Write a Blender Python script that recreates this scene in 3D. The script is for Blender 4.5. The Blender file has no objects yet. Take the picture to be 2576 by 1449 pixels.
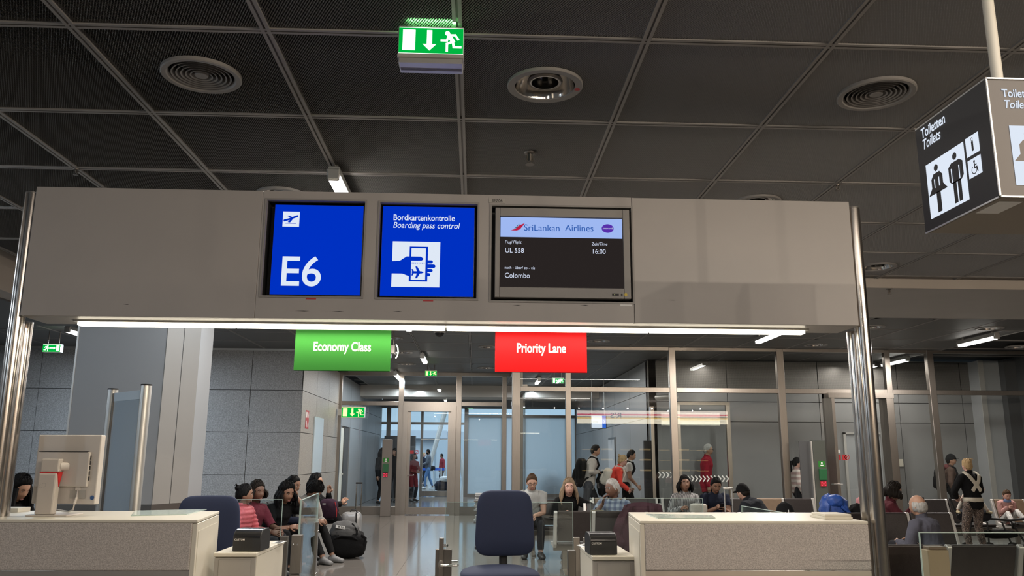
import bpy, math, random
import numpy as np
from mathutils import Vector, Matrix, noise as mnoise

random.seed(7)
SC = bpy.context.scene
COL = SC.collection
RAD = math.radians

# ------------------------------------------------------------------ camera
F_PX, PITCH, ROLL, YAW = 2055.043, 0.20502606, 0.0052575, -0.04298444
IW, IH = 2576.0, 1449.0
CAM = Vector((0.0, 0.0, 1.5))
_right = Vector((math.cos(YAW), math.sin(YAW), 0))
_fwd = Vector((-math.sin(YAW) * math.cos(PITCH), math.cos(YAW) * math.cos(PITCH), math.sin(PITCH)))
_up = _right.cross(_fwd)
CR = _right * math.cos(ROLL) + _up * math.sin(ROLL)
CU = -_right * math.sin(ROLL) + _up * math.cos(ROLL)
cam_data = bpy.data.cameras.new('camera')
cam_data.sensor_width = 36.0
cam_data.lens = 36.0 * F_PX / IW
cam_data.clip_end = 200
cam = bpy.data.objects.new('camera', cam_data)
COL.objects.link(cam)
cam.matrix_world = Matrix(((CR.x, CU.x, -_fwd.x, CAM.x), (CR.y, CU.y, -_fwd.y, CAM.y), (CR.z, CU.z, -_fwd.z, CAM.z), (0, 0, 0, 1)))
SC.camera = cam

# ------------------------------------------------------------------ world, exposure, big lights
SC.view_settings.view_transform = 'Standard'
SC.view_settings.look = 'None'
SC.view_settings.gamma = 1.0
SC.view_settings.use_curve_mapping = False
SC.view_settings.exposure = 0.0
SC.cycles.transparent_max_bounces = 24
SC.cycles.max_bounces = 8
SC.cycles.sample_clamp_indirect = 6.0
W = bpy.data.worlds.new('world')
SC.world = W
W.use_nodes = True
W.node_tree.nodes['Background'].inputs[0].default_value = (0.52, 0.74, 0.95, 1)   # overcast daylight outside the far glazing
W.node_tree.nodes['Background'].inputs[1].default_value = 1.0


def area(name, loc, sx, sy, power, col, rot=(0, 0, 0)):
    l = bpy.data.lights.new(name, 'AREA')
    l.shape = 'RECTANGLE'
    l.size, l.size_y, l.energy, l.color = sx, sy, power, col
    o = bpy.data.objects.new(name, l)
    o.location, o.rotation_euler = loc, rot
    COL.objects.link(o)
    return o


WARM = (1.0, 0.86, 0.70)
NEUT = (1.0, 0.93, 0.86)
COOL = (0.72, 0.86, 1.0)
# unseen fill lights added for gantry and column, warmer and stronger towards the shops


def fill_point(loc, power, col, r=0.03):
    l = bpy.data.lights.new('fill_light', 'POINT')
    l.energy, l.color, l.shadow_soft_size = power, col, r
    o = bpy.data.objects.new('fill_light', l)
    o.location = loc
    COL.objects.link(o)
    return o


for k in range(10):
    fill_point((0.2 + 1.05 * k, -1.2, 3.60), 30 + 18 * k, WARM, 0.02)
for x, y, pw, c in ((-2.6, -5.0, 55, NEUT), (-5.8, -4.5, 90, COOL), (-8.5, 1.0, 120, COOL), (-9.0, 6.0, 90, COOL), (-5.6, 6.2, 42, COOL)):
    fill_point((x, y, 3.2), pw, c)
area('hall_light', (1.5, 1.6, 3.80), 6.0, 0.3, 70, NEUT)
# unseen fill lights added in the corridors behind the glazing
for x, y, ln, pw, c in ((5.4, 18.0, 1.5, 22, NEUT), (8.6, 18.0, 1.5, 22, NEUT), (-2.4, 25.0, 3.0, 60, COOL), (2.4, 19.8, 3.0, 75, NEUT)):
    area('corridor_fill', (x, y, 3.66), 0.12, ln, pw, c)
area('corridor_fill', (-1.8, 25.0, 3.60), 0.12, 4.0, 90, COOL)
area('corridor_fill', (1.8, 25.0, 3.60), 0.12, 4.0, 110, COOL)
area('corridor_fill', (0.2, 30.5, 3.35), 4.0, 0.12, 120, COOL)
area('beam_light', (1.0, 9.0, 3.86), 8.0, 0.10, 90, NEUT)
area('concourse_light', (-2.0, 45.0, 9.0), 30.0, 20.0, 6500, (0.70, 0.86, 1.0))


# ------------------------------------------------------------------ materials
def nt(m):
    m.use_nodes = True
    return m.node_tree.nodes, m.node_tree.links


def pm(name, col, rough=0.5, metal=0.0, var=0.0, scale=12.0, bump=0.0, bscale=60.0, emit=None, estr=0.0, coat=0.0, spec=0.5, stretch=None):
    m = bpy.data.materials.new(name)
    N, L = nt(m)
    b = N['Principled BSDF']
    b.inputs['Base Color'].default_value = (*col, 1)
    b.inputs['Roughness'].default_value = rough
    b.inputs['Metallic'].default_value = metal
    b.inputs['Specular IOR Level'].default_value = spec
    b.inputs['Coat Weight'].default_value = coat
    if var or bump:
        tc = N.new('ShaderNodeTexCoord')
        mp = N.new('ShaderNodeMapping')
        if stretch:
            mp.inputs['Scale'].default_value = stretch
        L.new(tc.outputs['Object'], mp.inputs['Vector'])
    if var:
        n = N.new('ShaderNodeTexNoise')
        n.inputs['Scale'].default_value = scale
        n.inputs['Detail'].default_value = 3
        L.new(mp.outputs[0], n.inputs['Vector'])
        r = N.new('ShaderNodeMapRange')
        r.inputs[1].default_value, r.inputs[2].default_value = 0.25, 0.75
        r.inputs[3].default_value, r.inputs[4].default_value = 1 - var, 1 + var
        L.new(n.outputs[0], r.inputs[0])
        mx = N.new('ShaderNodeMix')
        mx.data_type = 'RGBA'
        mx.blend_type = 'MULTIPLY'
        mx.inputs['Factor'].default_value = 1
        mx.inputs['A'].default_value = (*col, 1)
        L.new(r.outputs[0], mx.inputs['B'])
        L.new(mx.outputs['Result'], b.inputs['Base Color'])
    if bump:
        n2 = N.new('ShaderNodeTexNoise')
        n2.inputs['Scale'].default_value = bscale
        n2.inputs['Detail'].default_value = 3
        L.new(mp.outputs[0], n2.inputs['Vector'])
        bp = N.new('ShaderNodeBump')
        bp.inputs['Strength'].default_value = bump
        bp.inputs['Distance'].default_value = 0.01
        L.new(n2.outputs[0], bp.inputs['Height'])
        L.new(bp.outputs[0], b.inputs['Normal'])
    if emit:
        b.inputs['Emission Color'].default_value = (*emit, 1)
        b.inputs['Emission Strength'].default_value = estr
    return m


def em(name, col, strength):
    m = bpy.data.materials.new(name)
    N, L = nt(m)
    N.clear()
    e = N.new('ShaderNodeEmission')
    e.inputs[0].default_value = (*col, 1)
    e.inputs[1].default_value = strength
    o = N.new('ShaderNodeOutputMaterial')
    L.new(e.outputs[0], o.inputs[0])
    return m


def granite(name, base, dark, light, scale, rough, spread=0.5):
    m = bpy.data.materials.new(name)
    N, L = nt(m)
    b = N['Principled BSDF']
    tc = N.new('ShaderNodeTexCoord')
    n1 = N.new('ShaderNodeTexNoise')
    n1.inputs['Scale'].default_value = scale
    n1.inputs['Detail'].default_value = 4
    n1.inputs['Roughness'].default_value = 0.75
    v = N.new('ShaderNodeTexVoronoi')
    v.inputs['Scale'].default_value = scale * 1.3
    L.new(tc.outputs['Object'], n1.inputs['Vector'])
    L.new(tc.outputs['Object'], v.inputs['Vector'])
    cr = N.new('ShaderNodeValToRGB')
    e = cr.color_ramp.elements
    e[0].position, e[0].color = 0.5 - spread * 0.3, (*dark, 1)
    e[1].position, e[1].color = 0.5 + spread * 0.3, (*light, 1)
    mid = e.new(0.5)
    mid.color = (*base, 1)
    L.new(n1.outputs[0], cr.inputs[0])
    bw = N.new('ShaderNodeMapRange')
    bw.inputs[1].default_value, bw.inputs[2].default_value = 0.05, 0.75
    bw.inputs[3].default_value, bw.inputs[4].default_value = 0.72, 1.18
    L.new(v.outputs['Distance'], bw.inputs[0])
    mx = N.new('ShaderNodeMix')
    mx.data_type = 'RGBA'
    mx.blend_type = 'MULTIPLY'
    mx.inputs['Factor'].default_value = 1.0
    L.new(cr.outputs[0], mx.inputs['A'])
    L.new(bw.outputs[0], mx.inputs['B'])
    L.new(mx.outputs['Result'], b.inputs['Base Color'])
    b.inputs['Roughness'].default_value = rough
    return m


def glass(name, tint=(0.95, 0.97, 0.97), base=0.045, graze=0.55, rough=0.0):
    m = bpy.data.materials.new(name)
    N, L = nt(m)
    N.clear()
    t = N.new('ShaderNodeBsdfTransparent')
    t.inputs[0].default_value = (*tint, 1)
    g = N.new('ShaderNodeBsdfGlossy')
    g.inputs['Roughness'].default_value = rough
    lw = N.new('ShaderNodeLayerWeight')
    lw.inputs['Blend'].default_value = 0.5
    p = N.new('ShaderNodeMath')
    p.operation = 'POWER'
    p.inputs[1].default_value = 4.0
    L.new(lw.outputs['Facing'], p.inputs[0])
    a = N.new('ShaderNodeMath')
    a.operation = 'MULTIPLY_ADD'
    a.inputs[1].default_value = graze
    a.inputs[2].default_value = base
    L.new(p.outputs[0], a.inputs[0])
    mx = N.new('ShaderNodeMixShader')
    L.new(a.outputs[0], mx.inputs[0])
    L.new(t.outputs[0], mx.inputs[1])
    L.new(g.outputs[0], mx.inputs[2])
    o = N.new('ShaderNodeOutputMaterial')
    L.new(mx.outputs[0], o.inputs[0])
    return m


def frosted(name, col):
    m = bpy.data.materials.new(name)
    N, L = nt(m)
    N.clear()
    t = N.new('ShaderNodeBsdfTranslucent')
    t.inputs[0].default_value = (*col, 1)
    d = N.new('ShaderNodeBsdfPrincipled')
    d.inputs['Base Color'].default_value = (*col, 1)
    d.inputs['Roughness'].default_value = 0.25
    mx = N.new('ShaderNodeMixShader')
    mx.inputs[0].default_value = 0.3
    L.new(t.outputs[0], mx.inputs[1])
    L.new(d.outputs[0], mx.inputs[2])
    o = N.new('ShaderNodeOutputMaterial')
    L.new(mx.outputs[0], o.inputs[0])
    return m


def perforated(name, col, scale):
    m = pm(name, col, 0.45, 0.6)
    N, L = nt(m)
    b = N['Principled BSDF']
    tc = N.new('ShaderNodeTexCoord')
    v = N.new('ShaderNodeTexVoronoi')
    v.inputs['Scale'].default_value = scale
    v.inputs['Randomness'].default_value = 0.0
    L.new(tc.outputs['Object'], v.inputs['Vector'])
    cr = N.new('ShaderNodeValToRGB')
    cr.color_ramp.elements[0].position = 0.32
    cr.color_ramp.elements[0].color = (*(c * 0.25 for c in col), 1)
    cr.color_ramp.elements[1].position = 0.42
    cr.color_ramp.elements[1].color = (*col, 1)
    L.new(v.outputs['Distance'], cr.inputs[0])
    L.new(cr.outputs[0], b.inputs['Base Color'])
    return m


def plaid(name, a, c, d, sc=18.0):
    """woven check: two crossing stripe sets over a pale ground"""
    m = bpy.data.materials.new(name)
    N, L = nt(m)
    b = N['Principled BSDF']
    b.inputs['Roughness'].default_value = 0.9
    tc = N.new('ShaderNodeTexCoord')
    prev = None
    for i, dr in enumerate(('X', 'Z')):
        w = N.new('ShaderNodeTexWave')
        w.bands_direction = dr
        w.inputs['Scale'].default_value = sc / 6.0
        w.inputs['Distortion'].default_value = 0.6
        L.new(tc.outputs['Object'], w.inputs['Vector'])
        cr = N.new('ShaderNodeValToRGB')
        cr.color_ramp.elements[0].position, cr.color_ramp.elements[1].position = 0.35, 0.65
        cr.color_ramp.elements[0].color = (*(c if i else d), 1)
        cr.color_ramp.elements[1].color = (*a, 1)
        L.new(w.outputs[0], cr.inputs[0])
        if prev is None:
            prev = cr
        else:
            mx = N.new('ShaderNodeMix')
            mx.data_type = 'RGBA'
            mx.blend_type = 'MULTIPLY'
            mx.inputs['Factor'].default_value = 0.9
            L.new(prev.outputs[0], mx.inputs['A'])
            L.new(cr.outputs[0], mx.inputs['B'])
            L.new(mx.outputs['Result'], b.inputs['Base Color'])
    return m


def striped(name, a, c, scale, direction='X', sharp=0.1, dist=0.0):
    m = bpy.data.materials.new(name)
    N, L = nt(m)
    b = N['Principled BSDF']
    b.inputs['Roughness'].default_value = 0.9
    tc = N.new('ShaderNodeTexCoord')
    w = N.new('ShaderNodeTexWave')
    w.bands_direction = direction
    w.inputs['Scale'].default_value = scale
    w.inputs['Distortion'].default_value = dist
    L.new(tc.outputs['Object'], w.inputs['Vector'])
    cr = N.new('ShaderNodeValToRGB')
    cr.color_ramp.elements[0].position, cr.color_ramp.elements[1].position = 0.5 - sharp, 0.5 + sharp
    cr.color_ramp.elements[0].color = (*a, 1)
    cr.color_ramp.elements[1].color = (*c, 1)
    L.new(w.outputs[0], cr.inputs[0])
    L.new(cr.outputs[0], b.inputs['Base Color'])
    return m


def spotted(name, a, c, d, scale):
    m = bpy.data.materials.new(name)
    N, L = nt(m)
    b = N['Principled BSDF']
    b.inputs['Roughness'].default_value = 0.9
    tc = N.new('ShaderNodeTexCoord')
    v = N.new('ShaderNodeTexVoronoi')
    v.inputs['Scale'].default_value = scale
    L.new(tc.outputs['Object'], v.inputs['Vector'])
    cr = N.new('ShaderNodeValToRGB')
    e = cr.color_ramp.elements
    e[0].position, e[0].color = 0.22, (*d, 1)
    e[1].position, e[1].color = 0.62, (*a, 1)
    k = e.new(0.34)
    k.color = (*c, 1)
    k2 = e.new(0.52)
    k2.color = (*c, 1)
    L.new(v.outputs['Distance'], cr.inputs[0])
    L.new(cr.outputs[0], b.inputs['Base Color'])
    return m


M = {}
M['mesh'] = pm('expanded_metal_grey', (0.31, 0.30, 0.288), 0.5, 0.1)
M['void'] = pm('plenum_black', (0.004, 0.004, 0.004), 0.9)
M['rail'] = pm('ceiling_rail_grey', (0.26, 0.245, 0.23), 0.5, 0.1)
M['farpanel'] = pm('ceiling_panel_grey', (0.10, 0.098, 0.096), 0.5, 0.0, 0.1, 300, 0.3, 400)
M['soffit'] = pm('soffit_shaded', (0.42, 0.40, 0.37), 0.7, 0, 0.03, 2)  # shade of the downward face put into the grey
M['bulk'] = pm('bulkhead_warm_lit', (0.50, 0.44, 0.38), 0.7, 0, 0.03, 2)  # warm light on the bulkhead faces put into the beige
M['granite_wall'] = granite('granite_wall_tile', (0.28, 0.278, 0.275), (0.18, 0.178, 0.176), (0.36, 0.358, 0.355), 34, 0.5, 0.9)
M['granite_warm_lit'] = granite('granite_warm_lit_tile', (0.30, 0.28, 0.25), (0.24, 0.22, 0.19), (0.35, 0.33, 0.30), 34, 0.5, 0.9)  # same stone as the wall, warm light mixed into its colour
M['granite_counter'] = granite('granite_counter', (0.43, 0.39, 0.36), (0.25, 0.225, 0.205), (0.56, 0.52, 0.485), 135, 0.55, 0.85)
M['joint'] = pm('joint_dark', (0.03, 0.03, 0.032), 0.8)
M['floor'] = granite('floor_stone', (0.17, 0.155, 0.14), (0.11, 0.10, 0.09), (0.24, 0.22, 0.20), 60, 0.10, 0.8)
M['steel'] = pm('brushed_steel', (0.35, 0.315, 0.28), 0.33, 1.0, 0.08, 6, 0.04, 30, stretch=(30, 30, 1))
M['steel_counter'] = pm('counter_steel', (0.60, 0.54, 0.47), 0.42, 0.9, 0.05, 6)
M['steel_dark'] = pm('dark_steel', (0.22, 0.20, 0.18), 0.4, 1.0)
M['chrome'] = pm('chrome', (0.72, 0.70, 0.67), 0.12, 1.0)
M['post'] = pm('polished_post', (0.50, 0.46, 0.42), 0.20, 1.0, 0.05, 5, 0.02, 30, stretch=(20, 20, 0.3))
M['alu'] = pm('satin_aluminium', (0.66, 0.65, 0.62), 0.38, 0.85)
M['white_alu'] = pm('white_metal', (0.50, 0.48, 0.45), 0.4, 0.4)
M['gantry'] = pm('gantry_grey_paint', (0.34, 0.315, 0.295), 0.42, 0.0, 0.03, 3)
M['gantry_dark'] = pm('gantry_frame_grey', (0.24, 0.225, 0.21), 0.45)
M['black'] = pm('black_matt', (0.012, 0.012, 0.013), 0.6)
M['black_gloss'] = pm('black_gloss', (0.010, 0.010, 0.012), 0.25)
M['black_plastic'] = pm('black_plastic', (0.018, 0.018, 0.019), 0.38, 0, 0, 1, 0.08, 500)
M['cream'] = pm('cream_laminate', (0.62, 0.58, 0.49), 0.4, 0, 0.02, 3)
M['cream_edge'] = pm('grey_laminate', (0.36, 0.34, 0.31), 0.4, 0, 0.02, 3)
M['white'] = pm('white_paint', (0.70, 0.69, 0.66), 0.5)
M['monitor'] = pm('monitor_plastic', (0.50, 0.46, 0.42), 0.45, 0, 0.02, 5)
M['red'] = pm('red_plastic', (0.55, 0.02, 0.02), 0.45)
M['glass'] = glass('clear_glass')
M['glass_gate'] = glass('gate_glass', (0.88, 0.93, 0.93), 0.05, 0.5)
M['glass_edge'] = pm('glass_edge_green', (0.42, 0.52, 0.48), 0.15)
M['frost'] = frosted('frosted_blue_glass', (0.62, 0.66, 0.68))
M['column'] = pm('column_grey_paint', (0.30, 0.305, 0.31), 0.5, 0, 0.02, 2)
M['column_warm_lit'] = pm('column_warm_lit_tone', (0.25, 0.235, 0.215), 0.5, 0, 0.02, 2)  # warm light on the column's chamfer put into this colour
M['grey_panel'] = pm('grey_wall_panel', (0.205, 0.203, 0.20), 0.45, 0, 0.02, 2)
M['grey_dark'] = pm('dark_wall_panel', (0.055, 0.056, 0.058), 0.5)
M['perf'] = perforated('perforated_metal', (0.22, 0.205, 0.19), 48)
M['navy'] = pm('navy_fabric', (0.014, 0.022, 0.058), 0.85, 0, 0.08, 250, 0.1, 700)
M['leather'] = pm('black_leather', (0.022, 0.017, 0.016), 0.42, 0, 0.15, 20, 0.15, 120)
M['tan'] = pm('brown_laminate', (0.17, 0.115, 0.075), 0.45, 0, 0.08, 15)
M['em_lamp'] = em('lamp_tube_glow', (1.0, 0.95, 0.88), 9.0)
M['em_strip'] = em('light_strip_glow', (1.0, 0.90, 0.70), 7.0)
M['em_blue'] = em('blue_sign_glow', (0.0, 0.032, 0.56), 0.95)
M['em_white'] = em('white_sign_glow', (0.80, 0.88, 1.0), 0.92)
M['em_text'] = em('screen_text_glow', (0.75, 0.82, 1.0), 0.9)
M['em_band'] = em('screen_band_glow', (0.36, 0.50, 0.92), 0.95)
M['em_screen'] = em('screen_black_glow', (0.024, 0.019, 0.018), 0.9)
M['em_purple'] = em('screen_purple_glow', (0.10, 0.03, 0.42), 0.95)
M['em_navy'] = em('screen_navy_glow', (0.02, 0.10, 0.42), 0.95)
M['em_red'] = em('screen_red_glow', (0.52, 0.015, 0.06), 0.9)
M['em_green2'] = em('screen_green_glow', (0.02, 0.16, 0.15), 0.9)
M['em_exit'] = em('exit_green_glow', (0.0, 0.42, 0.05), 1.1)
M['em_exit_w'] = em('exit_white_glow', (0.86, 1.0, 0.80), 2.3)
M['em_exit_y'] = em('exit_yellow_glow', (0.95, 0.95, 0.42), 1.3)
M['ink'] = pm('black_ink', (0.015, 0.013, 0.013), 0.7)
M['paper'] = pm('paper_white', (0.72, 0.72, 0.70), 0.8)
M['toilet'] = pm('dark_sign_panel', (0.032, 0.030, 0.030), 0.5)
M['toilet_front'] = pm('brown_sign_panel', (0.115, 0.100, 0.088), 0.5)
M['sign_under'] = pm('sign_underside', (0.26, 0.23, 0.19), 0.6)
M['econ'] = pm('green_sign', (0.030, 0.185, 0.030), 0.7, spec=.15)
M['prio'] = pm('red_sign', (0.56, 0.007, 0.010), 0.7, spec=.12)
M['white_print'] = pm('white_lettering', (0.85, 0.82, 0.78), 0.5)
M['sticker_red'] = pm('red_sticker', (0.40, 0.02, 0.025), 0.5)
M['green_box'] = pm('green_call_box', (0.015, 0.10, 0.035), 0.4)
M['em_led'] = em('red_led_glow', (1.0, 0.05, 0.15), 1.2)
M['yellow'] = pm('yellow_dot', (0.62, 0.45, 0.05), 0.5)
M['silver'] = pm('silver_suitcase', (0.30, 0.30, 0.30), 0.35, 0.4, 0, 1, 0.12, 60)


# ------------------------------------------------------------------ helpers
def ray(px, py):
    return _fwd + CR * ((px - IW / 2) / F_PX) - CU * ((py - IH / 2) / F_PX)


def at(px, py, Y):
    """the point at depth Y (metres in front of the camera) seen at a photograph pixel"""
    d = ray(px, py)
    return CAM + d * (Y / d.y)


def atz(px, py, z):
    d = ray(px, py)
    return CAM + d * ((z - CAM.z) / d.z)


def rect(x0, y0, x1, y1, Y):
    """photograph rectangle -> world x0, x1, z0, z1 on the plane at depth Y"""
    mx, my = (x0 + x1) / 2, (y0 + y1) / 2
    return at(x0, my, Y).x, at(x1, my, Y).x, at(mx, y1, Y).z, at(mx, y0, Y).z


ROOT = {}      # object name -> world matrix of the frame its mesh is written in


class MB:
    """collects shapes in world coordinates; build() links them as ONE mesh object"""

    def __init__(s):
        s.v, s.f = [], []

    def add(s, verts, faces):
        n = len(s.v)
        s.v += [tuple(p) for p in verts]
        s.f += [tuple(i + n for i in q) for q in faces]
        return s

    def box(s, x0, x1, y0, y1, z0, z1):
        v = [(x, y, z) for x in (x0, x1) for y in (y0, y1) for z in (z0, z1)]
        return s.add(v, [(0, 1, 3, 2), (4, 6, 7, 5), (0, 4, 5, 1), (2, 3, 7, 6), (0, 2, 6, 4), (1, 5, 7, 3)])

    def obox(s, c, sx, sy, sz, rot=0.0, tilt=0.0):
        m = Matrix.Rotation(rot, 3, 'Z') @ Matrix.Rotation(tilt, 3, 'X')
        c = Vector(c)
        v = [c + m @ Vector((x * sx / 2, y * sy / 2, z * sz / 2)) for x in (-1, 1) for y in (-1, 1) for z in (-1, 1)]
        return s.add(v, [(0, 1, 3, 2), (4, 6, 7, 5), (0, 4, 5, 1), (2, 3, 7, 6), (0, 2, 6, 4), (1, 5, 7, 3)])

    def prism(s, poly, a0, a1, axis='y'):
        """polygon in the other two axes (order x,y,z without axis), extruded along axis from a0 to a1"""
        def P(u, w, a):
            return (u, a, w) if axis == 'y' else (a, u, w) if axis == 'x' else (u, w, a)
        n = len(poly)
        v = [P(u, w, a0) for u, w in poly] + [P(u, w, a1) for u, w in poly]
        f = [tuple(range(n)), tuple(range(2 * n - 1, n - 1, -1))]
        f += [(i, i + n, (i + 1) % n + n, (i + 1) % n) for i in range(n)]
        return s.add(v, f)

    def tube(s, pts, r, n=10, caps=True, flat=None):
        """swept round tube; r a number or one per point (or (a,b) pairs); flat = hint vector for the first radius"""
        pts = [Vector(p) for p in pts]
        k = len(pts)
        rs = r if isinstance(r, (list, tuple)) and len(r) == k else [r] * k
        rings = []
        ref = Vector(flat) if flat is not None else None
        for i, p in enumerate(pts):
            t = (pts[min(i + 1, k - 1)] - pts[max(i - 1, 0)])
            if t.length < 1e-9:
                t = Vector((0, 0, 1))
            t.normalize()
            h = ref if ref is not None else (Vector((0, 0, 1)) if abs(t.z) < 0.9 else Vector((1, 0, 0)))
            u = h - t * h.dot(t)
            if u.length < 1e-6:
                u = t.orthogonal()
            u.normalize()
            if ref is None:
                ref = u
            else:
                ref = ref if flat is not None else u
            w = t.cross(u)
            ra, rb = rs[i] if isinstance(rs[i], (tuple, list)) else (rs[i], rs[i])
            rings.append([p + u * (ra * math.cos(2 * math.pi * j / n)) + w * (rb * math.sin(2 * math.pi * j / n)) for j in range(n)])
        v = [q for ring in rings for q in ring]
        f = []
        for i in range(k - 1):
            for j in range(n):
                a, b = i * n + j, i * n + (j + 1) % n
                f.append((a, b, b + n, a + n))
        if caps:
            f.append(tuple(range(n - 1, -1, -1)))
            f.append(tuple(range((k - 1) * n, k * n)))
        return s.add(v, f)

    def lathe(s, c, prof, n=32, closed=False):
        """profile of (radius, z) turned about the vertical through c"""
        c = Vector(c)
        k = len(prof)
        v = [(c.x + r * math.cos(2 * math.pi * j / n), c.y + r * math.sin(2 * math.pi * j / n), c.z + z) for r, z in prof for j in range(n)]
        f = []
        for i in range(k if closed else k - 1):
            for j in range(n):
                a, b = i * n + j, i * n + (j + 1) % n
                i2 = ((i + 1) % k) * n
                f.append((a, b, i2 + (j + 1) % n, i2 + j))
        return s.add(v, f)

    def ell(s, c, r, rot=None, nu=14, nv=10, fn=None):
        c = Vector(c)
        rot = rot or Matrix.Identity(3)
        v, f = [], []
        for i in range(nv + 1):
            th = math.pi * i / nv
            for j in range(nu):
                ph = 2 * math.pi * j / nu
                d = Vector((math.sin(th) * math.cos(ph), math.sin(th) * math.sin(ph), math.cos(th)))
                k = fn(d) if fn else 1.0
                v.append(c + rot @ Vector((d.x * r[0] * k, d.y * r[1] * k, d.z * r[2] * k)))
        for i in range(nv):
            for j in range(nu):
                a, b = i * nu + j, i * nu + (j + 1) % nu
                f.append((a, a + nu, b + nu, b))
        return s.add(v, f)

    def build(s, name, mat, parent=None, smooth=False, bevel=0.0, segs=2, angle=40, world=True):
        me = bpy.data.meshes.new(name)
        vs = s.v
        mx = None
        if parent is not None and world:
            mx = ROOT.get(parent.name)
            if mx is not None:
                inv = mx.inverted()
                vs = [inv @ Vector(p) for p in vs]
        me.from_pydata([tuple(p) for p in vs], [], s.f)
        me.materials.append(mat)
        if smooth:
            me.shade_smooth()
            me.set_sharp_from_angle(angle=RAD(angle))
        o = bpy.data.objects.new(name, me)
        COL.objects.link(o)
        if parent is not None:
            o.parent = parent
            if mx is not None:
                ROOT[o.name] = mx
        if bevel:
            b = o.modifiers.new('bevel', 'BEVEL')
            b.width, b.segments, b.limit_method, b.angle_limit = bevel, segs, 'ANGLE', RAD(35)
        return o


def tag(o, label=None, cat=None, group=None, kind=None):
    if label: o['label'] = label
    if cat: o['category'] = cat
    if group: o['group'] = group
    if kind: o['kind'] = kind
    return o


def thing(name, label, cat, loc, rotz=0.0, group=None, kind=None):
    o = bpy.data.objects.new(name, None)
    o.empty_display_size = 0.1
    o.location, o.rotation_euler = loc, (0, 0, rotz)
    COL.objects.link(o)
    ROOT[o.name] = Matrix.Translation(Vector(loc)) @ Matrix.Rotation(rotz, 4, 'Z')
    return tag(o, label, cat, group, kind)


def struct(name, mb, mat, smooth=False):
    return tag(mb.build(name, mat, None, smooth), kind='structure')


def children(o):
    return [c for c in COL.objects if c.parent == o]


def dup(root, loc, rotz=None, label=None, kids=None):
    r = root.copy()
    COL.objects.link(r)
    r.location = loc
    if rotz is not None:
        r.rotation_euler = (0, 0, rotz)
    if label: r['label'] = label
    for ch in (kids if kids is not None else children(root)):
        c = ch.copy()
        COL.objects.link(c)
        c.parent = r
        for g in children(ch):
            d = g.copy()
            COL.objects.link(d)
            d.parent = c
    return r


def text(body, size, origin, xdir, parent, mat, sx=1.0, shear=0.0, weight=0.0, align='LEFT', name='lettering', updir=(0, 0, 1), label=None, depth=0.0):
    cu = bpy.data.curves.new('text', 'FONT')
    cu.body, cu.size, cu.shear, cu.offset, cu.align_x = body, size, shear, weight * size * .6, align
    cu.resolution_u = 8
    cu.extrude = depth
    to = bpy.data.objects.new('text', cu)
    COL.objects.link(to)
    dg = bpy.context.evaluated_depsgraph_get()
    me = bpy.data.meshes.new_from_object(to.evaluated_get(dg))
    bpy.data.objects.remove(to)
    X, U = Vector(xdir).normalized(), Vector(updir).normalized()
    Nn = X.cross(U)
    mw = Matrix(((X.x * sx, U.x, Nn.x, origin[0]), (X.y * sx, U.y, Nn.y, origin[1]), (X.z * sx, U.z, Nn.z, origin[2]), (0, 0, 0, 1)))
    mx = ROOT.get(parent.name) if parent is not None else None
    me.transform((mx.inverted() if mx is not None else Matrix.Identity(4)) @ mw)
    me.materials.clear()
    me.materials.append(mat)
    me.name = name
    o = bpy.data.objects.new(name, me)
    COL.objects.link(o)
    if parent is not None:
        o.parent = parent
        ROOT[o.name] = mx
    if label: o['label'] = label
    return o


class Flat:
    """flat print on a face: 2-D outlines in (u, w) on a frame (origin, xdir, up)"""

    def __init__(s, origin, xdir=(1, 0, 0), up=(0, 0, 1), off=0.001):
        s.o, s.x, s.u = Vector(origin), Vector(xdir), Vector(up)
        s.n = s.x.cross(s.u)
        s.off = off
        s.mb = MB()

    def P(s, u, w, k=1.0):
        return s.o + s.x * u + s.u * w + s.n * (s.off * k)

    def poly(s, pts, k=1.0):
        s.mb.add([s.P(u, w, k) for u, w in pts], [tuple(range(len(pts)))])
        return s

    def rect(s, u0, w0, u1, w1, k=1.0):
        return s.poly([(u0, w0), (u1, w0), (u1, w1), (u0, w1)], k)

    def disc(s, u, w, r, n=20, k=1.0, ry=None):
        return s.poly([(u + r * math.cos(2 * math.pi * i / n), w + (ry or r) * math.sin(2 * math.pi * i / n)) for i in range(n)], k)

    def ring(s, u, w, r0, r1, n=24, k=1.0, a0=0.0, a1=360.0):
        for i in range(n):
            t0, t1 = RAD(a0 + (a1 - a0) * i / n), RAD(a0 + (a1 - a0) * (i + 1) / n)
            s.poly([(u + r0 * math.cos(t0), w + r0 * math.sin(t0)), (u + r1 * math.cos(t0), w + r1 * math.sin(t0)), (u + r1 * math.cos(t1), w + r1 * math.sin(t1)), (u + r0 * math.cos(t1), w + r0 * math.sin(t1))], k)
        return s

    def line(s, pts, wd, k=1.0):
        """thick polyline with square joints"""
        for i, ((a, b), (c, d)) in enumerate(zip(pts, pts[1:])):
            kk = k + .25 * i
            L = math.hypot(c - a, d - b) or 1
            tx, ty = (c - a) / L * wd / 2, (d - b) / L * wd / 2
            s.poly([(a - tx * .8 + ty, b - ty * .8 - tx), (c + tx * .8 + ty, d + ty * .8 - tx), (c + tx * .8 - ty, d + ty * .8 + tx), (a - tx * .8 - ty, b - ty * .8 + tx)], kk)
        return s

    def build(s, name, mat, parent, label=None):
        o = s.mb.build(name, mat, parent)
        if label: o['label'] = label
        return o


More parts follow.
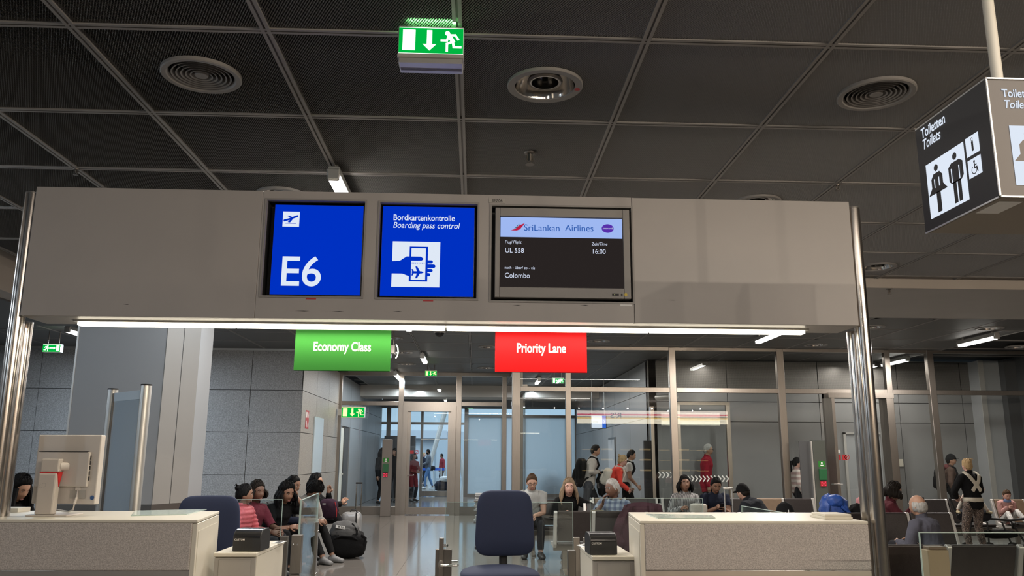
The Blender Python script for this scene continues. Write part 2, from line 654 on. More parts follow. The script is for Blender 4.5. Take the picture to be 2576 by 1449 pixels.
def running_man(F, u, w, h, flip=False, k=2.0):
    """exit pictogram figure of height h with its lower-left at (u, w)"""
    def q(a, b):
        return (u + (h - a * h if flip else a * h), w + b * h)
    F.disc(*q(0.30, 0.90), 0.115 * h, k=k)
    L = lambda p, wd: F.line([q(*a) for a in p], wd * h, k)
    L([(0.38, 0.78), (0.55, 0.50)], 0.19)
    L([(0.44, 0.81), (0.66, 0.81), (0.80, 0.60)], 0.10)
    L([(0.34, 0.74), (0.28, 0.53), (0.02, 0.53)], 0.10)
    L([(0.52, 0.47), (0.28, 0.36), (0.28, 0.0)], 0.11)
    L([(0.56, 0.48), (0.60, 0.20), (0.92, 0.20)], 0.11)
    return F


# ================================================================== THE ROOM
ZN, ZF = 3.9154, 3.788            # near ceiling, far ceiling
GX0, GU, GY0, GP = -2.3563, 1.11, 4.3918, 1.21459     # ceiling grid origin and pitches
YB0, YB1 = 10.63, 12.96           # cross beam between the two ceilings
XL, XR, YBACK = -11.0, 12.5, -7.5
Y_ST, Y_W1, Y_W2, Y_W3 = 17.82, 22.6, 16.95, 33.0     # stone wall, left glazing, right glazing, far glazing
X_RET = -3.72                     # stone wall's corner
X_C = 1.02                        # corner where the two glazings meet (x at window 2)

# ---- floor: one slab, and single tiles where the photograph shows them
TX0, TX1, TY0, TY1 = -3.0, 3.0, 7.0, 22.0
fl = MB()
fl.box(-30, 30, -8, TY0, -0.2, 0).box(-30, 30, TY1, 75, -0.2, 0).box(-30, TX0, TY0, TY1, -0.2, 0).box(TX1, 30, TY0, TY1, -0.2, 0)
fl.box(TX0, TX1, TY0, TY1, -0.2, -0.03)
floor = struct('floor', fl, M['floor'])
tile_me = None
for i in range(6):
    for j in range(15):
        if tile_me is None:
            t = MB().box(-0.4985, 0.4985, -0.4985, 0.4985, -0.029, 0.0).build('floor_tile', M['floor'], floor)
            tile_me = t.data
        else:
            t = bpy.data.objects.new('floor_tile', tile_me)
            COL.objects.link(t)
            t.parent = floor
        t.location = (TX0 + 0.5 + i, TY0 + 0.5 + j, 0)

# ---- near ceiling: dark void, expanded metal panels, double rails
cl = MB().box(XL, XR, YBACK, YB0, ZN + 0.30, ZN + 0.34).box(XL, XR, YB0, YB1, ZN + 0.30, ZN + 0.34).box(XL, XR, YB1, Y_W3 + 0.2, ZF + 0.06, ZF + 0.30)
cl.box(XL, XR, YB1, YB1 + 0.02, ZF + 0.0, ZN + 0.34)
ceiling = struct('ceiling', cl, M['void'])


def expanded_mesh(wx, wy, lw=0.030, sw=0.0155, th=0.0078, tilt=52):
    """expanded metal sheet: strands zigzag along the hall, tilted across it, bonded into diamonds"""
    mb = MB()
    ny, nx = int(wy / (lw / 2)), int(wx / (sw / 2))
    dx, dy = wx / nx, wy / ny
    c, n = th * math.cos(RAD(tilt)), th * math.sin(RAD(tilt))
    for m in range(nx):
        x = -wx / 2 + dx * (m + 0.5)
        vs, fs = [], []
        for k in range(ny + 1):
            xx = x + (dx * 0.42 if (k + m) % 2 else -dx * 0.42)
            y = -wy / 2 + dy * k
            vs += [(xx - c / 2, y, n), (xx + c / 2, y, 0.0)]
            if k:
                a = 2 * (k - 1)
                fs.append((a, a + 2, a + 3, a + 1))
        mb.add(vs, fs)
    return mb


pan = expanded_mesh(GU - 0.056, GP - 0.056).build('ceiling_panel', M['mesh'], ceiling)
plain_me = MB().box(-GU / 2 + 0.028, GU / 2 - 0.028, -GP / 2 + 0.028, GP / 2 - 0.028, 0.0, 0.01).build('ceiling_panel', M['farpanel'], ceiling)
PANELS = []          # (x, y, half x, half y, object) of every ceiling panel, so that round fittings can be let in
first = True
I0, I1, J0, J1 = -3, 8, -1, 4
for i in range(I0, I1 + 1):
    for j in range(J0, J1 + 1):
        x, y = GX0 + GU * (i + 0.5), GY0 + GP * (j + 0.5)
        if first:
            o, first = pan, False
        else:
            o = pan.copy()
            COL.objects.link(o)
        o.location = (x, y, ZN + 0.006)
        PANELS.append((x, y, o, True))
# panels over the photographer, plain grey
bk = MB().box(XL, XR, YBACK, GY0 - GP - 0.03, ZN + 0.0, ZN + 0.03).build('rear_ceiling_panel', M['farpanel'], ceiling)
near_y0, near_y1 = GY0 - GP, YB0
for i in range(I0, I1 + 2):
    x = GX0 + GU * i
    r = MB()
    for s in (-1, 1):
        r.box(x + s * 0.017 - 0.0105, x + s * 0.017 + 0.0105, near_y0, near_y1, ZN - 0.004, ZN + 0.03)
    r.box(x - 0.007, x + 0.007, near_y0, near_y1, ZN + 0.016, ZN + 0.03)
    r.build('ceiling_rail', M['rail'], ceiling)
for j in range(J0, J1 + 2):
    y = GY0 + GP * j
    r = MB()
    for s in (-1, 1):
        r.box(GX0 + GU * I0, GX0 + GU * (I1 + 1), y + s * 0.017 - 0.0105, y + s * 0.017 + 0.0105, ZN - 0.0025, ZN + 0.03)
    r.box(GX0 + GU * I0, GX0 + GU * (I1 + 1), y - 0.007, y + 0.007, ZN + 0.016, ZN + 0.03)
    r.build('ceiling_rail', M['rail'], ceiling)

# ---- far ceiling panels (smooth grey from this distance)
plain_used = False
FX0 = GX0 - GU * 7
for i in range(18):
    for j in range(16):
        x, y = FX0 + GU * (i + 0.5), YB1 + GP * (j + 0.5)
        if y + GP / 2 > Y_W3 - 0.4 or (y > Y_W1 and (x < X_RET or x > 4.5)) or (y > 19.5 and x > 4.5) or (y > Y_ST and x < X_RET):
            continue
        o = plain_me if not plain_used else plain_me.copy()
        if plain_used:
            COL.objects.link(o)
        plain_used = True
        o.location = (x, y, ZF)
        PANELS.append((x, y, o, False))
for i in range(19):
    x = FX0 + GU * i
    y1 = Y_ST if x < X_RET else 19.4 if x > 4.5 else Y_W3
    r = MB()
    for s in (-1, 1):
        r.box(x + s * 0.014 - 0.008, x + s * 0.014 + 0.008, YB1, y1, ZF - 0.004, ZF + 0.02)
    r.build('ceiling_rail', M['rail'], ceiling)
for j in range(17):
    y = YB1 + GP * j
    if y < Y_W3 - 0.4:
        xa = XL if y < Y_ST else X_RET
        xb = XR if y < 19.3 else 4.2
        MB().box(xa, xb, y - 0.012, y + 0.012, ZF - 0.003, ZF + 0.02).build('ceiling_rail', M['rail'], ceiling)

# ---- cross beam (warm-lit face and shaded soffit by colour), side bulkhead on the left
XB = at(10, 647, 8.0).x
XB = atz(10, 647, ZN).x
cb = MB().box(XB, XR, YB0, YB0 + 0.02, ZF, ZN + 0.3)
struct('trim_1', cb, M['bulk'])
struct('trim_2', MB().box(XB, XR, YB0 + 0.02, YB1, ZF, ZF + 0.02), M['soffit'])
struct('trim_3', MB().box(XB - 0.3, XB, 2.0, YB1, ZF - 0.28, ZN + 0.3), M['bulk'])
struct('trim_4', MB().box(XL, XB - 0.3, 2.0, YB1, ZF - 0.30, ZF - 0.28), M['farpanel'])
# corridor beam beyond the left glazing
struct('trim_5', MB().box(X_RET, 4.0, 26.6, 27.8, 3.42, ZF), M['bulk'])

# ---- shell of the hall round the photographer
struct('wall_rear', MB().box(XL, XR, YBACK - 0.1, YBACK, 0, ZN + 0.3), M['grey_dark'])
struct('wall_left', MB().box(XL - 0.1, XL, YBACK, Y_ST, 0, ZN + 0.3), M['column'])
struct('wall_right', MB().box(XR, XR + 0.1, YBACK, 19.2, 0, ZN + 0.3), M['grey_dark'])

# ---- stone wall behind the waiting people: backing, and each tile
sw = struct('wall_back', MB().box(XL, X_RET - 0.03, Y_ST + 0.03, Y_ST + 0.2, 0, ZF + 0.05), M['joint'])
joint_z = [at(640, y, Y_ST).z for y in (981, 1086, 1195)]          # measured joints
th = (joint_z[0] - joint_z[2]) / 2
zs = [ZF - 0.03]
z = joint_z[0]
while z > 0.15:
    zs.append(z)
    z -= th
zs.append(0.0)
k = 0
x = X_RET
while x > XL + 0.2:
    xa = max(x - GU, XL)
    for za, zb in zip(zs[1:], zs[:-1]):
        dz = (k * 37 % 5) * 0.0006
        MB().box(xa + 0.006, x - 0.006, Y_ST - dz, Y_ST + 0.03, za + 0.006, zb - 0.006).build('stone_tile', M['granite_wall'], sw)
        k += 1
    x -= GU
struct('trim_6', MB().box(XL, X_RET, Y_ST - 0.03, Y_ST + 0.02, ZF - 0.04, ZF + 0.0), M['alu'])
# the stone return that runs back to the left glazing
sr = struct('wall_back_return', MB().box(X_RET - 0.2, X_RET - 0.02, Y_ST + 0.2, Y_W1 + 0.1, 0, ZF + 0.05), M['joint'])
ny = 3
for a in range(ny):
    ya, yb = Y_ST + (Y_W1 - Y_ST) * a / ny, Y_ST + (Y_W1 - Y_ST) * (a + 1) / ny
    for za, zb in zip(zs[1:], zs[:-1]):
        MB().box(X_RET - 0.02, X_RET + 0.0, ya + (0.006 if a else 0.0), yb - 0.006, za + 0.006, zb - 0.006).build('stone_tile', M['granite_warm_lit'], sr)

# ---- grey corridor wall beyond the left glazing, its panels and pale door
wl = struct('wall_corridor_left', MB().box(X_RET - 0.16, X_RET - 0.03, Y_W1, Y_W3, 0, ZF), M['joint'])
for a in range(5):
    ya, yb = Y_W1 + 0.1 + a * 2.06, Y_W1 + 0.1 + (a + 1) * 2.06
    for za, zb in ((0.0, 2.35), (2.35, 3.0), (3.0, 3.75)):
        if a == 0 and za < 0.1:
            continue
        MB().box(X_RET - 0.03, X_RET, ya + 0.008, yb - 0.008, za + 0.006, zb - 0.006).build('wall_panel', M['grey_panel'], wl)
d3 = struct('door_3', MB().box(X_RET - 0.03, X_RET - 0.005, Y_W1 + 0.15, Y_W1 + 1.05, 0.0, 2.30), M['cream'])
MB().box(X_RET - 0.04, X_RET + 0.01, Y_W1 + 1.05, Y_W1 + 1.16, 0, 2.35).build('door_jamb', M['black'], d3)
MB().box(X_RET - 0.005, X_RET + 0.05, Y_W1 + 0.92, Y_W1 + 1.0, 1.02, 1.06).build('door_handle', M['chrome'], d3)

# ---- right corridor: oblique grey wall and the long back wall with perforated top band
Y_BW = 19.0
X_OB = 4.0
wo = struct('wall_corridor_right', MB().box(X_OB + 0.03, X_OB + 0.2, Y_BW, Y_W3, 0, ZF), M['joint'])
for a in range(6):
    ya, yb = Y_BW + a * 2.333, Y_BW + (a + 1) * 2.333
    for za, zb in ((0.0, 2.42), (2.42, 3.02), (3.02, 3.76)):
        MB().box(X_OB, X_OB + 0.03, ya + 0.008, yb - 0.008, za + 0.006, zb - 0.006).build('wall_panel', M['grey_panel'], wo)
d4 = struct('door_4', MB().box(X_OB - 0.02, X_OB + 0.0, 23.6, 24.8, 0, 2.1), M['grey_dark'])
MB().box(X_OB - 0.03, X_OB, 23.66, 24.74, 0.02, 2.04).build('door_leaf', M['column'], d4)
wb = struct('wall_corridor_back', MB().box(X_OB, XR, Y_BW + 0.03, Y_BW + 0.2, 0, ZF), M['joint'])
xs_bw = [X_OB] + [at(p, 1000, Y_BW).x for p in (1830, 2060, 2260, 2420, 2560)] + [XR]
z_bw = [0.0] + [at(2000, y, Y_BW).z for y in (1062, 1012, 984)]
for xa, xb in zip(xs_bw[:-1], xs_bw[1:]):
    for za, zb in zip(z_bw[:-1], z_bw[1:]):
        MB().box(xa + 0.008, xb - 0.008, Y_BW, Y_BW + 0.03, za + 0.008, zb - 0.008).build('wall_panel', M['grey_panel'], wb)
    MB().box(xa + 0.008, xb - 0.008, Y_BW, Y_BW + 0.03, z_bw[-1] + 0.008, ZF - 0.02).build('perforated_panel', M['perf'], wb)
# pale pilaster and dark end wall at the far right
px0, px1 = at(2478, 1080, 18.6).x, at(2530, 1080, 18.6).x
pl = struct('wall_pilaster', MB().box(px0, px1, 18.6, Y_BW, 0, ZF), M['column'])
MB().box(px0 - 0.01, px0 + 0.11, 18.58, 18.6, 0, ZF).build('pilaster_edge', M['white_alu'], pl)
de = struct('wall_end', MB().box(px1, XR, 18.4, 18.6, 0, ZF), M['grey_dark'])
for zz in (1.3, 2.3):
    MB().box(px1 + 0.32, px1 + 0.9, 18.37, 18.4, zz, zz + 0.75).build('lit_panel', M['tan'], de)


# ---- glazed screens: every post, transom, door frame and pane is a piece
def post(parent, px, py, Y, w, d=0.12, z0=0.0, z1=None, name='window_post'):
    x = at(px, py, Y).x
    MB().box(x - w / 2, x + w / 2, Y - d / 2, Y + d / 2, z0, z1 or ZF).build(name, M['steel'], parent, bevel=0.006, segs=1)
    return x


def bar(parent, x0, x1, z0, z1, Y, d=0.10, mat=None, name='window_transom'):
    return MB().box(x0, x1, Y - d / 2, Y + d / 2, z0, z1).build(name, mat or M['steel'], parent, bevel=0.005, segs=1)


def pane(parent, x0, x1, z0, z1, Y, mat=None, name='window_pane'):
    return MB().box(x0, x1, Y - 0.006, Y + 0.006, z0, z1).build(name, mat or M['glass'], parent)


# window 1: left glazing with the open-view door
w1 = struct('window_1', MB().box(X_RET, 1.0, Y_W1 - 0.07, Y_W1 + 0.07, ZF - 0.10, ZF), M['steel'])
zt1, zt0 = at(1100, 1011, Y_W1).z, at(1100, 1021, Y_W1).z
xa = post(w1, 847, 1150, Y_W1, 0.15)
xb = post(w1, 1005, 1150, Y_W1, 0.14)
xc = post(w1, 1152, 1150, Y_W1, 0.15)
xd = post(w1, 1268, 1150, Y_W1, 0.12)
bar(w1, xa, xd, zt0, zt1, Y_W1)
bar(w1, xa, xb, 0.0, 0.22, Y_W1, mat=M['steel_dark'], name='window_sill')
bar(w1, xc, xd, 0.0, 0.22, Y_W1, mat=M['steel_dark'], name='window_sill')
for x0, x1 in ((xa, xb), (xb, xc), (xc, xd)):
    pane(w1, x0 + 0.07, x1 - 0.07, zt1, ZF - 0.10, Y_W1)
pane(w1, xa + 0.07, xb - 0.07, 0.22, zt0, Y_W1)
pane(w1, xc + 0.07, xd - 0.06, 0.22, zt0, Y_W1)
dr1 = struct('door_1', MB().box(xb + 0.07, xb + 0.20, Y_W1 - 0.15, Y_W1 + 0.05, 0, zt0), M['steel'])
MB().box(xc - 0.20, xc - 0.07, Y_W1 - 0.15, Y_W1 + 0.05, 0, zt0).build('door_jamb', M['steel'], dr1)
MB().box(xb + 0.2, xc - 0.2, Y_W1 - 0.15, Y_W1 + 0.05, zt0 - 0.16, zt0).build('door_head', M['steel'], dr1)
MB().box(xb + 0.2, xc - 0.2, Y_W1 - 0.05, Y_W1 + 0.02, 0.02, 0.20).build('door_rail', M['steel'], dr1)
MB().box(xb + 0.2, xb + 0.28, Y_W1 - 0.05, Y_W1 + 0.02, 0.2, zt0 - 0.16).build('door_stile', M['steel'], dr1)
MB().box(xc - 0.28, xc - 0.2, Y_W1 - 0.05, Y_W1 + 0.02, 0.2, zt0 - 0.16).build('door_stile', M['steel'], dr1)
pane(dr1, xb + 0.28, xc - 0.28, 0.2, zt0 - 0.16, Y_W1 - 0.015, name='door_pane')
MB().tube([(xb + 0.24, Y_W1 - 0.06, 1.03), (xb + 0.24, Y_W1 - 0.11, 1.03), (xb + 0.40, Y_W1 - 0.11, 1.03)], 0.012, 8).build('door_handle', M['chrome'], dr1)
hx, hz = at(1031, 1137, Y_W1 - 0.03).x, at(1031, 1137, Y_W1 - 0.03).z
for q in (-0.055, 0.055):
    Flat((hx + q, Y_W1 - 0.03, hz)).rect(-0.05, -0.045, 0.05, 0.045).build('warning_sticker', M['sticker_red'], dr1)
Flat((hx + 0.19, Y_W1 - 0.03, hz)).ring(0, 0, 0.04, 0.055).line([(-0.035, -0.035), (0.035, 0.035)], 0.014).build('prohibition_sticker', M['sticker_red'], dr1)

# window 3: the short return between the two glazings
w3 = struct('window_3', MB().box(X_C - 0.08, X_C + 0.08, Y_W2, Y_W1, ZF - 0.10, ZF), M['steel'])
for yy in (Y_W2 + 1.9, Y_W2 + 3.8):
    MB().box(X_C - 0.07, X_C + 0.05, yy - 0.05, yy + 0.05, 0, ZF).build('window_post', M['steel'], w3)
MB().box(X_C - 0.06, X_C + 0.04, Y_W2, Y_W1, zt0, zt1).build('window_transom', M['steel'], w3)
MB().box(X_C - 0.012, X_C, Y_W2 + 0.1, Y_W1, 0.2, zt0).build('window_pane', M['glass'], w3)
MB().tube([(X_C - 0.08, Y_W2 + 0.5, 2.75), (X_C - 0.16, Y_W2 + 0.5, 2.75), (X_C - 0.16, Y_W2 + 1.2, 2.75), (X_C - 0.08, Y_W2 + 1.2, 2.75)], 0.035, 8).build('closer_arm', M['steel_dark'], w3)

# window 2: right glazing
w2 = struct('window_2', MB().box(X_C, XR, Y_W2 - 0.05, Y_W2 + 0.05, at(1850, 884, Y_W2).z, ZF), M['steel'])
zu1, zu0 = at(1850, 977, Y_W2).z, at(1850, 989, Y_W2).z
zc1 = at(1850, 884, Y_W2).z
cx = post(w2, 1298, 1100, Y_W2, 0.17, 0.17)
p2 = [cx, post(w2, 1430, 1100, Y_W2, 0.11), post(w2, 1696, 1100, Y_W2, 0.14), post(w2, 1972, 1100, Y_W2, 0.15), post(w2, 2246, 1100, Y_W2, 0.12), post(w2, 2356, 1100, Y_W2, 0.14), at(2600, 1100, Y_W2).x]
bar(w2, cx, XR, zu0, zu1, Y_W2)
for a, b in zip(p2[:-1], p2[1:]):
    pane(w2, a + 0.06, b - 0.06, zu1, zc1, Y_W2)
    if not (abs(a - p2[3]) < 1e-6):
        pane(w2, a + 0.06, b - 0.06, 0.12, zu0, Y_W2)
bar(w2, cx, p2[3], 0.0, 0.12, Y_W2, mat=M['steel_dark'], name='window_sill')
bar(w2, p2[4], XR, 0.0, 0.12, Y_W2, mat=M['steel_dark'], name='window_sill')
# door 2 with splayed steel frame
xj0, xj1 = at(2076, 1100, Y_W2).x, p2[4] - 0.06
pane(w2, p2[3] + 0.07, xj0, 0.12, zu0, Y_W2)
dr2 = struct('door_2', MB().prism([(xj0, Y_W2 + 0.03), (xj0, Y_W2 - 0.06), (xj0 + 0.06, Y_W2 - 0.30), (xj0 + 0.12, Y_W2 - 0.30), (xj0 + 0.12, Y_W2 + 0.03)], 0, zu0, 'z'), M['steel'])
MB().prism([(xj1, Y_W2 + 0.03), (xj1, Y_W2 - 0.06), (xj1 - 0.06, Y_W2 - 0.30), (xj1 - 0.16, Y_W2 - 0.30), (xj1 - 0.16, Y_W2 + 0.03)], 0, zu0, 'z').build('door_jamb', M['steel'], dr2)
MB().box(xj0, xj1, Y_W2 - 0.31, Y_W2 + 0.025, zu0 - 0.10, zu0 + 0.002).build('door_head', M['steel'], dr2)
pane(dr2, xj0 + 0.12, xj1 - 0.16, 0.05, zu0 - 0.1, Y_W2 - 0.12, name='door_pane')
hp = at(2098, 1218, Y_W2 - 0.32)
MB().tube([hp + Vector((-0.02, 0.05, 0)), hp + Vector((-0.02, -0.04, 0)), hp + Vector((0.16, -0.04, 0))], 0.014, 8).build('door_handle', M['chrome'], dr2)
Flat(at(2103, 1150, Y_W2 - 0.13)).rect(-0.03, -0.06, 0.10, 0.05).build('warning_sticker', M['sticker_red'], dr2)
Flat(at(2122, 1150, Y_W2 - 0.13)).rect(-0.03, -0.06, 0.07, 0.05).build('warning_sticker', M['sticker_red'], dr2)
Flat(at(2107, 1138, Y_W2 - 0.131)).rect(-0.06, -0.02, 0.06, 0.05).build('notice_sticker', M['paper'], dr2)
Flat(at(2131, 1150, Y_W2 - 0.13)).ring(0, 0, 0.04, 0.052).line([(-0.035, -0.035), (0.035, 0.035)], 0.012).build('prohibition_sticker', M['sticker_red'], dr2)
# corridor doors behind window 2: frames seen through the glass
d5 = struct('door_5', MB().box(at(2125, 1100, Y_BW).x, at(2160, 1100, Y_BW).x + 0.5, Y_BW - 0.02, Y_BW, 0, at(2130, 1092, Y_BW).z), M['column'])
MB().box(at(2120, 1100, Y_BW).x, at(2126, 1100, Y_BW).x, Y_BW - 0.05, Y_BW, 0, at(2130, 1088, Y_BW).z).build('door_jamb', M['white_alu'], d5)
MB().box(at(2120, 1100, Y_BW).x, at(2160, 1100, Y_BW).x + 0.5, Y_BW - 0.05, Y_BW, at(2130, 1092, Y_BW).z, at(2130, 1088, Y_BW).z).build('door_head', M['white_alu'], d5)
# automatic sliding door inside window 2's middle bay
Y_SD = 17.6
sx = [at(p, 1100, Y_SD).x for p in (1622, 1640, 1648, 1692, 1705, 1712, 1828, 1838)]
sz = at(1770, 1012, Y_SD).z
d6 = struct('door_6', MB().box(sx[4] - .004, sx[7] + .004, Y_SD - 0.045, Y_SD + 0.045, sz - 0.06, sz + .002), M['steel'])
MB().box(sx[4], sx[5], Y_SD - 0.04, Y_SD + 0.04, 0, sz).build('door_jamb', M['steel'], d6)
MB().box(sx[6], sx[7], Y_SD - 0.04, Y_SD + 0.04, 0, sz).build('door_jamb', M['steel'], d6)
pane(d6, sx[5], sx[6], 0.03, sz - 0.06, Y_SD, name='door_pane')
for p0, p1, n, yy in ((1770, 1840, 11, 1204), (1652, 1688, 4, 1195)):
    ch = Flat((0, Y_SD - 0.012, 0))
    for q in range(n):
        x = sx[5] + 0.12 + q * 0.083 if n > 4 else sx[2] + 0.05 + q * 0.085
        zc = at(1770, yy, Y_SD).z
        ch.line([(x, zc + 0.055), (x + 0.045, zc), (x, zc - 0.055)], 0.024)
    ch.build('chevron_marking', M['white_print'], d6)
d7 = struct('door_7', MB().box(sx[0], sx[1], Y_SD + 0.1, Y_SD + 0.2, 0, at(1630, 1108, Y_SD).z), M['black'])
MB().box(sx[1], sx[2], Y_SD + 0.05, Y_SD + 0.2, 0, sz - 0.1).build('door_jamb', M['steel'], d7)
pane(d7, sx[2], sx[3], 0.03, sz - 0.1, Y_SD + 0.1, name='door_pane')
MB().tube([at(1651, 1000, Y_SD), at(1702, 998, Y_SD - 0.5)], 0.05, 8).build('door_operator', M['alu'], d7)

# window 4: far glazing with frosted panes, open to the bright concourse
w4 = struct('window_4', MB().box(X_RET, X_OB, Y_W3 - 0.05, Y_W3 + 0.05, 3.42, ZF), M['column'])
xm = [at(p, 1150, Y_W3).x for p in (975, 1060, 1143, 1172, 1266, 1316, 1428, 1452)]
zf0, zf1 = at(1220, 1242, Y_W3).z, at(1220, 1050, Y_W3).z
zm0 = at(1060, 1065, Y_W3).z
for i, x in enumerate(xm):
    w = 0.10 if i in (1, 2) else 0.16
    MB().box(x - w / 2, x + w / 2, Y_W3 - 0.06, Y_W3 + 0.06, 0, 3.42).build('window_post', M['steel_dark'], w4)
MB().box(X_RET, xm[3], Y_W3 - 0.05, Y_W3 + 0.05, zm0 - 0.05, zm0 + 0.05).build('window_transom', M['steel_dark'], w4)
MB().box(xm[3], X_OB, Y_W3 - 0.05, Y_W3 + 0.05, zf1, zf1 + 0.10).build('window_transom', M['steel_dark'], w4)
MB().box(xm[3], X_OB, Y_W3 - 0.05, Y_W3 + 0.05, 0.0, max(zf0, 0.05)).build('window_sill', M['steel_dark'], w4)
pane(w4, xm[3], xm[4], zf0, zf1, Y_W3, M['frost'], 'frosted_pane')
pane(w4, xm[4] + 0.1, xm[5], zf0, zf1, Y_W3, M['frost'], 'frosted_pane')
pane(w4, xm[5], xm[6], zf0, zf1, Y_W3, M['frost'], 'frosted_pane')
pane(w4, xm[6], X_OB, zf0, zf1, Y_W3, M['frost'], 'frosted_pane')
pane(w4, xm[3], X_OB, zf1 + 0.1, 3.42, Y_W3)
pane(w4, X_RET, xm[0], zm0 + 0.05, 3.42, Y_W3)
pane(w4, xm[0], xm[2], zm0 + 0.05, 3.42, Y_W3)
bx0, bx1 = at(960, 1150, 31.5).x, at(1040, 1150, 31.5).x
struct('door_8', MB().box(bx0, bx1, 32.2, 32.6, 0.0, at(1000, 1096, 32.2).z), M['grey_dark'])
MB().box(xm[1] + 0.05, xm[2] - 0.05, Y_W3 - 0.05, Y_W3 + 0.05, 0.02, 0.22).build('door_rail', M['steel_dark'], w4)

# ---- concourse beyond: bright hall, far facade, roof lattice
struct('wall_far', MB().box(-16, 10, 62, 62.3, 0, 3.4).box(-16, -9, 61, 62, 3.4, 9), pm('far_facade', (0.55, 0.62, 0.68), 0.6))
fr = struct('trim_7', MB().box(-14, 8, 44, 44.2, 5.2, 5.6), M['column'])
for i in range(22):
    MB().box(-14 + i, -13.92 + i, 40, 60, 5.0, 5.12).build('roof_bar', M['white_alu'], fr)
for i in range(10):
    MB().box(-14, 8, 40 + 2 * i, 40.08 + 2 * i, 5.12, 5.2).build('roof_bar', M['white_alu'], fr)
c1 = at(1120, 1150, 50)
struct('trim_8', MB().tube([(c1.x - 1.2, 50, 0), (c1.x + 0.2, 50, 5.2)], 0.14, 10).tube([(c1.x + 1.2, 50, 0), (c1.x + 0.2, 50, 5.2)], 0.14, 10), M['white_alu'])
kb = at(1045, 1150, 54)
struct('wall_kiosk', MB().box(kb.x - 3.0, kb.x + 1.2, 54, 57, 0, 2.7).box(kb.x - 3.0, kb.x + 2.0, 53.5, 57, 2.7, 3.2), pm('kiosk_grey', (0.40, 0.46, 0.52), 0.5))

# ---- grey column behind the left counter
Y_COL = 9.4
cx0, cx1 = at(178, 1000, Y_COL).x, at(405, 1000, Y_COL).x
cx2 = at(487, 1000, Y_COL + 0.45).x
co = struct('wall_column', MB().prism([(cx0, Y_COL), (cx1, Y_COL), (cx2, Y_COL + 0.5), (cx2, Y_COL + 1.0), (cx0, Y_COL + 1.0)], 0.16, ZN, 'z'), M['column'])
d = Vector((cx2 - cx1, 0.5, 0)).normalized()
nrm = Vector((d.y, -d.x, 0))
L = math.hypot(cx2 - cx1, 0.5)
for a, b in ((0.0, 0.47), (0.50, 1.0)):
    q0, q1 = Vector((cx1, Y_COL, 0)) + d * (L * a), Vector((cx1, Y_COL, 0)) + d * (L * b)
    MB().prism([(q0.x, q0.y), (q1.x, q1.y), (q1.x + nrm.x * .012, q1.y + nrm.y * .012), (q0.x + nrm.x * .012, q0.y + nrm.y * .012)], 0.16, ZN, 'z').build('column_cladding', M['column_warm_lit'], co)
MB().prism([(cx0 - .01, Y_COL - .01), (cx1 + .01, Y_COL - .02), (cx2 + .02, Y_COL + 0.48), (cx2 + .02, Y_COL + 1.0), (cx0, Y_COL + 1.0)], 0.0, 0.98, 'z').build('column_plinth', M['steel_dark'], co)
MB().box(cx0 - 0.004, cx0 + 0.014, Y_COL - 0.008, Y_COL + 0.012, 0.98, ZN).build('column_edge', M['white_alu'], co)


# ================================================================== CEILING FITTINGS
def let_in(p, R):
    """cut the round opening of a fitting out of the panels it sits in"""
    for k, (x, y, o, fine) in enumerate(PANELS):
        if abs(p.x - x) > GU / 2 + R or abs(p.y - y) > GP / 2 + R:
            continue
        if fine:
            me = o.data.copy()
            n = len(me.vertices)
            co = np.empty(n * 3, 'f')
            me.vertices.foreach_get('co', co)
            co = co.reshape(-1, 3)
            keep = ((co[:, 0] + x - p.x) ** 2 + (co[:, 1] + y - p.y) ** 2) > (R * .93) ** 2
            vs = [tuple(c) for c in co]
            fs = [tuple(f.vertices) for f in me.polygons if all(keep[i] for i in f.vertices)]
            nm = bpy.data.meshes.new('ceiling_panel')
            nm.from_pydata(vs, [], fs)
            nm.materials.append(M['mesh'])
            o.data = nm
        elif abs(p.x - x) < GU / 2 and abs(p.y - y) < GP / 2:
            hx, hy = GU / 2 - .028, GP / 2 - .028
            r = R * .93
            cx = max(-hx + r + .02, min(hx - r - .02, p.x - x))
            cy = max(-hy + r + .02, min(hy - r - .02, p.y - y))
            p.x, p.y = x + cx, y + cy
            vs, fs, n = [], [], 32
            for i in range(n):
                a = 2 * math.pi * (i + .5) / n
                c, s_ = math.cos(a), math.sin(a)
                tx = (hx - cx if c > 0 else hx + cx) / abs(c)
                ty = (hy - cy if s_ > 0 else hy + cy) / abs(s_)
                t_ = min(tx, ty)
                vs += [(cx + r * c, cy + r * s_, 0), (cx + t_ * c, cy + t_ * s_, 0)]
                j = (i + 1) % n
                fs.append((2 * i, 2 * i + 1, 2 * j + 1, 2 * j))
            nm = bpy.data.meshes.new('ceiling_panel')
            nm.from_pydata(vs, [], fs)
            nm.materials.append(M['farpanel'])
            o.data = nm
    return p


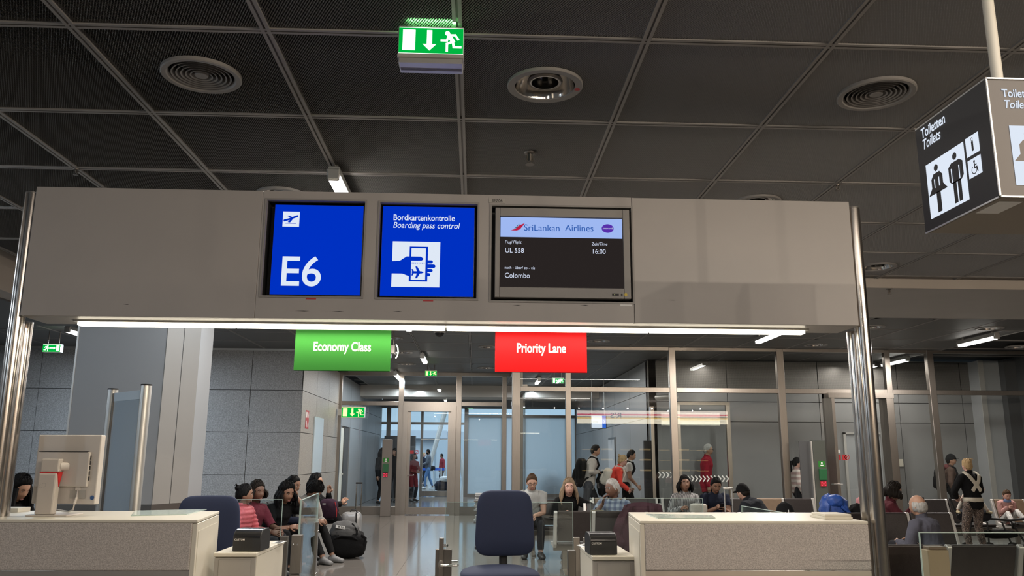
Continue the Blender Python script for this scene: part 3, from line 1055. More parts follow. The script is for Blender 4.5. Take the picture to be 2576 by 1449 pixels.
def downlight(label, px, py, z, R=0.23, group='round downlights', sticker=False):
    p = let_in(atz(px, py, z), R)
    t = thing('downlight', label, 'downlight', p, 0, group)
    c = (p.x, p.y, z)
    MB().lathe(c, [(R, 0.012), (R, -0.006), (R * 0.985, -0.010), (R * 0.80, -0.008), (R * 0.79, 0.012)], 40).build('trim_ring', M['rail'], t, True)
    MB().lathe(c, [(R * 0.79, 0.0), (R * 0.74, 0.05), (R * 0.62, 0.12), (R * 0.42, 0.17), (R * 0.42, 0.24)], 40).build('reflector', M['chrome'], t, True)
    MB().lathe(c, [(R * 0.43, 0.05), (R * 0.43, 0.02), (R * 0.36, 0.02), (R * 0.33, 0.15), (0.001, 0.17)], 32).build('inner_ring', M['chrome'], t, True)
    MB().lathe(c, [(R * 0.36, 0.022), (R * 0.43, 0.018), (R * 0.47, 0.03)], 32).build('ring_lip', M['steel_dark'], t, True)
    MB().tube([(p.x, p.y, z + 0.24), (p.x, p.y, z + 0.10)], 0.02, 8).build('lamp', M['black'], t)
    if sticker:
        q = atz(1452, 222, z)
        MB().ell((q.x, q.y, z - 0.009), (0.020, 0.020, 0.002)).build('sticker', M['sticker_red'], t)
    return t


def diffuser(label, px, py, z, R=0.25):
    p = let_in(atz(px, py, z), R)
    t = thing('air_diffuser', label, 'air vent', p, 0, 'round ceiling air diffusers')
    c = (p.x, p.y, z)
    MB().lathe(c, [(R, 0.012), (R, -0.008), (R * 0.97, -0.014), (R * 0.86, -0.012), (R * 0.80, 0.004), (R * 0.80, 0.02)], 48).build('outer_ring', M['gantry_dark'], t, True)
    for k in range(5):
        r = R * (0.745 - 0.115 * k)
        MB().lathe(c, [(r, -0.006), (r - 0.010, -0.002), (r - R * 0.085, 0.045), (r - R * 0.085, 0.050), (r - 0.004, 0.006)], 48, True).build('vane_ring', M['gantry_dark'], t, True)
    MB().lathe(c, [(0.001, -0.006), (R * 0.16, -0.006), (R * 0.175, 0.0), (R * 0.175, 0.04)], 32).build('centre_disc', M['gantry_dark'], t, True)
    MB().lathe(c, [(0.001, 0.10), (R * 0.82, 0.10), (R * 0.82, 0.01)], 32).build('duct', M['void'], t, True)
    return t


diffuser('round grey air diffuser on the near ceiling, left of the exit sign', 507, 190, ZN - 0.004)
diffuser('round grey air diffuser on the near ceiling, left of the toilets sign', 2204, 237, ZN - 0.004)
downlight('chrome downlight with red sticker beside the hanging exit sign', 1371, 216, ZN - 0.004, 0.25, sticker=True)
downlight('downlight half hidden by the gantry top under the tube lamp', 708, 491, ZN - 0.004)
downlight('downlight half hidden by the gantry top, above its right panel', 1903, 510, ZN - 0.004)
downlight('downlight in front of the cross beam, beside the right steel posts', 2208, 672, ZN - 0.004)
for px, py, lb in ((2480, 829, 'downlight behind the cross beam at the far right'), (2192, 823, 'downlight behind the cross beam hidden by the right post'),
                   (2052, 868, 'downlight over the glass wall left of the right posts'), (1505, 858, 'downlight right of the red hanging sign'),
                   (1230, 873, 'downlight left of the red hanging sign'), (985, 851, 'downlight right of the green hanging sign'),
                   (1012, 887, 'downlight behind the round emergency lamp'), (1022, 914, 'downlight beside the distant short tube lamp'),
                   (1222, 928, 'far downlight over the left glass wall'), (2560, 873, 'downlight at the right edge over the glass wall')):
    downlight(lb, px, py, ZF - 0.004, 0.23)


def tube_lamp(label, px, py, z, sgn, length=1.2, power=165):
    """linear ceiling lamp running along the depth of the hall; (px,py) is the end one sees first"""
    p = atz(px, py, z)
    t = thing('tube_lamp', label, 'ceiling lamp', (p.x, p.y, z), 0, 'linear tube lamps under the ceiling rails')
    y0, y1 = (p.y, p.y + length) if sgn > 0 else (p.y - length, p.y)
    x = p.x
    MB().prism([(x - 0.045, z + 0.075), (x + 0.045, z + 0.075), (x + 0.055, z + 0.005), (x - 0.055, z + 0.005)], y0 + 0.012, y1 - 0.012).build('housing', M['alu'], t, bevel=0.004, segs=1)
    MB().prism([(x - 0.052, z + 0.004), (x + 0.052, z + 0.004), (x + 0.042, z - 0.042), (x - 0.042, z - 0.042)], y0 + 0.06, y1 - 0.06).build('diffuser', M['em_lamp'], t)
    for y in (y0, y1 - 0.05):
        MB().prism([(x - 0.052, z + 0.05), (x + 0.052, z + 0.05), (x + 0.044, z - 0.044), (x - 0.044, z - 0.044)], y, y + 0.05).build('end_cap', M['alu'], t, bevel=0.006, segs=1)
    for y in (y0 + 0.15, y1 - 0.15):
        MB().box(x - 0.012, x + 0.012, y - 0.012, y + 0.012, z + 0.07, z + 0.14).build('hanger', M['alu'], t)
    area('tube_and_fill_light', (x, (y0 + y1) / 2, z - 0.047), 0.08, length - 0.12, power, COOL if x < -2.5 else NEUT)     # the lamp's own light
    return t


tube_lamp('lit tube lamp rising behind the gantry above the blue gate sign', 838, 438, ZN - 0.12, 1, power=60)
tube_lamp('lit tube lamp just under the light strip, left of the dome camera', 1030, 829, ZF - 0.11, -1)
tube_lamp('lit tube lamp in the middle, before the green distant exit sign', 1062, 896, ZF - 0.11, 1, power=130)
tube_lamp('lit tube lamp seen through the left glass wall, over its first post', 994, 940, ZF - 0.11, 1, power=70)
tube_lamp('lit tube lamp seen through glass below the red hanging sign', 1357, 955, ZF - 0.11, 1, power=70)
tube_lamp('lit tube lamp left of the grey column, above the small exit sign', 168, 829, ZF - 0.11, 1)
tube_lamp('lit tube lamp under the right end of the light strip', 1962, 836, ZF - 0.11, 1)
tube_lamp('long lit tube lamp at the far right under the beam', 2509, 846, ZF - 0.11, 1)
tube_lamp('lit tube lamp right of the right posts, against the glass wall', 2285, 903, ZF - 0.11, 1, power=40)

for px in (560, 1180, 1800):          # unseen fill lights added behind the gantry, no lamps modelled there
    q = atz(px, 600, ZN - 0.12)
    area('tube_and_fill_light', (q.x, q.y + .6, q.z), 0.08, 1.08, 35 if px < 700 else 100, COOL if q.x < -2.5 else NEUT)


# ================================================================== EXIT SIGNS
def exit_sign(label, x, y, ztop, w, order, rotz=0.0, deep=0.10, ym='em_exit_w', base=True, gm='em_exit'):
    """lit pictogram box facing the hall; order = arrow style"""
    t = thing('exit_sign', label, 'exit sign', (x, y, ztop), rotz)
    R = ROOT[t.name]
    h = w * 0.47
    old = ROOT[t.name]
    ROOT[t.name] = Matrix.Identity(4)          # shapes below are written in the sign's own frame
    MB().box(-w / 2, w / 2, 0.0, deep, -h, 0.0).build('housing', M['alu'], t, bevel=0.004, segs=1)
    MB().box(-w / 2 + .004, w / 2 - .004, -0.004, 0.0, -h + .004, -0.012).build('lit_frame', M[ym], t)
    e = 0.004 * w / 0.35
    Flat((0, -0.005, 0)).rect(-w / 2 + e, -h + e, w / 2 - e, -0.012 - e).build('lit_face', M[gm], t)
    F = Flat((0, -0.005, 0))
    mh = h * 0.72
    zb = -h * 0.5 - mh / 2 - 0.004
    if order == 'down':
        F.rect(-w * .43, zb, -w * .24, zb + mh, 2)
        F.rect(-w * .065, zb + mh * .3, w * .015, zb + mh, 2).poly([(-w * .13, zb + mh * .32), (-w * .025, zb), (w * .08, zb + mh * .32)], 2)
        running_man(F, w * .15, zb, mh * .96)
    elif order == 'right':
        running_man(F, -w * .44, zb, mh * .96, True)
        F.rect(-w * .10, zb + mh * .45, w * .14, zb + mh * .58, 2).poly([(w * .12, zb + mh * .28), (w * .12, zb + mh * .75), (w * .22, zb + mh * .515)], 2)
        F.rect(w * .26, zb, w * .43, zb + mh, 2)
    else:
        F.rect(-w * .43, zb, -w * .26, zb + mh, 2)
        F.rect(-w * .14, zb + mh * .45, w * .12, zb + mh * .58, 2).poly([(-w * .12, zb + mh * .28), (-w * .22, zb + mh * .515), (-w * .12, zb + mh * .75)], 2)
        running_man(F, w * .12, zb, mh * .96)
    F.build('pictogram', M[ym], t)
    if base:
        MB().box(-w / 2 - .002, w / 2 + .002, -0.012, deep + .005, -h - 0.022, -h).build('base_lip', M['white_alu'], t, bevel=0.003, segs=1)
        MB().box(-w / 2 + .006, w / 2 - .006, 0.0, deep, -h - 0.052, -h - 0.022).build('base_box', M['alu'], t, bevel=0.003, segs=1)
        g = MB()
        for i in range(3):
            y0 = 0.062 + i * 0.012
            g.box(-w / 2 + .012, w / 2 - .012, y0, y0 + 0.007, -h - 0.0535, -h - 0.052)
        g.build('base_grille', M['steel_dark'], t)
        Flat((w * .30, -0.002 + 0.02, -h - 0.0525), (1, 0, 0), (0, 1, 0)).rect(-.04, 0, .06, .02).build('rating_label', M['paper'], t)
        for s in (-1, 1):
            MB().tube([(s * w * .46, deep / 2, 0), (s * w * .46, deep / 2, max(0.02, ZN - ztop))], 0.006, 8).build('hanger', M['alu'], t)
    elif ztop > 3.0:
        for s in (-1, 1):
            MB().tube([(s * w * .3, deep / 2, 0), (s * w * .3, deep / 2, ZF - ztop)], 0.008, 8).build('hanger', M['steel_dark'], t)
    if w > .5:
        MB().box(-w / 2 - .10, -w / 2, .03, .09, -h * .8, -h * .2).build('side_bracket', M['alu'], t)
    ROOT[t.name] = old
    return t


q0, q1 = at(1003, 70, 4.25), at(1168, 70, 4.25)
exit_sign('green lit exit sign with down arrow hanging from the near ceiling', (q0.x + q1.x) / 2, 4.25, at(1086, 66, 4.25).z, q1.x - q0.x, 'down', deep=0.13)
gl = bpy.data.lights.new('exit_sign_glow', 'AREA')     # the sign's own upward light on the panels above it
gl.shape, gl.size, gl.size_y, gl.energy, gl.color = 'RECTANGLE', 0.28, 0.03, 0.9, (0.25, 1.0, 0.3)
go = bpy.data.objects.new('exit_sign_glow', gl)
go.location, go.rotation_euler = ((q0.x + q1.x) / 2, 4.235, at(1086, 66, 4.25).z + 0.012), (RAD(140), 0, 0)
COL.objects.link(go)
q = at(130, 876, 15.5)
exit_sign('small green exit sign with right arrow before the left stone wall', q.x, 15.5, at(130, 865, 15.5).z, 0.33, 'right', base=False)
q = at(1084, 940, 20.6)
exit_sign('small yellowish green exit sign under the ceiling before the glass door', q.x, 20.6, at(1084, 932, 20.6).z, 0.30, 'down', ym='em_exit_y', base=False)
q = at(888, 1037, 22.2)
exit_sign('large exit sign with yellow pictogram on the left glass wall', q.x, 22.2, at(888, 1023, 22.2).z, 0.62, 'down', ym='em_exit_y', base=False, deep=0.16)
q = at(1404, 958, 17.6)
exit_sign('small green exit sign with left arrow behind glass under the red sign', q.x, 17.6, at(1404, 950, 17.6).z, 0.26, 'left', base=False)
# emergency lamp edge-on beside the green hanging sign
q = at(990, 885, 15.0)
t = thing('emergency_sign', 'curved exit sign seen edge-on beside the green hanging sign', 'exit sign', q)
MB().box(q.x - .05, q.x + .03, 14.9, 15.1, q.z - .05, q.z + .12).build('housing', M['steel_dark'], t, bevel=.01)
MB().tube([(q.x + .03 + .06 * math.cos(a), 14.95, q.z + .13 * math.sin(a)) for a in (-1.3, -.7, 0, .7, 1.3)], (0.012), 8).build('lit_edge', M['em_exit_w'], t)
MB().obox((q.x - .06, 14.95, q.z - .07), .05, .1, .09, 0, 0).build('lamp_head', M['em_white'], t)
MB().tube([(q.x - .01, 15, q.z + .12), (q.x - .01, 15, ZF)], .012, 8).build('hanger', M['steel_dark'], t)

# dome camera, sprinklers
q = atz(1106, 832, ZF)
t = thing('dome_camera', 'dark dome camera on the ceiling under the light strip', 'camera', q)
MB().lathe((q.x, q.y, ZF), [(0.001, 0), (0.115, 0), (0.115, -0.03), (0.085, -0.045)], 24).build('mount_ring', M['white_alu'], t, True)
MB().ell((q.x, q.y, ZF - 0.045), (0.085, 0.085, 0.075)).build('dome', M['black_gloss'], t, True)


def sprinkler(label, px, py, z, s=1.0):
    p = atz(px, py, z)
    t = thing('sprinkler', label, 'sprinkler', p, 0)
    MB().lathe(p, [(0.001, 0), (0.03 * s, 0), (0.026 * s, -0.012), (0.012 * s, -0.014)], 16).build('escutcheon', M['steel_dark'], t, True)
    MB().tube([p, p + Vector((0, 0, -0.045 * s))], 0.010 * s, 8).tube([p + Vector((-0.012 * s, 0, -0.02)), p + Vector((-0.016 * s, 0, -.04 * s)), p + Vector((0, 0, -.06 * s)), p + Vector((.016 * s, 0, -.04 * s)), p + Vector((.012 * s, 0, -.02))], 0.004 * s, 6).build('frame', M['steel_dark'], t)
    MB().lathe(p + Vector((0, 0, -0.062 * s)), [(0.001, 0), (0.024 * s, 0), (0.024 * s, -0.003), (0.001, -0.003)], 16).build('deflector', M['steel_dark'], t, True)
    return t


sprinkler('dark sprinkler head on the near ceiling below the chrome downlight', 1333, 384, ZN, 1.6)
MBs = atz(1333, 386, ZN)
sprinkler('small sprinkler head under the beam at the right', 2236, 727, ZF, 1.2)
sprinkler('sprinkler head on a ceiling rail left of the gantry top', 192, 424, ZN, 0.9)
sprinkler('sprinkler head on a ceiling rail left of the toilets sign', 2106, 464, ZN, 0.9)


# ================================================================== THE GANTRY
YG, DG = 5.2, 0.33
gx0, gx1 = -2.875, 2.508
gz0, gz1 = 2.362, 3.213
G = thing('sign_gantry', 'grey gate gantry on steel posts with three signs over the counters', 'gantry', (-0.18, YG, 0))
xa, xb = -1.4165, 1.022
op = {'gate': rect(664, 505, 914, 745, YG), 'pass': rect(952, 512, 1200, 750, YG), 'disp': rect(1236, 521, 1590, 758, YG)}


def framed(y0, y1):
    mb = MB()
    x = xa
    for k in ('gate', 'pass', 'disp'):
        x0, x1, z0, z1 = op[k]
        mb.box(x, x0, y0, y1, gz0, gz1)
        mb.box(x0, x1, y0, y1, z1, gz1).box(x0, x1, y0, y1, gz0, z0)
        x = x1
    mb.box(x, xb - 0.002, y0, y1, gz0, gz1)
    return mb


MB().box(gx0, xa - 0.002, YG, YG + 0.03, gz0, gz1).build('left_panel', M['gantry'], G, bevel=0.003, segs=1)
MB().box(xb + 0.001, gx1, YG, YG + 0.03, gz0, gz1).build('right_panel', M['gantry'], G, bevel=0.003, segs=1)
framed(YG, YG + 0.03).build('centre_panel', M['gantry'], G)
MB().box(gx0, gx1, YG + 0.03, YG + DG, gz1 - 0.02, gz1).build('top_plate', M['gantry_dark'], G)
MB().box(gx0, gx1, YG + DG - 0.02, YG + DG, gz0, gz1 - 0.02).build('rear_panel', M['gantry'], G)
MB().box(gx0, gx1, YG + 0.03, YG + DG - 0.02, gz0, gz0 + 0.02).build('underside', M['gantry'], G)
for s, x in ((0, gx0), (1, gx1 - 0.02)):
    MB().box(x, x + 0.02, YG + 0.03, YG + DG - 0.02, gz0 + 0.02, gz1 - 0.02).build('end_plate', M['gantry'], G)
# reveals round the signs
for k, dp in (('gate', 0.05), ('pass', 0.05), ('disp', 0.07)):
    x0, x1, z0, z1 = op[k]
    mb = MB()
    w = 0.004
    mb.box(x0, x0 + w, YG + .03, YG + .12, z0, z1).box(x1 - w, x1, YG + .03, YG + .12, z0, z1).box(x0, x1, YG + .03, YG + .12, z1 - w, z1).box(x0, x1, YG + .03, YG + .12, z0, z0 + w)
    mb.box(x0, x1, YG + .12, YG + .13, z0, z1)
    mb.build('sign_recess', M['black'], G)
    fr = MB()
    e = 0.012
    for a, b, c, d in ((x0 - e, x1 + e, z1, z1 + e), (x0 - e, x1 + e, z0 - e, z0), (x0 - e, x0, z0, z1), (x1, x1 + e, z0, z1)):
        fr.box(a, b, YG - 0.006, YG, c, d)
    fr.build('sign_surround', M['gantry_dark'], G)
# posts: two polished tubes at each end
PR = 0.046
for label, x, y, z1 in (('front', gx0 - PR - 0.002, YG + 0.06, gz1 - 0.03), ('front', gx1 + PR + 0.002, YG + 0.06, gz1 - 0.03)):
    MB().tube([(x, y, 0), (x, y, z1)], PR, 28).build('post', M['post'], G, True)
    MB().lathe((x, y, z1), [(0.001, 0.003), (PR - .002, 0.003), (PR + .0006, -0.006)], 28).build('post_cap', M['alu'], G, True)
for px, py in ((63, 830), (2148, 850)):
    x = at(px, py, YG + 0.27).x
    MB().tube([(x, YG + 0.27, 0), (x, YG + 0.27, gz0)], PR, 28).build('post', M['post'], G, True)
# light strip under the gantry
lx0, lx1 = at(200, 806, 5.38).x, at(2022, 832, 5.38).x
xm1, xm2 = at(592, 810, 5.38).x, at(1634, 827, 5.38).x
MB().box(lx0 - 0.02, lx1 + 0.02, 5.335, 5.425, gz0 - 0.012, gz0).build('light_housing', M['alu'], G)
for a, b in ((lx0, xm1), (xm1, at(1122, 818, 5.38).x), (at(1122, 818, 5.38).x, xm2), (xm2, lx1)):
    MB().box(a + 0.006, b - 0.006, 5.345, 5.415, gz0 - 0.034, gz0 - 0.012).build('light_strip', M['em_strip'], G)
area('gantry_light', ((lx0 + lx1) / 2, 5.38, gz0 - 0.045), lx1 - lx0, 0.06, 22, (1.0, 0.87, 0.66))
# plates and stickers on the gantry
x0, x1, z0, z1 = rect(1230, 500, 1271, 511, YG)
MB().box(x0, x1, YG - 0.004, YG, z0, z1).build('number_plate', M['cream_edge'], G)
text('3EZ06', (z1 - z0) * 1.05, ((x0 + x1) / 2, YG - 0.005, z0 + (z1 - z0) * 0.16), (1, 0, 0), G, M['ink'], 0.85, weight=0.01, align='CENTER')
for px, py in ((782, 751), (1077, 756)):
    q = at(px, py, YG)
    Flat((q.x, YG, q.z)).rect(-0.033, -0.006, 0.033, 0.006).build('red_sticker', M['sticker_red'], G)
q = at(1575, 768, YG)
Flat((q.x, YG, q.z)).rect(-0.038, -0.006, 0.038, 0.006).build('inventory_sticker', M['paper'], G)
for px, py, w in ((318, 766, .02), (760, 782, .05), (850, 783, .04), (1000, 783, .03), (1690, 755, .03), (1470, 768, .03), (1300, 768, .03)):
    q = at(px, py, YG)
    Flat((q.x, YG, q.z)).poly([(-w, 0), (w * .3, -.0022), (w, .0004), (w * .2, .0018)]).build('scuff_mark', M['joint'], G)

# gate number sign
x0, x1, z0, z1 = rect(674, 511, 912, 742, YG)
xL, xR = x0, x1
S = thing('gate_number_sign', 'blue lit gate sign reading E6 with a plane symbol', 'sign', ((x0 + x1) / 2, YG + 0.05, z0))
MB().box(x0 + 0.014, x1, YG + 0.035, YG + 0.11, z0, z1).build('housing', M['black_gloss'], S, bevel=0.004, segs=1)
MB().box(x0 + 0.022, x1 - 0.010, YG + 0.030, YG + 0.035, z0 + 0.008, z1 - 0.006).build('lit_face', M['em_blue'], S)
yf = YG + 0.030
a0, a1, b0, b1 = rect(709, 529, 751, 567, YG)
Flat((0, yf, 0)).rect(a0, b0, a1, b1).build('symbol_ground', M['em_white'], S)
cxp, cz, w = (a0 + a1) / 2, (b0 + b1) / 2, (a1 - a0)
F = Flat((cxp, yf, cz))
F.line([(-.40 * w, -.10 * w), (-.15 * w, -.02 * w), (.36 * w, .19 * w)], .12 * w, 2)
F.poly([(-.20 * w, -.20 * w), (-.05 * w, -.22 * w), (.20 * w, .13 * w), (.02 * w, .06 * w)], 2)
F.poly([(-.25 * w, .20 * w), (-.15 * w, .22 * w), (.16 * w, .10 * w), (.02 * w, .04 * w)], 2)
F.poly([(-.42 * w, -.02 * w), (-.34 * w, -.02 * w), (-.22 * w, -.10 * w), (-.40 * w, -.14 * w)], 2)
F.rect(-.34 * w, -.29 * w, .30 * w, -.25 * w, 2)
F.build('plane_symbol', M['em_blue'], S)
e0, e1, f0, f1 = rect(699, 638, 805, 716, YG)
text('E6', (f1 - f0) / 0.735, (e0, yf - 0.001, f0), (1, 0, 0), S, M['em_white'], 1.0, weight=0.015)

# boarding pass control sign
x0, x1, z0, z1 = rect(956, 515, 1195, 746, YG)
S = thing('boarding_pass_sign', 'blue lit sign reading Bordkartenkontrolle with a hand holding a pass', 'sign', ((x0 + x1) / 2, YG + 0.05, z0))
MB().box(x0, x1, YG + 0.035, YG + 0.11, z0, z1).build('housing', M['black_gloss'], S, bevel=0.004, segs=1)
MB().box(x0 + 0.006, x1 - 0.008, YG + 0.030, YG + 0.035, z0 + 0.008, z1 - 0.006).build('lit_face', M['em_blue'], S)
e0, e1, f0, f1 = rect(988, 533, 1144, 551, YG)
text('Bordkartenkontrolle', 0.0565, (e0, yf - 0.001, f0 - 0.002), (1, 0, 0), S, M['em_white'], 0.865, weight=0.022)
e0b, e1b, f0b, f1b = rect(987, 551, 1156, 572, YG)
text('Boarding pass control', 0.0565, (e0b, yf - 0.001, f0b + 0.003), (1, 0, 0), S, M['em_white'], 0.88, shear=0.22, weight=0.008)
a0, a1, b0, b1 = rect(985, 605, 1106, 720, YG)
Flat((0, yf, 0)).rect(a0, b0, a1, b1).build('symbol_ground', M['em_white'], S)
w = a1 - a0
h = b1 - b0
F = Flat((a0, yf, b0))
B = lambda u, v: (u * w, v * h)
F.poly([B(*p) for p in ((0, .56), (.16, .57), (.30, .67), (.60, .67), (.66, .62), (.62, .58), (.40, .57), (.40, .22), (.22, .29), (0, .29))], 2)
for v0, v1, ue in ((.52, .59, .85), (.42, .50, .90), (.33, .40, .85), (.24, .31, .80)):
    F.rect(.70 * w, v0 * h, (ue - .03) * w, v1 * h, 2).disc((ue - .03) * w, (v0 + v1) / 2 * h, (v1 - v0) / 2 * h, 12, 2)
F.build('hand_symbol', M['em_blue'], S)
F = Flat((a0, yf, b0))
for r in ((.36, .12, .40, .89), (.70, .12, .745, .89), (.36, .12, .745, .155), (.36, .855, .745, .89)):
    F.rect(r[0] * w, r[1] * h, r[2] * w, r[3] * h, 4)
F.build('pass_outline', M['em_blue'], S)
Flat((a0, yf, b0)).rect(.40 * w, .155 * h, .70 * w, .575 * h, 3).build('pass_ground', M['em_white'], S)
F = Flat((a0, yf, b0))
for i in range(8):
    F.rect((.41 + i * .036) * w, .515 * h, (.43 + i * .036) * w, .535 * h, 4)
F.poly([B(*p) for p in ((.42, .345), (.62, .345), (.67, .32), (.62, .295), (.42, .295))], 4)
F.poly([B(*p) for p in ((.49, .45), (.53, .45), (.60, .32), (.53, .19), (.49, .19), (.53, .32))], 4)
F.poly([B(*p) for p in ((.41, .39), (.44, .39), (.47, .32), (.44, .25), (.41, .25), (.43, .32))], 4)
F.build('plane_symbol', M['em_blue'], S)

# flight display
x0, x1, z0, z1 = rect(1245, 527, 1584, 751, YG)
S = thing('flight_display', 'flight screen in beige frame showing UL 558 to Colombo', 'screen', ((x0 + x1) / 2, YG, z0))
c0, c1, d0, d1 = rect(1257, 548, 1567, 725, YG)
bz = MB().box(x0, c0, YG - 0.02, YG + 0.06, z0, z1).box(c1, x1, YG - 0.02, YG + 0.06, z0, z1).box(c0, c1, YG - 0.02, YG + 0.06, d1, z1).box(c0, c1, YG - 0.02, YG + 0.06, z0, d0)
bz.build('bezel', M['gantry_dark'], S, bevel=0.003, segs=1)
MB().box(c0, c1, YG - 0.008, YG + 0.05, d0, d1).build('screen', M['em_screen'], S)
ys = YG - 0.008
cb0 = at(1412, 599, YG).z
Flat((0, ys, 0)).rect(c0 + .004, cb0, c1 - .004, d1 - .004).build('title_band', M['em_band'], S)


def T(body, px, pyb, size, mat='em_text', sx=0.92, sh=0.0, wt=0.0):
    p = at(px, pyb, YG)
    return text(body, size, (p.x, ys - 0.002, p.z), (1, 0, 0), S, M[mat], sx, sh, wt)


T('SriLankan', 1317, 581, 0.062, 'em_navy', 1.0)
T('Airlines', 1421, 582, 0.062, 'em_navy', 1.0)
T('Flug/', 1270, 613, 0.028)
T('Flight', 1290, 613, 0.028, sh=0.25)
T('UL 558', 1270, 636, 0.046)
T('Zeit/', 1488, 618, 0.028)
T('Time', 1507, 618, 0.028, sh=0.25)
T('16:00', 1488, 639, 0.046)
T('nach - über/', 1269, 677, 0.027)
T('to - via', 1318, 678, 0.027, sh=0.25)
T('Colombo', 1269, 699, 0.047)
p = at(1300, 574, YG)
k = 0.0028
Q = lambda pts: [((u - 1300) * k * .9, (574 - v) * k * .95) for u, v in pts]
Flat((p.x, ys - .001, p.z)).poly(Q([(1283, 581), (1296, 577), (1303, 570), (1309, 566), (1318, 566), (1313, 572), (1308, 578), (1300, 581)])).poly(Q([(1318, 566), (1322, 560), (1320, 562), (1310, 566)])).build('airline_emblem', M['em_red'], S)
Flat((p.x, ys - .001, p.z)).poly(Q([(1292, 577), (1299, 574), (1304, 567), (1309, 564), (1303, 566), (1299, 571)])).build('airline_emblem', M['em_green2'], S)
p = at(1528, 576, YG)
Flat((p.x, ys - .001, p.z)).disc(0, 0, 0.040, 28, ry=0.030).build('alliance_emblem', M['em_purple'], S)
text('oneworld', 0.0175, (p.x, ys - 0.004, p.z - 0.005), (1, 0, 0), S, M['em_text'], 0.95, align='CENTER')
p = at(1547, 743, YG)
Flat((p.x, YG - .02, p.z)).rect(-.022, -.007, .022, .007).disc(.041, 0, .007).build('button_strip', M['black'], S)
Flat((p.x, YG - .021, p.z)).disc(-.006, 0, .003).build('status_light', M['em_exit_y'], S)
p = at(1573, 743, YG)
Flat((p.x, YG - .02, p.z)).disc(0, 0, .0105).build('yellow_dot', M['yellow'], S)


# hanging lane signs under the gantry
def lane_sign(name, label, px0, px1, py1, mat, words):
    Ys = 5.475
    a, b = at(px0, py1, Ys), at(px1, py1, Ys)
    S = thing(name, label, 'sign', ((a.x + b.x) / 2, Ys, a.z))
    MB().box(a.x, b.x, Ys, Ys + 0.012, a.z, gz0 + 0.0).build('board', M[mat], S, bevel=0.003, segs=1)
    for f in (0.2, 0.8):
        x = a.x + (b.x - a.x) * f
        MB().box(x - 0.02, x + 0.02, Ys + 0.012, Ys + 0.018, gz0 - 0.08, gz0).build('bracket', M['alu'], S)
    w, px, py, size = words
    p = at(px, py, Ys)
    text(w, size, (p.x, Ys - 0.0015, p.z), (1, 0, 0), S, M['white_print'], 0.725, weight=0.035)
    return S


lane_sign('lane_sign', 'green hanging sign reading Economy Class under the gantry', 738, 981, 932, 'econ', ('Economy Class', 787, 882, 0.0865))
lane_sign('lane_sign', 'red hanging sign reading Priority Lane under the gantry', 1245, 1477, 936, 'prio', ('Priority Lane', 1299, 886, 0.0885))

# toilets sign box, upper right
YT = 2.8
c = at(2518, 495, YT)
ctop = at(2478, 195, YT)
ft = atz(2327, 588, c.z)
S = thing('toilet_sign', 'dark box sign reading Toiletten hanging from a pole at the right', 'sign', (c.x + 0.3, (YT + ft.y) / 2, c.z))
Wt = 0.95
x0 = (c.x + ft.x) / 2
MB().box(x0 + .004, x0 + Wt, YT + .004, ft.y, c.z + .004, ctop.z - .004).build('housing', M['toilet_front'], S)
MB().box(x0, x0 + .004, YT + .004, ft.y, c.z + .004, ctop.z - .004).build('side_face', M['toilet'], S)
MB().box(x0 + .012, x0 + Wt - .012, YT + .012, ft.y - .012, c.z, c.z + .004).build('underside', M['sign_under'], S)
ed = MB()
e = 0.005
for (a, b) in ((c.z - .001, c.z + e), (ctop.z - e, ctop.z + .001)):
    ed.box(x0 - .001, x0 + Wt, YT - .001, YT + e, a, b).box(x0 - .001, x0 + e, YT, ft.y, a, b)
ed.box(x0 - .001, x0 + e, YT - .001, YT + e, c.z, ctop.z)
ed.build('edge_trim', M['alu'], S)
pp = at(2500, 150, (YT + ft.y) / 2 - 0.1)
MB().tube([(x0 + .20, YT + .22, ctop.z), (x0 + .20, YT + .22, ZN)], 0.022, 16).build('pole', M['cream'], S, True)
Dp = ft.y - YT
Hh = ctop.z - c.z


def on_side(px, py):
    d = ray(px, py)
    p = CAM + d * ((x0 - CAM.x) / d.x)
    return (ft.y - p.y, p.z - c.z)


FS = lambda: Flat((x0, ft.y, c.z), (0, -1, 0))
F = FS()
r0, r1 = on_side(2331, 420), on_side(2441, 515)
u0, w1 = on_side(2329, 417)
u1, _ = on_side(2424, 362)
_, w0 = on_side(2345, 551)
F.rect(u0, w0, u1, w1)
s0, t1 = on_side(2428, 351)
s1, _ = on_side(2461, 335)
_, t0 = on_side(2435, 397)
F.rect(s0, t0, s1, t1)
_, t3 = on_side(2434, 407)
_, t2 = on_side(2440, 451)
F.rect(s0, t2, s1, t3)
F.build('symbol_ground', M['em_white'], S)


def toilets_people(F, u0, w0, W, H):
    B = lambda u, v: (u0 + u * W, w0 + v * H)
    cu, cw = B(.27, .85)
    F.disc(cu, cw, .062 * H, k=2)
    F.poly([B(*p) for p in ((.19, .76), (.35, .76), (.42, .68), (.42, .52), (.52, .40), (.02, .40), (.12, .52), (.12, .68))], 2)
    F.rect(*B(.22, .05), *B(.33, .42), 2)
    cu, cw = B(.76, .85)
    F.disc(cu, cw, .062 * H, k=2)
    F.poly([B(*p) for p in ((.66, .76), (.86, .76), (.94, .70), (.94, .46), (.88, .40), (.64, .40), (.58, .46), (.58, .70))], 2)
    F.rect(*B(.66, .05), *B(.745, .42), 2)
    F.rect(*B(.775, .05), *B(.86, .42), 2)
    return F


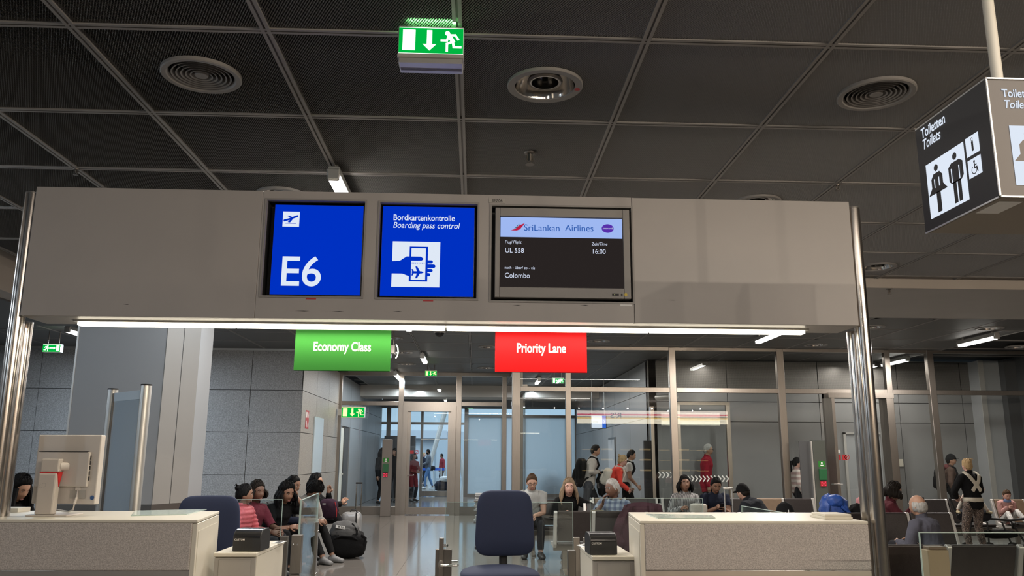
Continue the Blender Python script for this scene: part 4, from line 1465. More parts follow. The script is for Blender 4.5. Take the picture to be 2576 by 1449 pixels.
F = FS()
toilets_people(F, u0, w0, u1 - u0, w1 - w0)
F.build('people_symbol', M['toilet'], S)
W_, H_ = u1 - u0, w1 - w0
for a, v in ((.20, .50), (.32, .50), (.65, .42), (.84, .42)):
    FS().rect(u0 + a * W_, w0 + v * H_, u0 + (a + .022) * W_, w0 + .66 * H_, 4).build('symbol_line', M['em_white'], S)
F = FS()
mu = (s0 + s1) / 2
hh = t1 - t0
F.ring(mu, t0 + .80 * hh, .05 * hh, .085 * hh, k=2).rect(mu - .07 * hh, t0 + .18 * hh, mu + .09 * hh, t0 + .70 * hh, 2)
hh2 = t3 - t2
F.disc(mu, t2 + .80 * hh2, .075 * hh2, k=2).line([(mu, t2 + .72 * hh2), (mu, t2 + .45 * hh2), (mu + .20 * hh2, t2 + .45 * hh2), (mu + .26 * hh2, t2 + .2 * hh2)], .085 * hh2, 2)
F.ring(mu - .05 * hh2, t2 + .36 * hh2, .19 * hh2, .24 * hh2, k=2, a0=120, a1=380)
F.line([(mu, t2 + .6 * hh2), (mu + .16 * hh2, t2 + .6 * hh2)], .06 * hh2, 2)
F.build('small_symbols', M['toilet'], S)
u, w = on_side(2319, 350)
text('Toiletten', 0.062, (x0 - .0015, ft.y - u, c.z + w), (0, -1, 0), S, M['em_white'], 0.80, weight=0.03)
u, w = on_side(2322, 378)
text('Toilets', 0.062, (x0 - .0015, ft.y - u, c.z + w), (0, -1, 0), S, M['em_white'], 0.80, 0.2, weight=0.025)
p = at(2522, 243, YT)
text('Toiletten', 0.047, (p.x, YT - .001 + .003, p.z), (1, 0, 0), S, M['em_white'], 0.80, weight=0.03)
p = at(2526, 271, YT)
text('Toilets', 0.047, (p.x, YT - .001 + .003, p.z), (1, 0, 0), S, M['em_white'], 0.80, 0.2, weight=0.025)
p0, p1 = at(2535, 315, YT), at(2555, 465, YT)
Wf, Hf = 0.25, p0.z - p1.z
F = Flat((p0.x + .006, YT + .003, p1.z))
F.rect(0, 0, Wf, Hf).build('symbol_ground', M['em_white'], S)
F = Flat((p0.x + .006, YT + .003, p1.z))
toilets_people(F, 0, 0, Wf, Hf).build('people_symbol', M['toilet_front'], S)
q = at(2523, 508, YT + 0.1)
MB().box(x0 + .03, x0 + .12, YT + .05, YT + .20, c.z - .002, c.z).build('underside_label', M['paper'], S)


# ================================================================== COUNTERS
ZC = 1.123
YC = 5.2


def counter(label, xo, xi, xir, side, yr=6.02):
    """xo outer end, xi inner end at the front, xir inner end at the rear"""
    t = thing('boarding_counter', label, 'counter', ((xo + xi) / 2, YC, 0), 0, None)
    s = 1 if xi > xo else -1
    a, b = min(xo, xi), max(xo, xi)
    e = 0.028
    lo = lambda m: min(m)
    MB().box(min(xo, xi - s * e), max(xo, xi - s * e), YC, YC + 0.04, 0.83, ZC - 0.018).build('stone_front', M['granite_counter'], t, bevel=0.008, segs=2)
    MB().prism([(xo, YC + 0.002), (xi, YC + 0.002), (xir, yr), (xo, yr)] if s > 0 else [(xo, YC + .002), (xo, yr), (xir, yr), (xi, YC + .002)], ZC - 0.018, ZC, 'z').build('counter_top', M['cream'], t, bevel=0.004, segs=2)
    d = 0.02
    MB().prism([(xi - s * e, YC + 0.005), (xi, YC + 0.005), (xir, yr), (xir - s * e, yr)] if s > 0 else [(xi - s * e, YC + .005), (xir - s * e, yr), (xir, yr), (xi, YC + .005)], 0.02, ZC - 0.022, 'z').build('side_panel', M['cream'], t, bevel=0.002, segs=1)
    xs_ = lambda y: xi + (xir - xi) * (y - YC) / (yr - YC)
    MB().prism([(xs_(YC + .05) - s * .004, YC + 0.05), (xs_(YC + .05) + s * .003, YC + 0.05), (xs_(yr - .05) + s * .003, yr - .05), (xs_(yr - .05) - s * .004, yr - .05)], 0.05, ZC - 0.07, 'z').build('side_cladding', M['cream'], t)
    MB().box(min(xo, xi - s * e), max(xo, xi - s * e), YC + 0.012, YC + 0.04, 0.785, 0.826).build('metal_band', M['steel_counter'], t)
    MB().box(min(xo, xi - s * e), max(xo, xi - s * e), YC + 0.03, YC + 0.05, 0.02, 0.78).build('lower_front', M['steel_counter'], t)
    MB().box(min(xo, xi - s * .06), max(xo, xi - s * .06), YC + 0.05, YC + 0.40, 0.05, 0.70).build('cabinet_body', M['cream_edge'], t)
    return t


xLi, xLr = at(497, 1308, YC).x, atz(557, 1285, ZC).x
xRi, xRr = at(1610, 1310, YC).x, atz(1585, 1290, ZC).x
CL = counter('left counter with grey stone front, white top and monitor on it', -3.6, xLi, xLr, -1)
CRt = counter('right counter with grey stone front and white top by the posts', 2.463, xRi, xRr, 1)
# glass writing plates set on the tops
for c, pts in ((CL, ((340, 1285), (520, 1281), (470, 1294), (330, 1297))), (CRt, ((1625, 1293), (1790, 1296), (1800, 1303), (1655, 1304)))):
    w = [atz(px, py, ZC + .004) for px, py in pts]
    MB().prism([(p.x, p.y) for p in w], ZC, ZC + .006, 'z').build('glass_plate', M['glass_edge'], c)
# low box at the far left of the left counter, cream tray on the right counter
q = atz(18, 1289, ZC)
tag(MB().box(q.x - 0.12, q.x + 0.07, q.y, q.y + 0.16, ZC, ZC + 0.028).build('paper_tray', M['cream'], None, bevel=.003), 'flat white tray at the left end of the left counter', 'tray')
q = atz(2075, 1307, ZC)
t = thing('card_tray', 'cream stepped tray at the right end of the right counter', 'tray', q)
MB().box(q.x, 2.43, q.y, q.y + 0.24, ZC, ZC + 0.016).build('tray_base', M['cream'], t, bevel=.002, segs=1)
MB().box(q.x + 0.012, 2.43, q.y + 0.02, q.y + 0.24, ZC + 0.016, ZC + 0.032).build('tray_top', M['cream'], t, bevel=.002, segs=1)


# side cabinets with printers
def side_cabinet(label, fx, ex, ry, rx, zt, yf):
    """fx,ex = x range at the front, rx,ry rear corner on the aisle side"""
    t = thing('side_cabinet', label, 'cabinet', ((fx + ex) / 2, yf, 0))
    a, b = min(fx, ex), max(fx, ex)
    yr = ry
    MB().box(a, b, yf, yr, zt - 0.024, zt).build('cabinet_top', M['cream'], t, bevel=.003, segs=1)
    MB().box(a + .006, b - .006, yf + .012, yf + .03, 0.02, zt - 0.032).build('cabinet_front', M['cream_edge'], t)
    MB().box(a + .035, b - .035, yf + .006, yf + .012, 0.03, zt - 0.04).build('door', M['cream_edge'], t, bevel=.002, segs=1)
    MB().box(a + .004, b - .004, yf + .03, yr - .006, 0.02, zt - 0.026).build('cabinet_body', M['cream'], t)
    return t


YCB = 5.62
p0, p1 = at(545, 1391, YCB), at(645, 1391, YCB)
SL = side_cabinet('low white cabinet with printer beside the left counter', p0.x - .02, p1.x, 6.42, None, p0.z, YCB)
p2, p3 = at(1490, 1400, YCB), at(1592, 1400, YCB)
SR = side_cabinet('low white cabinet with printer beside the right counter', p3.x + .02, p2.x, 6.30, None, p2.z, YCB)


def printer(label, x, y, z, rz, w=0.185, d=0.20, h=0.140):
    t = thing('ticket_printer', label, 'printer', (x, y, z), rz)
    old = ROOT[t.name]
    ROOT[t.name] = Matrix.Identity(4)
    arc = [(0.0, 0.002), (0.0, h * 0.60)] + [(0.075 - 0.075 * math.cos(a), h * 0.60 + h * 0.40 * math.sin(a)) for a in (.25, .5, .75, 1.0, 1.3, 1.57)] + [(d * 0.8, h), (d, h * 0.8), (d, 0.002)]
    MB().prism(arc, -w / 2, w / 2, 'x').build('body', M['black_plastic'], t, True, bevel=.003, segs=2, angle=30)
    band = [(-0.001, h * 0.61)] + [(0.075 - 0.0765 * math.cos(a), h * 0.60 + h * 0.408 * math.sin(a)) for a in (.1, .3, .55, .8, 1.05, 1.3, 1.5)]
    mb = MB()
    for (u0, v0), (u1, v1) in zip(band[:-1], band[1:]):
        mb.add([(-w / 2 + .006, u0, v0), (w / 2 - .006, u0, v0), (w / 2 - .006, u1, v1), (-w / 2 + .006, u1, v1)], [(0, 1, 2, 3)])
    mb.build('hood', M['black_gloss'], t, True)
    text('CUSTOM', 0.017, (-w / 2 + 0.010, -0.0015, h * 0.50), (1, 0, 0), t, M['white_print'], 1.0, weight=0.012)
    ROOT[t.name] = old
    return t


printer('black ticket printer with curved hood on the left cabinet', at(619, 1386, 5.70).x, 5.70, p0.z, RAD(-4))
printer('black ticket printer with curved hood on the right cabinet', at(1519, 1388, 5.70).x, 5.70, p2.z, RAD(3))
for sx_, pts, lb in ((SL, ((682, 1367), (700, 1362), (722, 1362), (704, 1368)), 'printed card lying on the left cabinet behind the printer'), (SR, ((1450, 1372), (1475, 1368), (1500, 1369), (1470, 1378)), 'printed card lying on the right cabinet behind the printer')):
    zz = (p0.z if sx_ is SL else p2.z)
    w = [atz(px, py, zz) for px, py in pts]
    t = thing('instruction_card', lb, 'card', w[0])
    MB().prism([(p.x, p.y) for p in w], zz, zz + .003, 'z').build('card', M['paper'], t)
    cx, cy = sum(p.x for p in w) / 4, sum(p.y for p in w) / 4
    MB().prism([(cx + (p.x - cx) * .6, cy + (p.y - cy) * .6) for p in w], zz + .003, zz + .0036, 'z').build('print', M['ink'], t)

# ================================================================== MONITOR on the left counter
YM = 5.52
m0, m1, mz0, mz1 = rect(80, 1094, 250, 1268, YM)
t = thing('monitor', 'pale desktop monitor seen from behind on the left counter', 'monitor', ((m0 + m1) / 2, YM, ZC))
cxm = (m0 + m1) / 2
wm, hm = m1 - m0, mz1 - mz0
skew = RAD(-9)


def mrot(mb):
    m = Matrix.Translation((cxm, YM, 0)) @ Matrix.Rotation(skew, 4, 'Z') @ Matrix.Translation((-cxm, -YM, 0))
    mb.v = [tuple(m @ Vector(p)) for p in mb.v]
    return mb


mrot(MB().box(m0, m1 + .01, YM, YM + 0.05, mz0, mz1)).build('case', M['monitor'], t, bevel=.006, segs=2)
mrot(MB().box(m0 + .012, m1 - .004, YM + .05, YM + 0.054, mz0 + .02, mz1 - .02)).build('screen', M['black_gloss'], t)
mrot(MB().prism([(m0 + .02, mz1 - hm * .25), (m1 - .045, mz1 - hm * .25), (m1 - .045, mz0 + hm * .25), (m0 + .02, mz0 + hm * .25)], YM - 0.022, YM + .002)).build('back_cover', M['monitor'], t, bevel=.006, segs=2)
mrot(MB().box(m0 + .03, m1 - .06, YM - 0.0225, YM - .002, mz1 - hm * .247, mz1 - hm * .239)).build('vent_line', M['joint'], t)
v = MB()
for i in range(5):
    z0 = mz1 - hm * (.30 + .075 * i)
    v.box(m1 - .043, m1 - .039, YM - .012, YM - .006, z0 - hm * .06, z0)
mrot(v).build('vent_slots', M['joint'], t)
s0, s1 = at(97, 1220, 5.45).x, at(143, 1220, 5.45).x
zr = at(120, 1190, 5.45).z
MB().box(s0, s1, 5.43, 5.49, ZC + .012, zr).build('stand', M['monitor'], t, bevel=.010, segs=2)
MB().box(s0 + .003, s1 + .006, 5.44, 5.50, zr, zr + .006).prism([(5.44, zr), (5.50, zr), (5.47, zr - .085)], s1 - .004, s1 + .004, 'x').build('stand_stripe', M['red'], t)
MB().box(s0 + .004, s1 + .004, 5.44, 5.50, zr + .006, at(120, 1154, 5.45).z).build('stand_head', M['monitor'], t, bevel=.008, segs=2)
MB().tube([(s1 - .01, 5.48, zr + .04), (s1 + .03, 5.51, zr + .04)], 0.028, 16).build('swivel', M['monitor'], t, True)
MB().box(s0 - .05, s1 + .09, 5.43, 5.66, ZC, ZC + .012).build('stand_foot', M['monitor'], t, bevel=.004)
f = Flat((0, 5.43, 0))
q = at(105, 1221, 5.43)
f.ring(q.x - .006, q.z - .006, .009, .0115, a0=60, a1=330).ring(q.x + .013, q.z + .002, .011, .0135, a0=-120, a1=150)
f.build('emblem', M['cream_edge'], t)
q = at(234, 1252, YM - .03)
_f = Flat((q.x, YM - .003, q.z)).disc(0, 0, .014)
mrot(_f.mb)
_f.build('blue_sticker', pm('blue_sticker', (.03, .08, .22)), t)
q0_, q1_ = at(180, 1232, YM), at(220, 1254, YM)
_f = Flat((0, YM - .003, 0)).rect(q0_.x, q1_.z, q1_.x, q0_.z)
mrot(_f.mb)
_f.build('rating_label', M['cream_edge'], t)
cable = [at(196, 1230, 5.50), at(193, 1252, 5.48), at(187, 1268, 5.46), at(184, 1282, 5.44), atz(172, 1287, ZC + .006), atz(150, 1283, ZC + .006), atz(128, 1283, ZC + .006), atz(108, 1289, ZC + .006)]
tag(MB().tube(cable, 0.0045, 8).build('monitor_cable', M['monitor'], None, True), 'pale monitor cable hanging down onto the left counter', 'cable')
MB().tube([cable[1], cable[2]], 0.0085, 10).build('cable_ferrite', M['monitor'], t, True)
MB().box(cable[0].x - .016, cable[0].x + .016, 5.495, 5.515, cable[0].z - .01, cable[0].z + .012).build('plug', M['monitor'], t, bevel=.002, segs=1)


# ================================================================== OFFICE CHAIRS
def superpad(mb, c, sx, sy, sz, nexp=3.2, bow=0.0, tiltx=0.0, taper=0.0, rot=0.0, nu=36, nv=18):
    """rounded pad; sx, sz half sizes of the big face, sy half thickness"""
    m = Matrix.Rotation(rot, 3, 'Z') @ Matrix.Rotation(tiltx, 3, 'X')
    c = Vector(c)
    vs, fs = [], []
    for i in range(nv + 1):
        th = math.pi * i / nv
        for j in range(nu):
            ph = 2 * math.pi * j / nu
            def p(v, e): return math.copysign(abs(v) ** (2 / e), v)
            x = p(math.sin(th), 2.4) * p(math.cos(ph), nexp)
            z = p(math.sin(th), 2.4) * p(math.sin(ph), nexp)
            y = p(math.cos(th), 2.4)
            X = x * sx * (1 + taper * z)
            Yy = y * sy + bow * (x * x)
            vs.append(c + m @ Vector((X, Yy, z * sz)))
    for i in range(nv):
        for j in range(nu):
            a, b = i * nu + j, i * nu + (j + 1) % nu
            fs.append((a, b, b + nu, a + nu))
    mb.add(vs, fs)
    return mb


def office_chair(label, x, y, rz, seat_z, back0, back1, wb, dirn=1):
    t = thing('office_chair', label, 'chair', (x, y, 0), rz)
    old = ROOT[t.name]
    ROOT[t.name] = Matrix.Identity(4)
    hb = (back1 - back0) / 2
    superpad(MB(), (0, 0.20, (back0 + back1) / 2), wb / 2, 0.045, hb, 5.2, -0.03, RAD(-4), -0.06).build('backrest', M['navy'], t, True)
    superpad(MB(), (0, 0.245, (back0 + back1) / 2 - .02), wb / 2 - .012, 0.03, hb - .02, 4.2, -0.03, RAD(-4), -0.06).build('backrest_shell', M['black_plastic'], t, True)
    superpad(MB(), (-0.085, -0.10, seat_z - .02), 0.30, 0.065, 0.27, 3.0, 0.0, RAD(90), 0.06).build('seat', M['navy'], t, True)
    MB().tube([(0.0, 0.24, back0 + .08), (0.0, 0.245, back0 - .03), (0, 0.22, seat_z - .07), (0, 0.05, seat_z - .085)], [(.034, .012)] * 4, 10, flat=(1, 0, 0)).build('back_support', M['black'], t, True)
    MB().box(-.11, .11, -.13, .10, seat_z - .10, seat_z - .05).build('mechanism', M['black'], t, bevel=.01)
    MB().tube([(0, -.03, 0.12), (0, -.03, seat_z - .09)], 0.026, 14).build('gas_column', M['black'], t, True)
    for k in range(5):
        a = RAD(72 * k + 20)
        d = Vector((math.cos(a), math.sin(a), 0))
        MB().tube([Vector((0, -.03, .13)), Vector((0, -.03, .11)) + d * .15, Vector((0, -.03, .07)) + d * .30], [.030, .024, .016], 10).build('base_arm', M['black'], t, True)
        MB().tube([Vector((0, -.03, .032)) + d * .30 + Vector((-d.y, d.x, 0)) * .022, Vector((0, -.03, .032)) + d * .30 - Vector((-d.y, d.x, 0)) * .022], .03, 14).build('castor', M['black_plastic'], t, True)
    for s in (-1, 1):
        MB().box(s * wb * .47 - .012, s * wb * .47 + .012, .19, .25, back0 + .05, back0 + .075).build('adjust_knob', M['black'], t, bevel=.004)
    ROOT[t.name] = old
    return t


bc = at(1284, 1320, 6.95)
bt, bb = at(1290, 1233, 6.95).z, at(1284, 1397, 6.95).z
office_chair('dark blue office chair in the middle before the glass gate', at(1278, 1400, 6.72).x, 6.72, RAD(7), at(1260, 1432, 6.6).z - .02, bb, bt, at(1357, 1320, 6.95).x - at(1212, 1320, 6.95).x)
bt2 = at(525, 1246, 6.95).z
office_chair('dark blue office chair half hidden behind the left counter', at(527, 1300, 6.8).x, 6.75, RAD(14), .66, bt2 - .53, bt2, 0.49)

# ================================================================== GLASS DISPLAY PANEL behind the left counter
ya_, yb_ = 7.0, 6.55
pa, pb = at(272, 1100, ya_), at(356, 1100, yb_)
t = thing('display_panel', 'tall glass panel between two aluminium tubes by the grey column', 'partition', ((pa.x + pb.x) / 2, (ya_ + yb_) / 2, 0))
za, zb_ = at(285, 981, ya_).z, at(366, 971, yb_).z
for p, z, yy in ((pa, za, ya_), (pb, za, yb_)):
    MB().tube([(p.x, yy, 0), (p.x, yy, z)], 0.041, 24).build('post', M['alu'], t, True)
    MB().tube([(p.x, yy, z), (p.x, yy, z + .012)], 0.042, 24).build('post_cap', M['black'], t, True)
    MB().lathe((p.x, yy, 0), [(0.001, .012), (.12, .012), (.12, 0)], 24).build('foot', M['alu'], t, True)
dv = Vector((pb.x - pa.x, yb_ - ya_, 0)).normalized()
nv_ = Vector((dv.y, -dv.x, 0))
A0, B0 = Vector((pa.x, ya_, 0)) + dv * .045, Vector((pb.x, yb_, 0)) - dv * .04


def slab(a, b, z0, z1, th):
    return MB().prism([(a.x - nv_.x * th, a.y - nv_.y * th), (b.x - nv_.x * th, b.y - nv_.y * th), (b.x + nv_.x * th, b.y + nv_.y * th), (a.x + nv_.x * th, a.y + nv_.y * th)], z0, z1, 'z')


slab(A0, A0 + dv * .02, .10, za - .03, .02).build('clamp_rail', M['steel_dark'], t)
slab(A0 + dv * .02, B0, .10, za - .10, .008).build('glass_panel', pm('blue_reflection_tint', (0.50, 0.60, 0.69), 0.12, 0.35), t)  # bright blue reflection put into the panel's base colour
slab(A0 + dv * .02, B0, za - .10, za - .03, .012).build('header_band', pm('pale_blue_band', (0.55, 0.64, 0.72), 0.4), t)

# ================================================================== GLASS GATES
ZG = 1.10


def gate_pane(label, pts, thick=.006, rail=None, cat='gate'):
    """frameless glass pane between two floor points"""
    a, b = Vector(pts[0]), Vector(pts[1])
    t = thing('glass_gate', label, cat, (a + b) / 2)
    d = (b - a).normalized()
    n = Vector((d.y, -d.x, 0))

    def sl(p, q, z0, z1, th):
        return MB().prism([(p.x - n.x * th, p.y - n.y * th), (q.x - n.x * th, q.y - n.y * th), (q.x + n.x * th, q.y + n.y * th), (p.x + n.x * th, p.y + n.y * th)], z0, z1, 'z')
    sl(a, b, .08, ZG - .004, thick).build('glass_pane', M['glass_gate'], t)
    sl(a, b, ZG - .004, ZG, thick).build('top_edge', M['glass_edge'], t)
    sl(a, a + d * .004, .08, ZG - .004, thick + .0004).build('side_edge', M['glass_edge'], t)
    sl(b - d * .004, b, .08, ZG - .004, thick + .0004).build('side_edge', M['glass_edge'], t)
    for f in (.18, .82):
        c = a.lerp(b, f)
        sl(c - d * .03, c + d * .03, 0, .16, thick + .016).build('floor_clamp', M['steel'], t)
    return t, a, b, d, n, sl


yg = atz(650, 1256, ZG).y
g1a, g1b = at(592, 1256, yg), at(712, 1256, yg)
gate_pane('frameless glass pane before the woman in the pink jacket', ((g1a.x, yg, 0), (g1b.x, yg, 0)))
pn, pf = atz(757, 1258, ZG), atz(801, 1240, ZG)
tg, a, b, d, n, sl = gate_pane('open glass gate leaf with steel hinge rail, left of the bags', ((pn.x, pn.y, 0), (pf.x, pf.y, 0)), .008)
zc_ = at(798, 1312, pf.y).z
sl(b - d * .10, b + d * .02, .10, zc_, .022).build('hinge_rail', M['steel'], tg, bevel=.003, segs=1)
for zz in (zc_ - .10, zc_ - .55):
    for s in (-.02, .03):
        c = b - d * .05 + d * s
        MB().ell((c.x + .024, c.y - .01, zz), (.012, .012, .012)).build('screw', M['chrome'], tg, True)
# steel hinge posts beside it
hp0, hp1 = at(734, 1345, 7.6), at(760, 1345, 7.6)
t = thing('gate_post', 'short steel post with screws beside the left cabinet', 'post', ((hp0.x + hp1.x) / 2, 7.6, 0))
MB().box(hp0.x, hp1.x, 7.57, 7.63, 0, hp0.z - .33).build('lower_plate', M['steel'], t, bevel=.003, segs=1)
MB().box(hp0.x + .006, hp1.x + .006, 7.56, 7.63, hp0.z - .325, hp0.z).build('upper_plate', M['steel'], t, bevel=.003, segs=1)
for u in (.3, .7):
    for zz in (.08, .40):
        MB().ell((hp0.x + (hp1.x - hp0.x) * u, 7.555, hp0.z - zz), (.007, .005, .007)).build('screw', M['chrome'], t, True)
c0_ = at(714, 1348, 7.9)
tag(MB().box(c0_.x - .03, c0_.x + .04, 7.88, 7.93, 0, c0_.z).build('gate_post', M['steel'], None, bevel=.003, segs=1), 'small square steel post under the left glass pane', 'post')

yg3 = 7.75
g3a, g3b = at(1120, 1263, yg3), at(1441, 1263, yg3)
ZG_old = ZG
ZG = at(1290, 1263, yg3).z
tg, a, b, d, n, sl = gate_pane('glass gate with steel lock and lever handle behind the middle chair', ((g3a.x, yg3, 0), (g3b.x, yg3, 0)), .006)
L0, L1 = at(1096, 1381, yg3), at(1137, 1381, yg3)
MB().box(L0.x, L1.x, yg3 - .03, yg3 + .03, L0.z - .62, L0.z).build('lock_case', M['steel_dark'], tg, bevel=.003, segs=1)
P0, P1 = at(1105, 1353, yg3 - .03), at(1117, 1353, yg3 - .03)
MB().box(P0.x, P1.x, yg3 - .045, yg3 - .031, P0.z - .60, P0.z).build('lock_bar', M['steel'], tg, bevel=.003, segs=1)
kz = at(1122, 1372, yg3 - .05)
MB().tube([(kz.x - .02, yg3 - .04, kz.z), (kz.x + .015, yg3 - .06, kz.z)], .012, 10).build('lock_knob', M['chrome'], tg, True)
hz_ = at(1109, 1421, yg3 - .06)
MB().lathe((0, 0, 0), [(0.001, 0), (.028, 0), (.028, .01), (0.001, .01)], 18)
esc = MB().ell((hz_.x, yg3 - .048, hz_.z), (.026, .006, .042))
esc.build('handle_plate', M['steel'], tg, True)
he = at(1150, 1423, yg3 - .10)
MB().tube([(hz_.x, yg3 - .04, hz_.z), (hz_.x, yg3 - .095, hz_.z), (hz_.x + .02, yg3 - .105, hz_.z), (he.x, yg3 - .105, hz_.z), (he.x + .004, yg3 - .08, hz_.z)], .0115, 10).build('lever_handle', M['chrome'], tg, True)
MB().tube([(hz_.x + .05, yg3 + .05, hz_.z + .015), (he.x, yg3 + .06, hz_.z + .015)], .0115, 10).build('lever_handle', M['chrome'], tg, True)
ZG = ZG_old
yg4 = 8.6
g4a, g4b = at(1484, 1265, yg4), at(1768, 1266, yg4)
gate_pane('clear glass pane before the man in the checked shirt', ((g4a.x, yg4, 0), (g4b.x, yg4, 0)))
s5, e5 = atz(1866, 1272, ZG), atz(2070, 1305, ZG)
gate_pane('slanting glass pane behind the right counter', ((e5.x, e5.y, 0), (s5.x, s5.y, 0)), .008)
y6 = atz(2450, 1339, ZG).y
g6 = at(2311, 1339, y6)
gate_pane('glass pane low at the right edge before the leather seats', ((g6.x, y6, 0), (g6.x + 1.1, y6, 0)))
for px in (1450, 1476):
    q = at(px, 1352, 7.9)
    tag(MB().box(q.x - .03, q.x + .03, 7.88, 7.94, 0, q.z).build('gate_post', M['steel'], None, bevel=.003, segs=1), 'short steel post behind the right cabinet, ' + ('left' if px == 1450 else 'right') + ' of the two', 'post')
q = at(1414, 1384, 7.0)
q = at(1437, 1384, 6.6)
tag(MB().box(q.x - .03, q.x + .03, 6.55, 6.62, 0, q.z).build('gate_post', M['steel_dark'], None, bevel=.003, segs=1), 'dark steel post at the left side of the right cabinet', 'post')

# grey cardboard box behind the right glass pane
q = at(2365, 1400, 6.4)
bx = thing('cardboard_box', 'tan cardboard box behind the right glass pane', 'box', (q.x, 6.4, 0))
MB().box(at(2335, 1400, 6.4).x, at(2388, 1400, 6.4).x, 6.4, 6.52, 0.0, at(2365, 1384, 6.4).z).build('carton', pm('cardboard', (0.36, 0.27, 0.17), .8), bx, bevel=.004, segs=1)
MB().box(at(2340, 1380, 6.4).x, at(2384, 1380, 6.4).x, 6.41, 6.51, at(2365, 1384, 6.4).z, at(2365, 1376, 6.4).z).build('carton_lid', M['tan'], bx, bevel=.004, segs=1)


# ================================================================== BEAM SEATING
def bench(label, x, y, n, rz, pitch=.58, back_top=.82, mats=None, group=None):
    """n seats along local +x starting at x; local -y is where the sitters look"""
    t = thing('beam_bench', label, 'bench', (x, y, 0), rz, group)
    old = ROOT[t.name]
    ROOT[t.name] = Matrix.Identity(4)
    MB().box(0, n * pitch, .16, .22, .30, .36).build('beam', M['steel_dark'], t)
    for i in range(n):
        xa, xb = i * pitch + .03, (i + 1) * pitch - .03
        m = M[mats[i]] if mats else M['leather']
        MB().prism([(-.02, .425), (.0, .445), (.40, .42), (.42, .40), (.38, .375), (.0, .385)], xa, xb, 'x').build('seat', M['leather'], t, bevel=.012, segs=2)
        MB().prism([(.385, .44), (.425, .44), (.545, back_top), (.515, back_top + .008), (.49, back_top)], xa, xb, 'x').build('backrest', m, t, bevel=.010, segs=2)
    for i in range(n + 1):
        xm_ = i * pitch
        prof = [(.0, .37), (.40, .35), (.445, .40), (.565, back_top - .01), (.545, back_top + .010), (.515, back_top + .008), (.39, .435), (.0, .40)]
        MB().prism(prof, xm_ - .022, xm_ + .022, 'x').build('side_frame', M['white_alu'], t, bevel=.006, segs=1)
    for xm_ in ([.3 * pitch, (n - .3) * pitch] if n > 1 else [.5 * pitch]):
        lg = MB().box(xm_ - .03, xm_ + .03, .155, .225, .05, .30).build('leg', M['steel'], t, bevel=.004, segs=1)
        MB().prism([(-.10, .0), (.50, .0), (.50, .025), (.23, .07), (.15, .07), (-.10, .025)], xm_ - .035, xm_ + .035, 'x').build('foot', M['chrome'], lg, bevel=.006, segs=1)
        ROOT[lg.name] = ROOT[t.name]
    ROOT[t.name] = old
    return t


PIT = .58
YR = 14.1
xq = lambda px, Y: at(px, 1270, Y).x
bench('bench with brown and black backs, left of the glass gate handle posts', xq(1318, 13.3) - .02, 13.3, 2, 0)
bench('far bench behind the man in the checked shirt', xq(1503, YR), YR, 2, 0, (xq(1668, YR) - xq(1503, YR)) / 2, mats=['tan', 'leather'])
bench('far bench under the woman in the striped shirt', xq(1684, YR), YR, 5, 0, (xq(2076, YR) - xq(1684, YR)) / 5, mats=['leather', 'leather', 'leather', 'tan', 'leather'])
bench('near leather bench seen from behind, right of the middle chair', xq(1570, 11.5), 11.5, 2, RAD(180), (xq(1570, 11.5) - xq(1388, 11.5)) / 2)
bench('bench under the man in the checked shirt', xq(1480, 12.4), 12.3, 2, 0)
bench('bench seen from behind, holding the blue backpack', xq(2155, 11.3), 11.3, 5, RAD(180), .60)
bench('black leather bench at the lower right edge, seen from behind', at(2470, 1400, 7.3).x + .60 * 2, 7.3, 4, RAD(180), .60)
bench('bench with black backs right of the steel posts', at(2289, 1270, YR + .6).x, YR - .1, 2, 0, .56)
bench('bench with brown backs under the toddler', at(2490, 1270, YR + .5).x, YR - .1, 3, 0, .58, mats=['tan', 'tan', 'leather'])
bench('bench with black backs behind the bald man', at(2395, 1310, 10.8).x - 1.16 - .0, 10.3, 2, 0, .58)
bench('bench under the waiting group by the stone wall', -2.62, 9.95, 8, RAD(90), .58)


# ================================================================== PEOPLE
def bone2(a, tgt, l1, l2, pole):
    """two-bone chain: returns the middle joint and the reached end"""
    d = tgt - a
    L = min(max(d.length, abs(l1 - l2) + .02), (l1 + l2) * .995)
    dn = d.normalized()
    end = a + dn * L
    k = (l1 * l1 - l2 * l2 + L * L) / (2 * L)
    h = math.sqrt(max(l1 * l1 - k * k, 0))
    p = pole - dn * pole.dot(dn)
    p = p.normalized() if p.length > 1e-4 else dn.orthogonal().normalized()
    return a + dn * k + p * h, end


def head_k(d):
    """head outline: radius factor for a direction (x right, y forward, z up), before the ellipsoid radii"""
    x, y, z = d
    k = 1.0
    if z < 0 and y > -0.3:                       # jaw narrows to the chin
        k *= 1 - 0.16 * min(1, -z * 1.2) * (1 - 0.75 * max(y, 0)) - .05 * abs(x) * (-z)
    if y > 0.1:
        k *= 1 - 0.06 * y * (1 - abs(z)) * (1 - .5 * abs(x))        # flatter face
    g = lambda cx, cz, s: math.exp(-((x - cx) ** 2 + (z - cz) ** 2) / (s * s)) if y > 0 else 0
    k += 0.36 * math.exp(-(x * x) / .014 - (z + .20) ** 2 / .014) * (y > 0) + 0.13 * math.exp(-(x * x) / .008 - (z + .02) ** 2 / .04) * (y > 0)
    k -= 0.10 * (g(.36, .05, .17) + g(-.36, .05, .17))              # eye sockets
    k += 0.04 * (g(.34, .22, .16) + g(-.34, .22, .16))              # brow
    k += 0.05 * g(0, -.52, .14) + 0.07 * g(0, -.80, .20)            # lips, chin
    k += .03 * (g(.5, -.22, .2) + g(-.5, -.22, .2))
    if y < -0.2 and z < -.3:
        k *= 1 - .12 * (-y) * (-z)
    return k


HR = (.076, .098, .122)     # half width, depth, height of a head
SKIN = {}


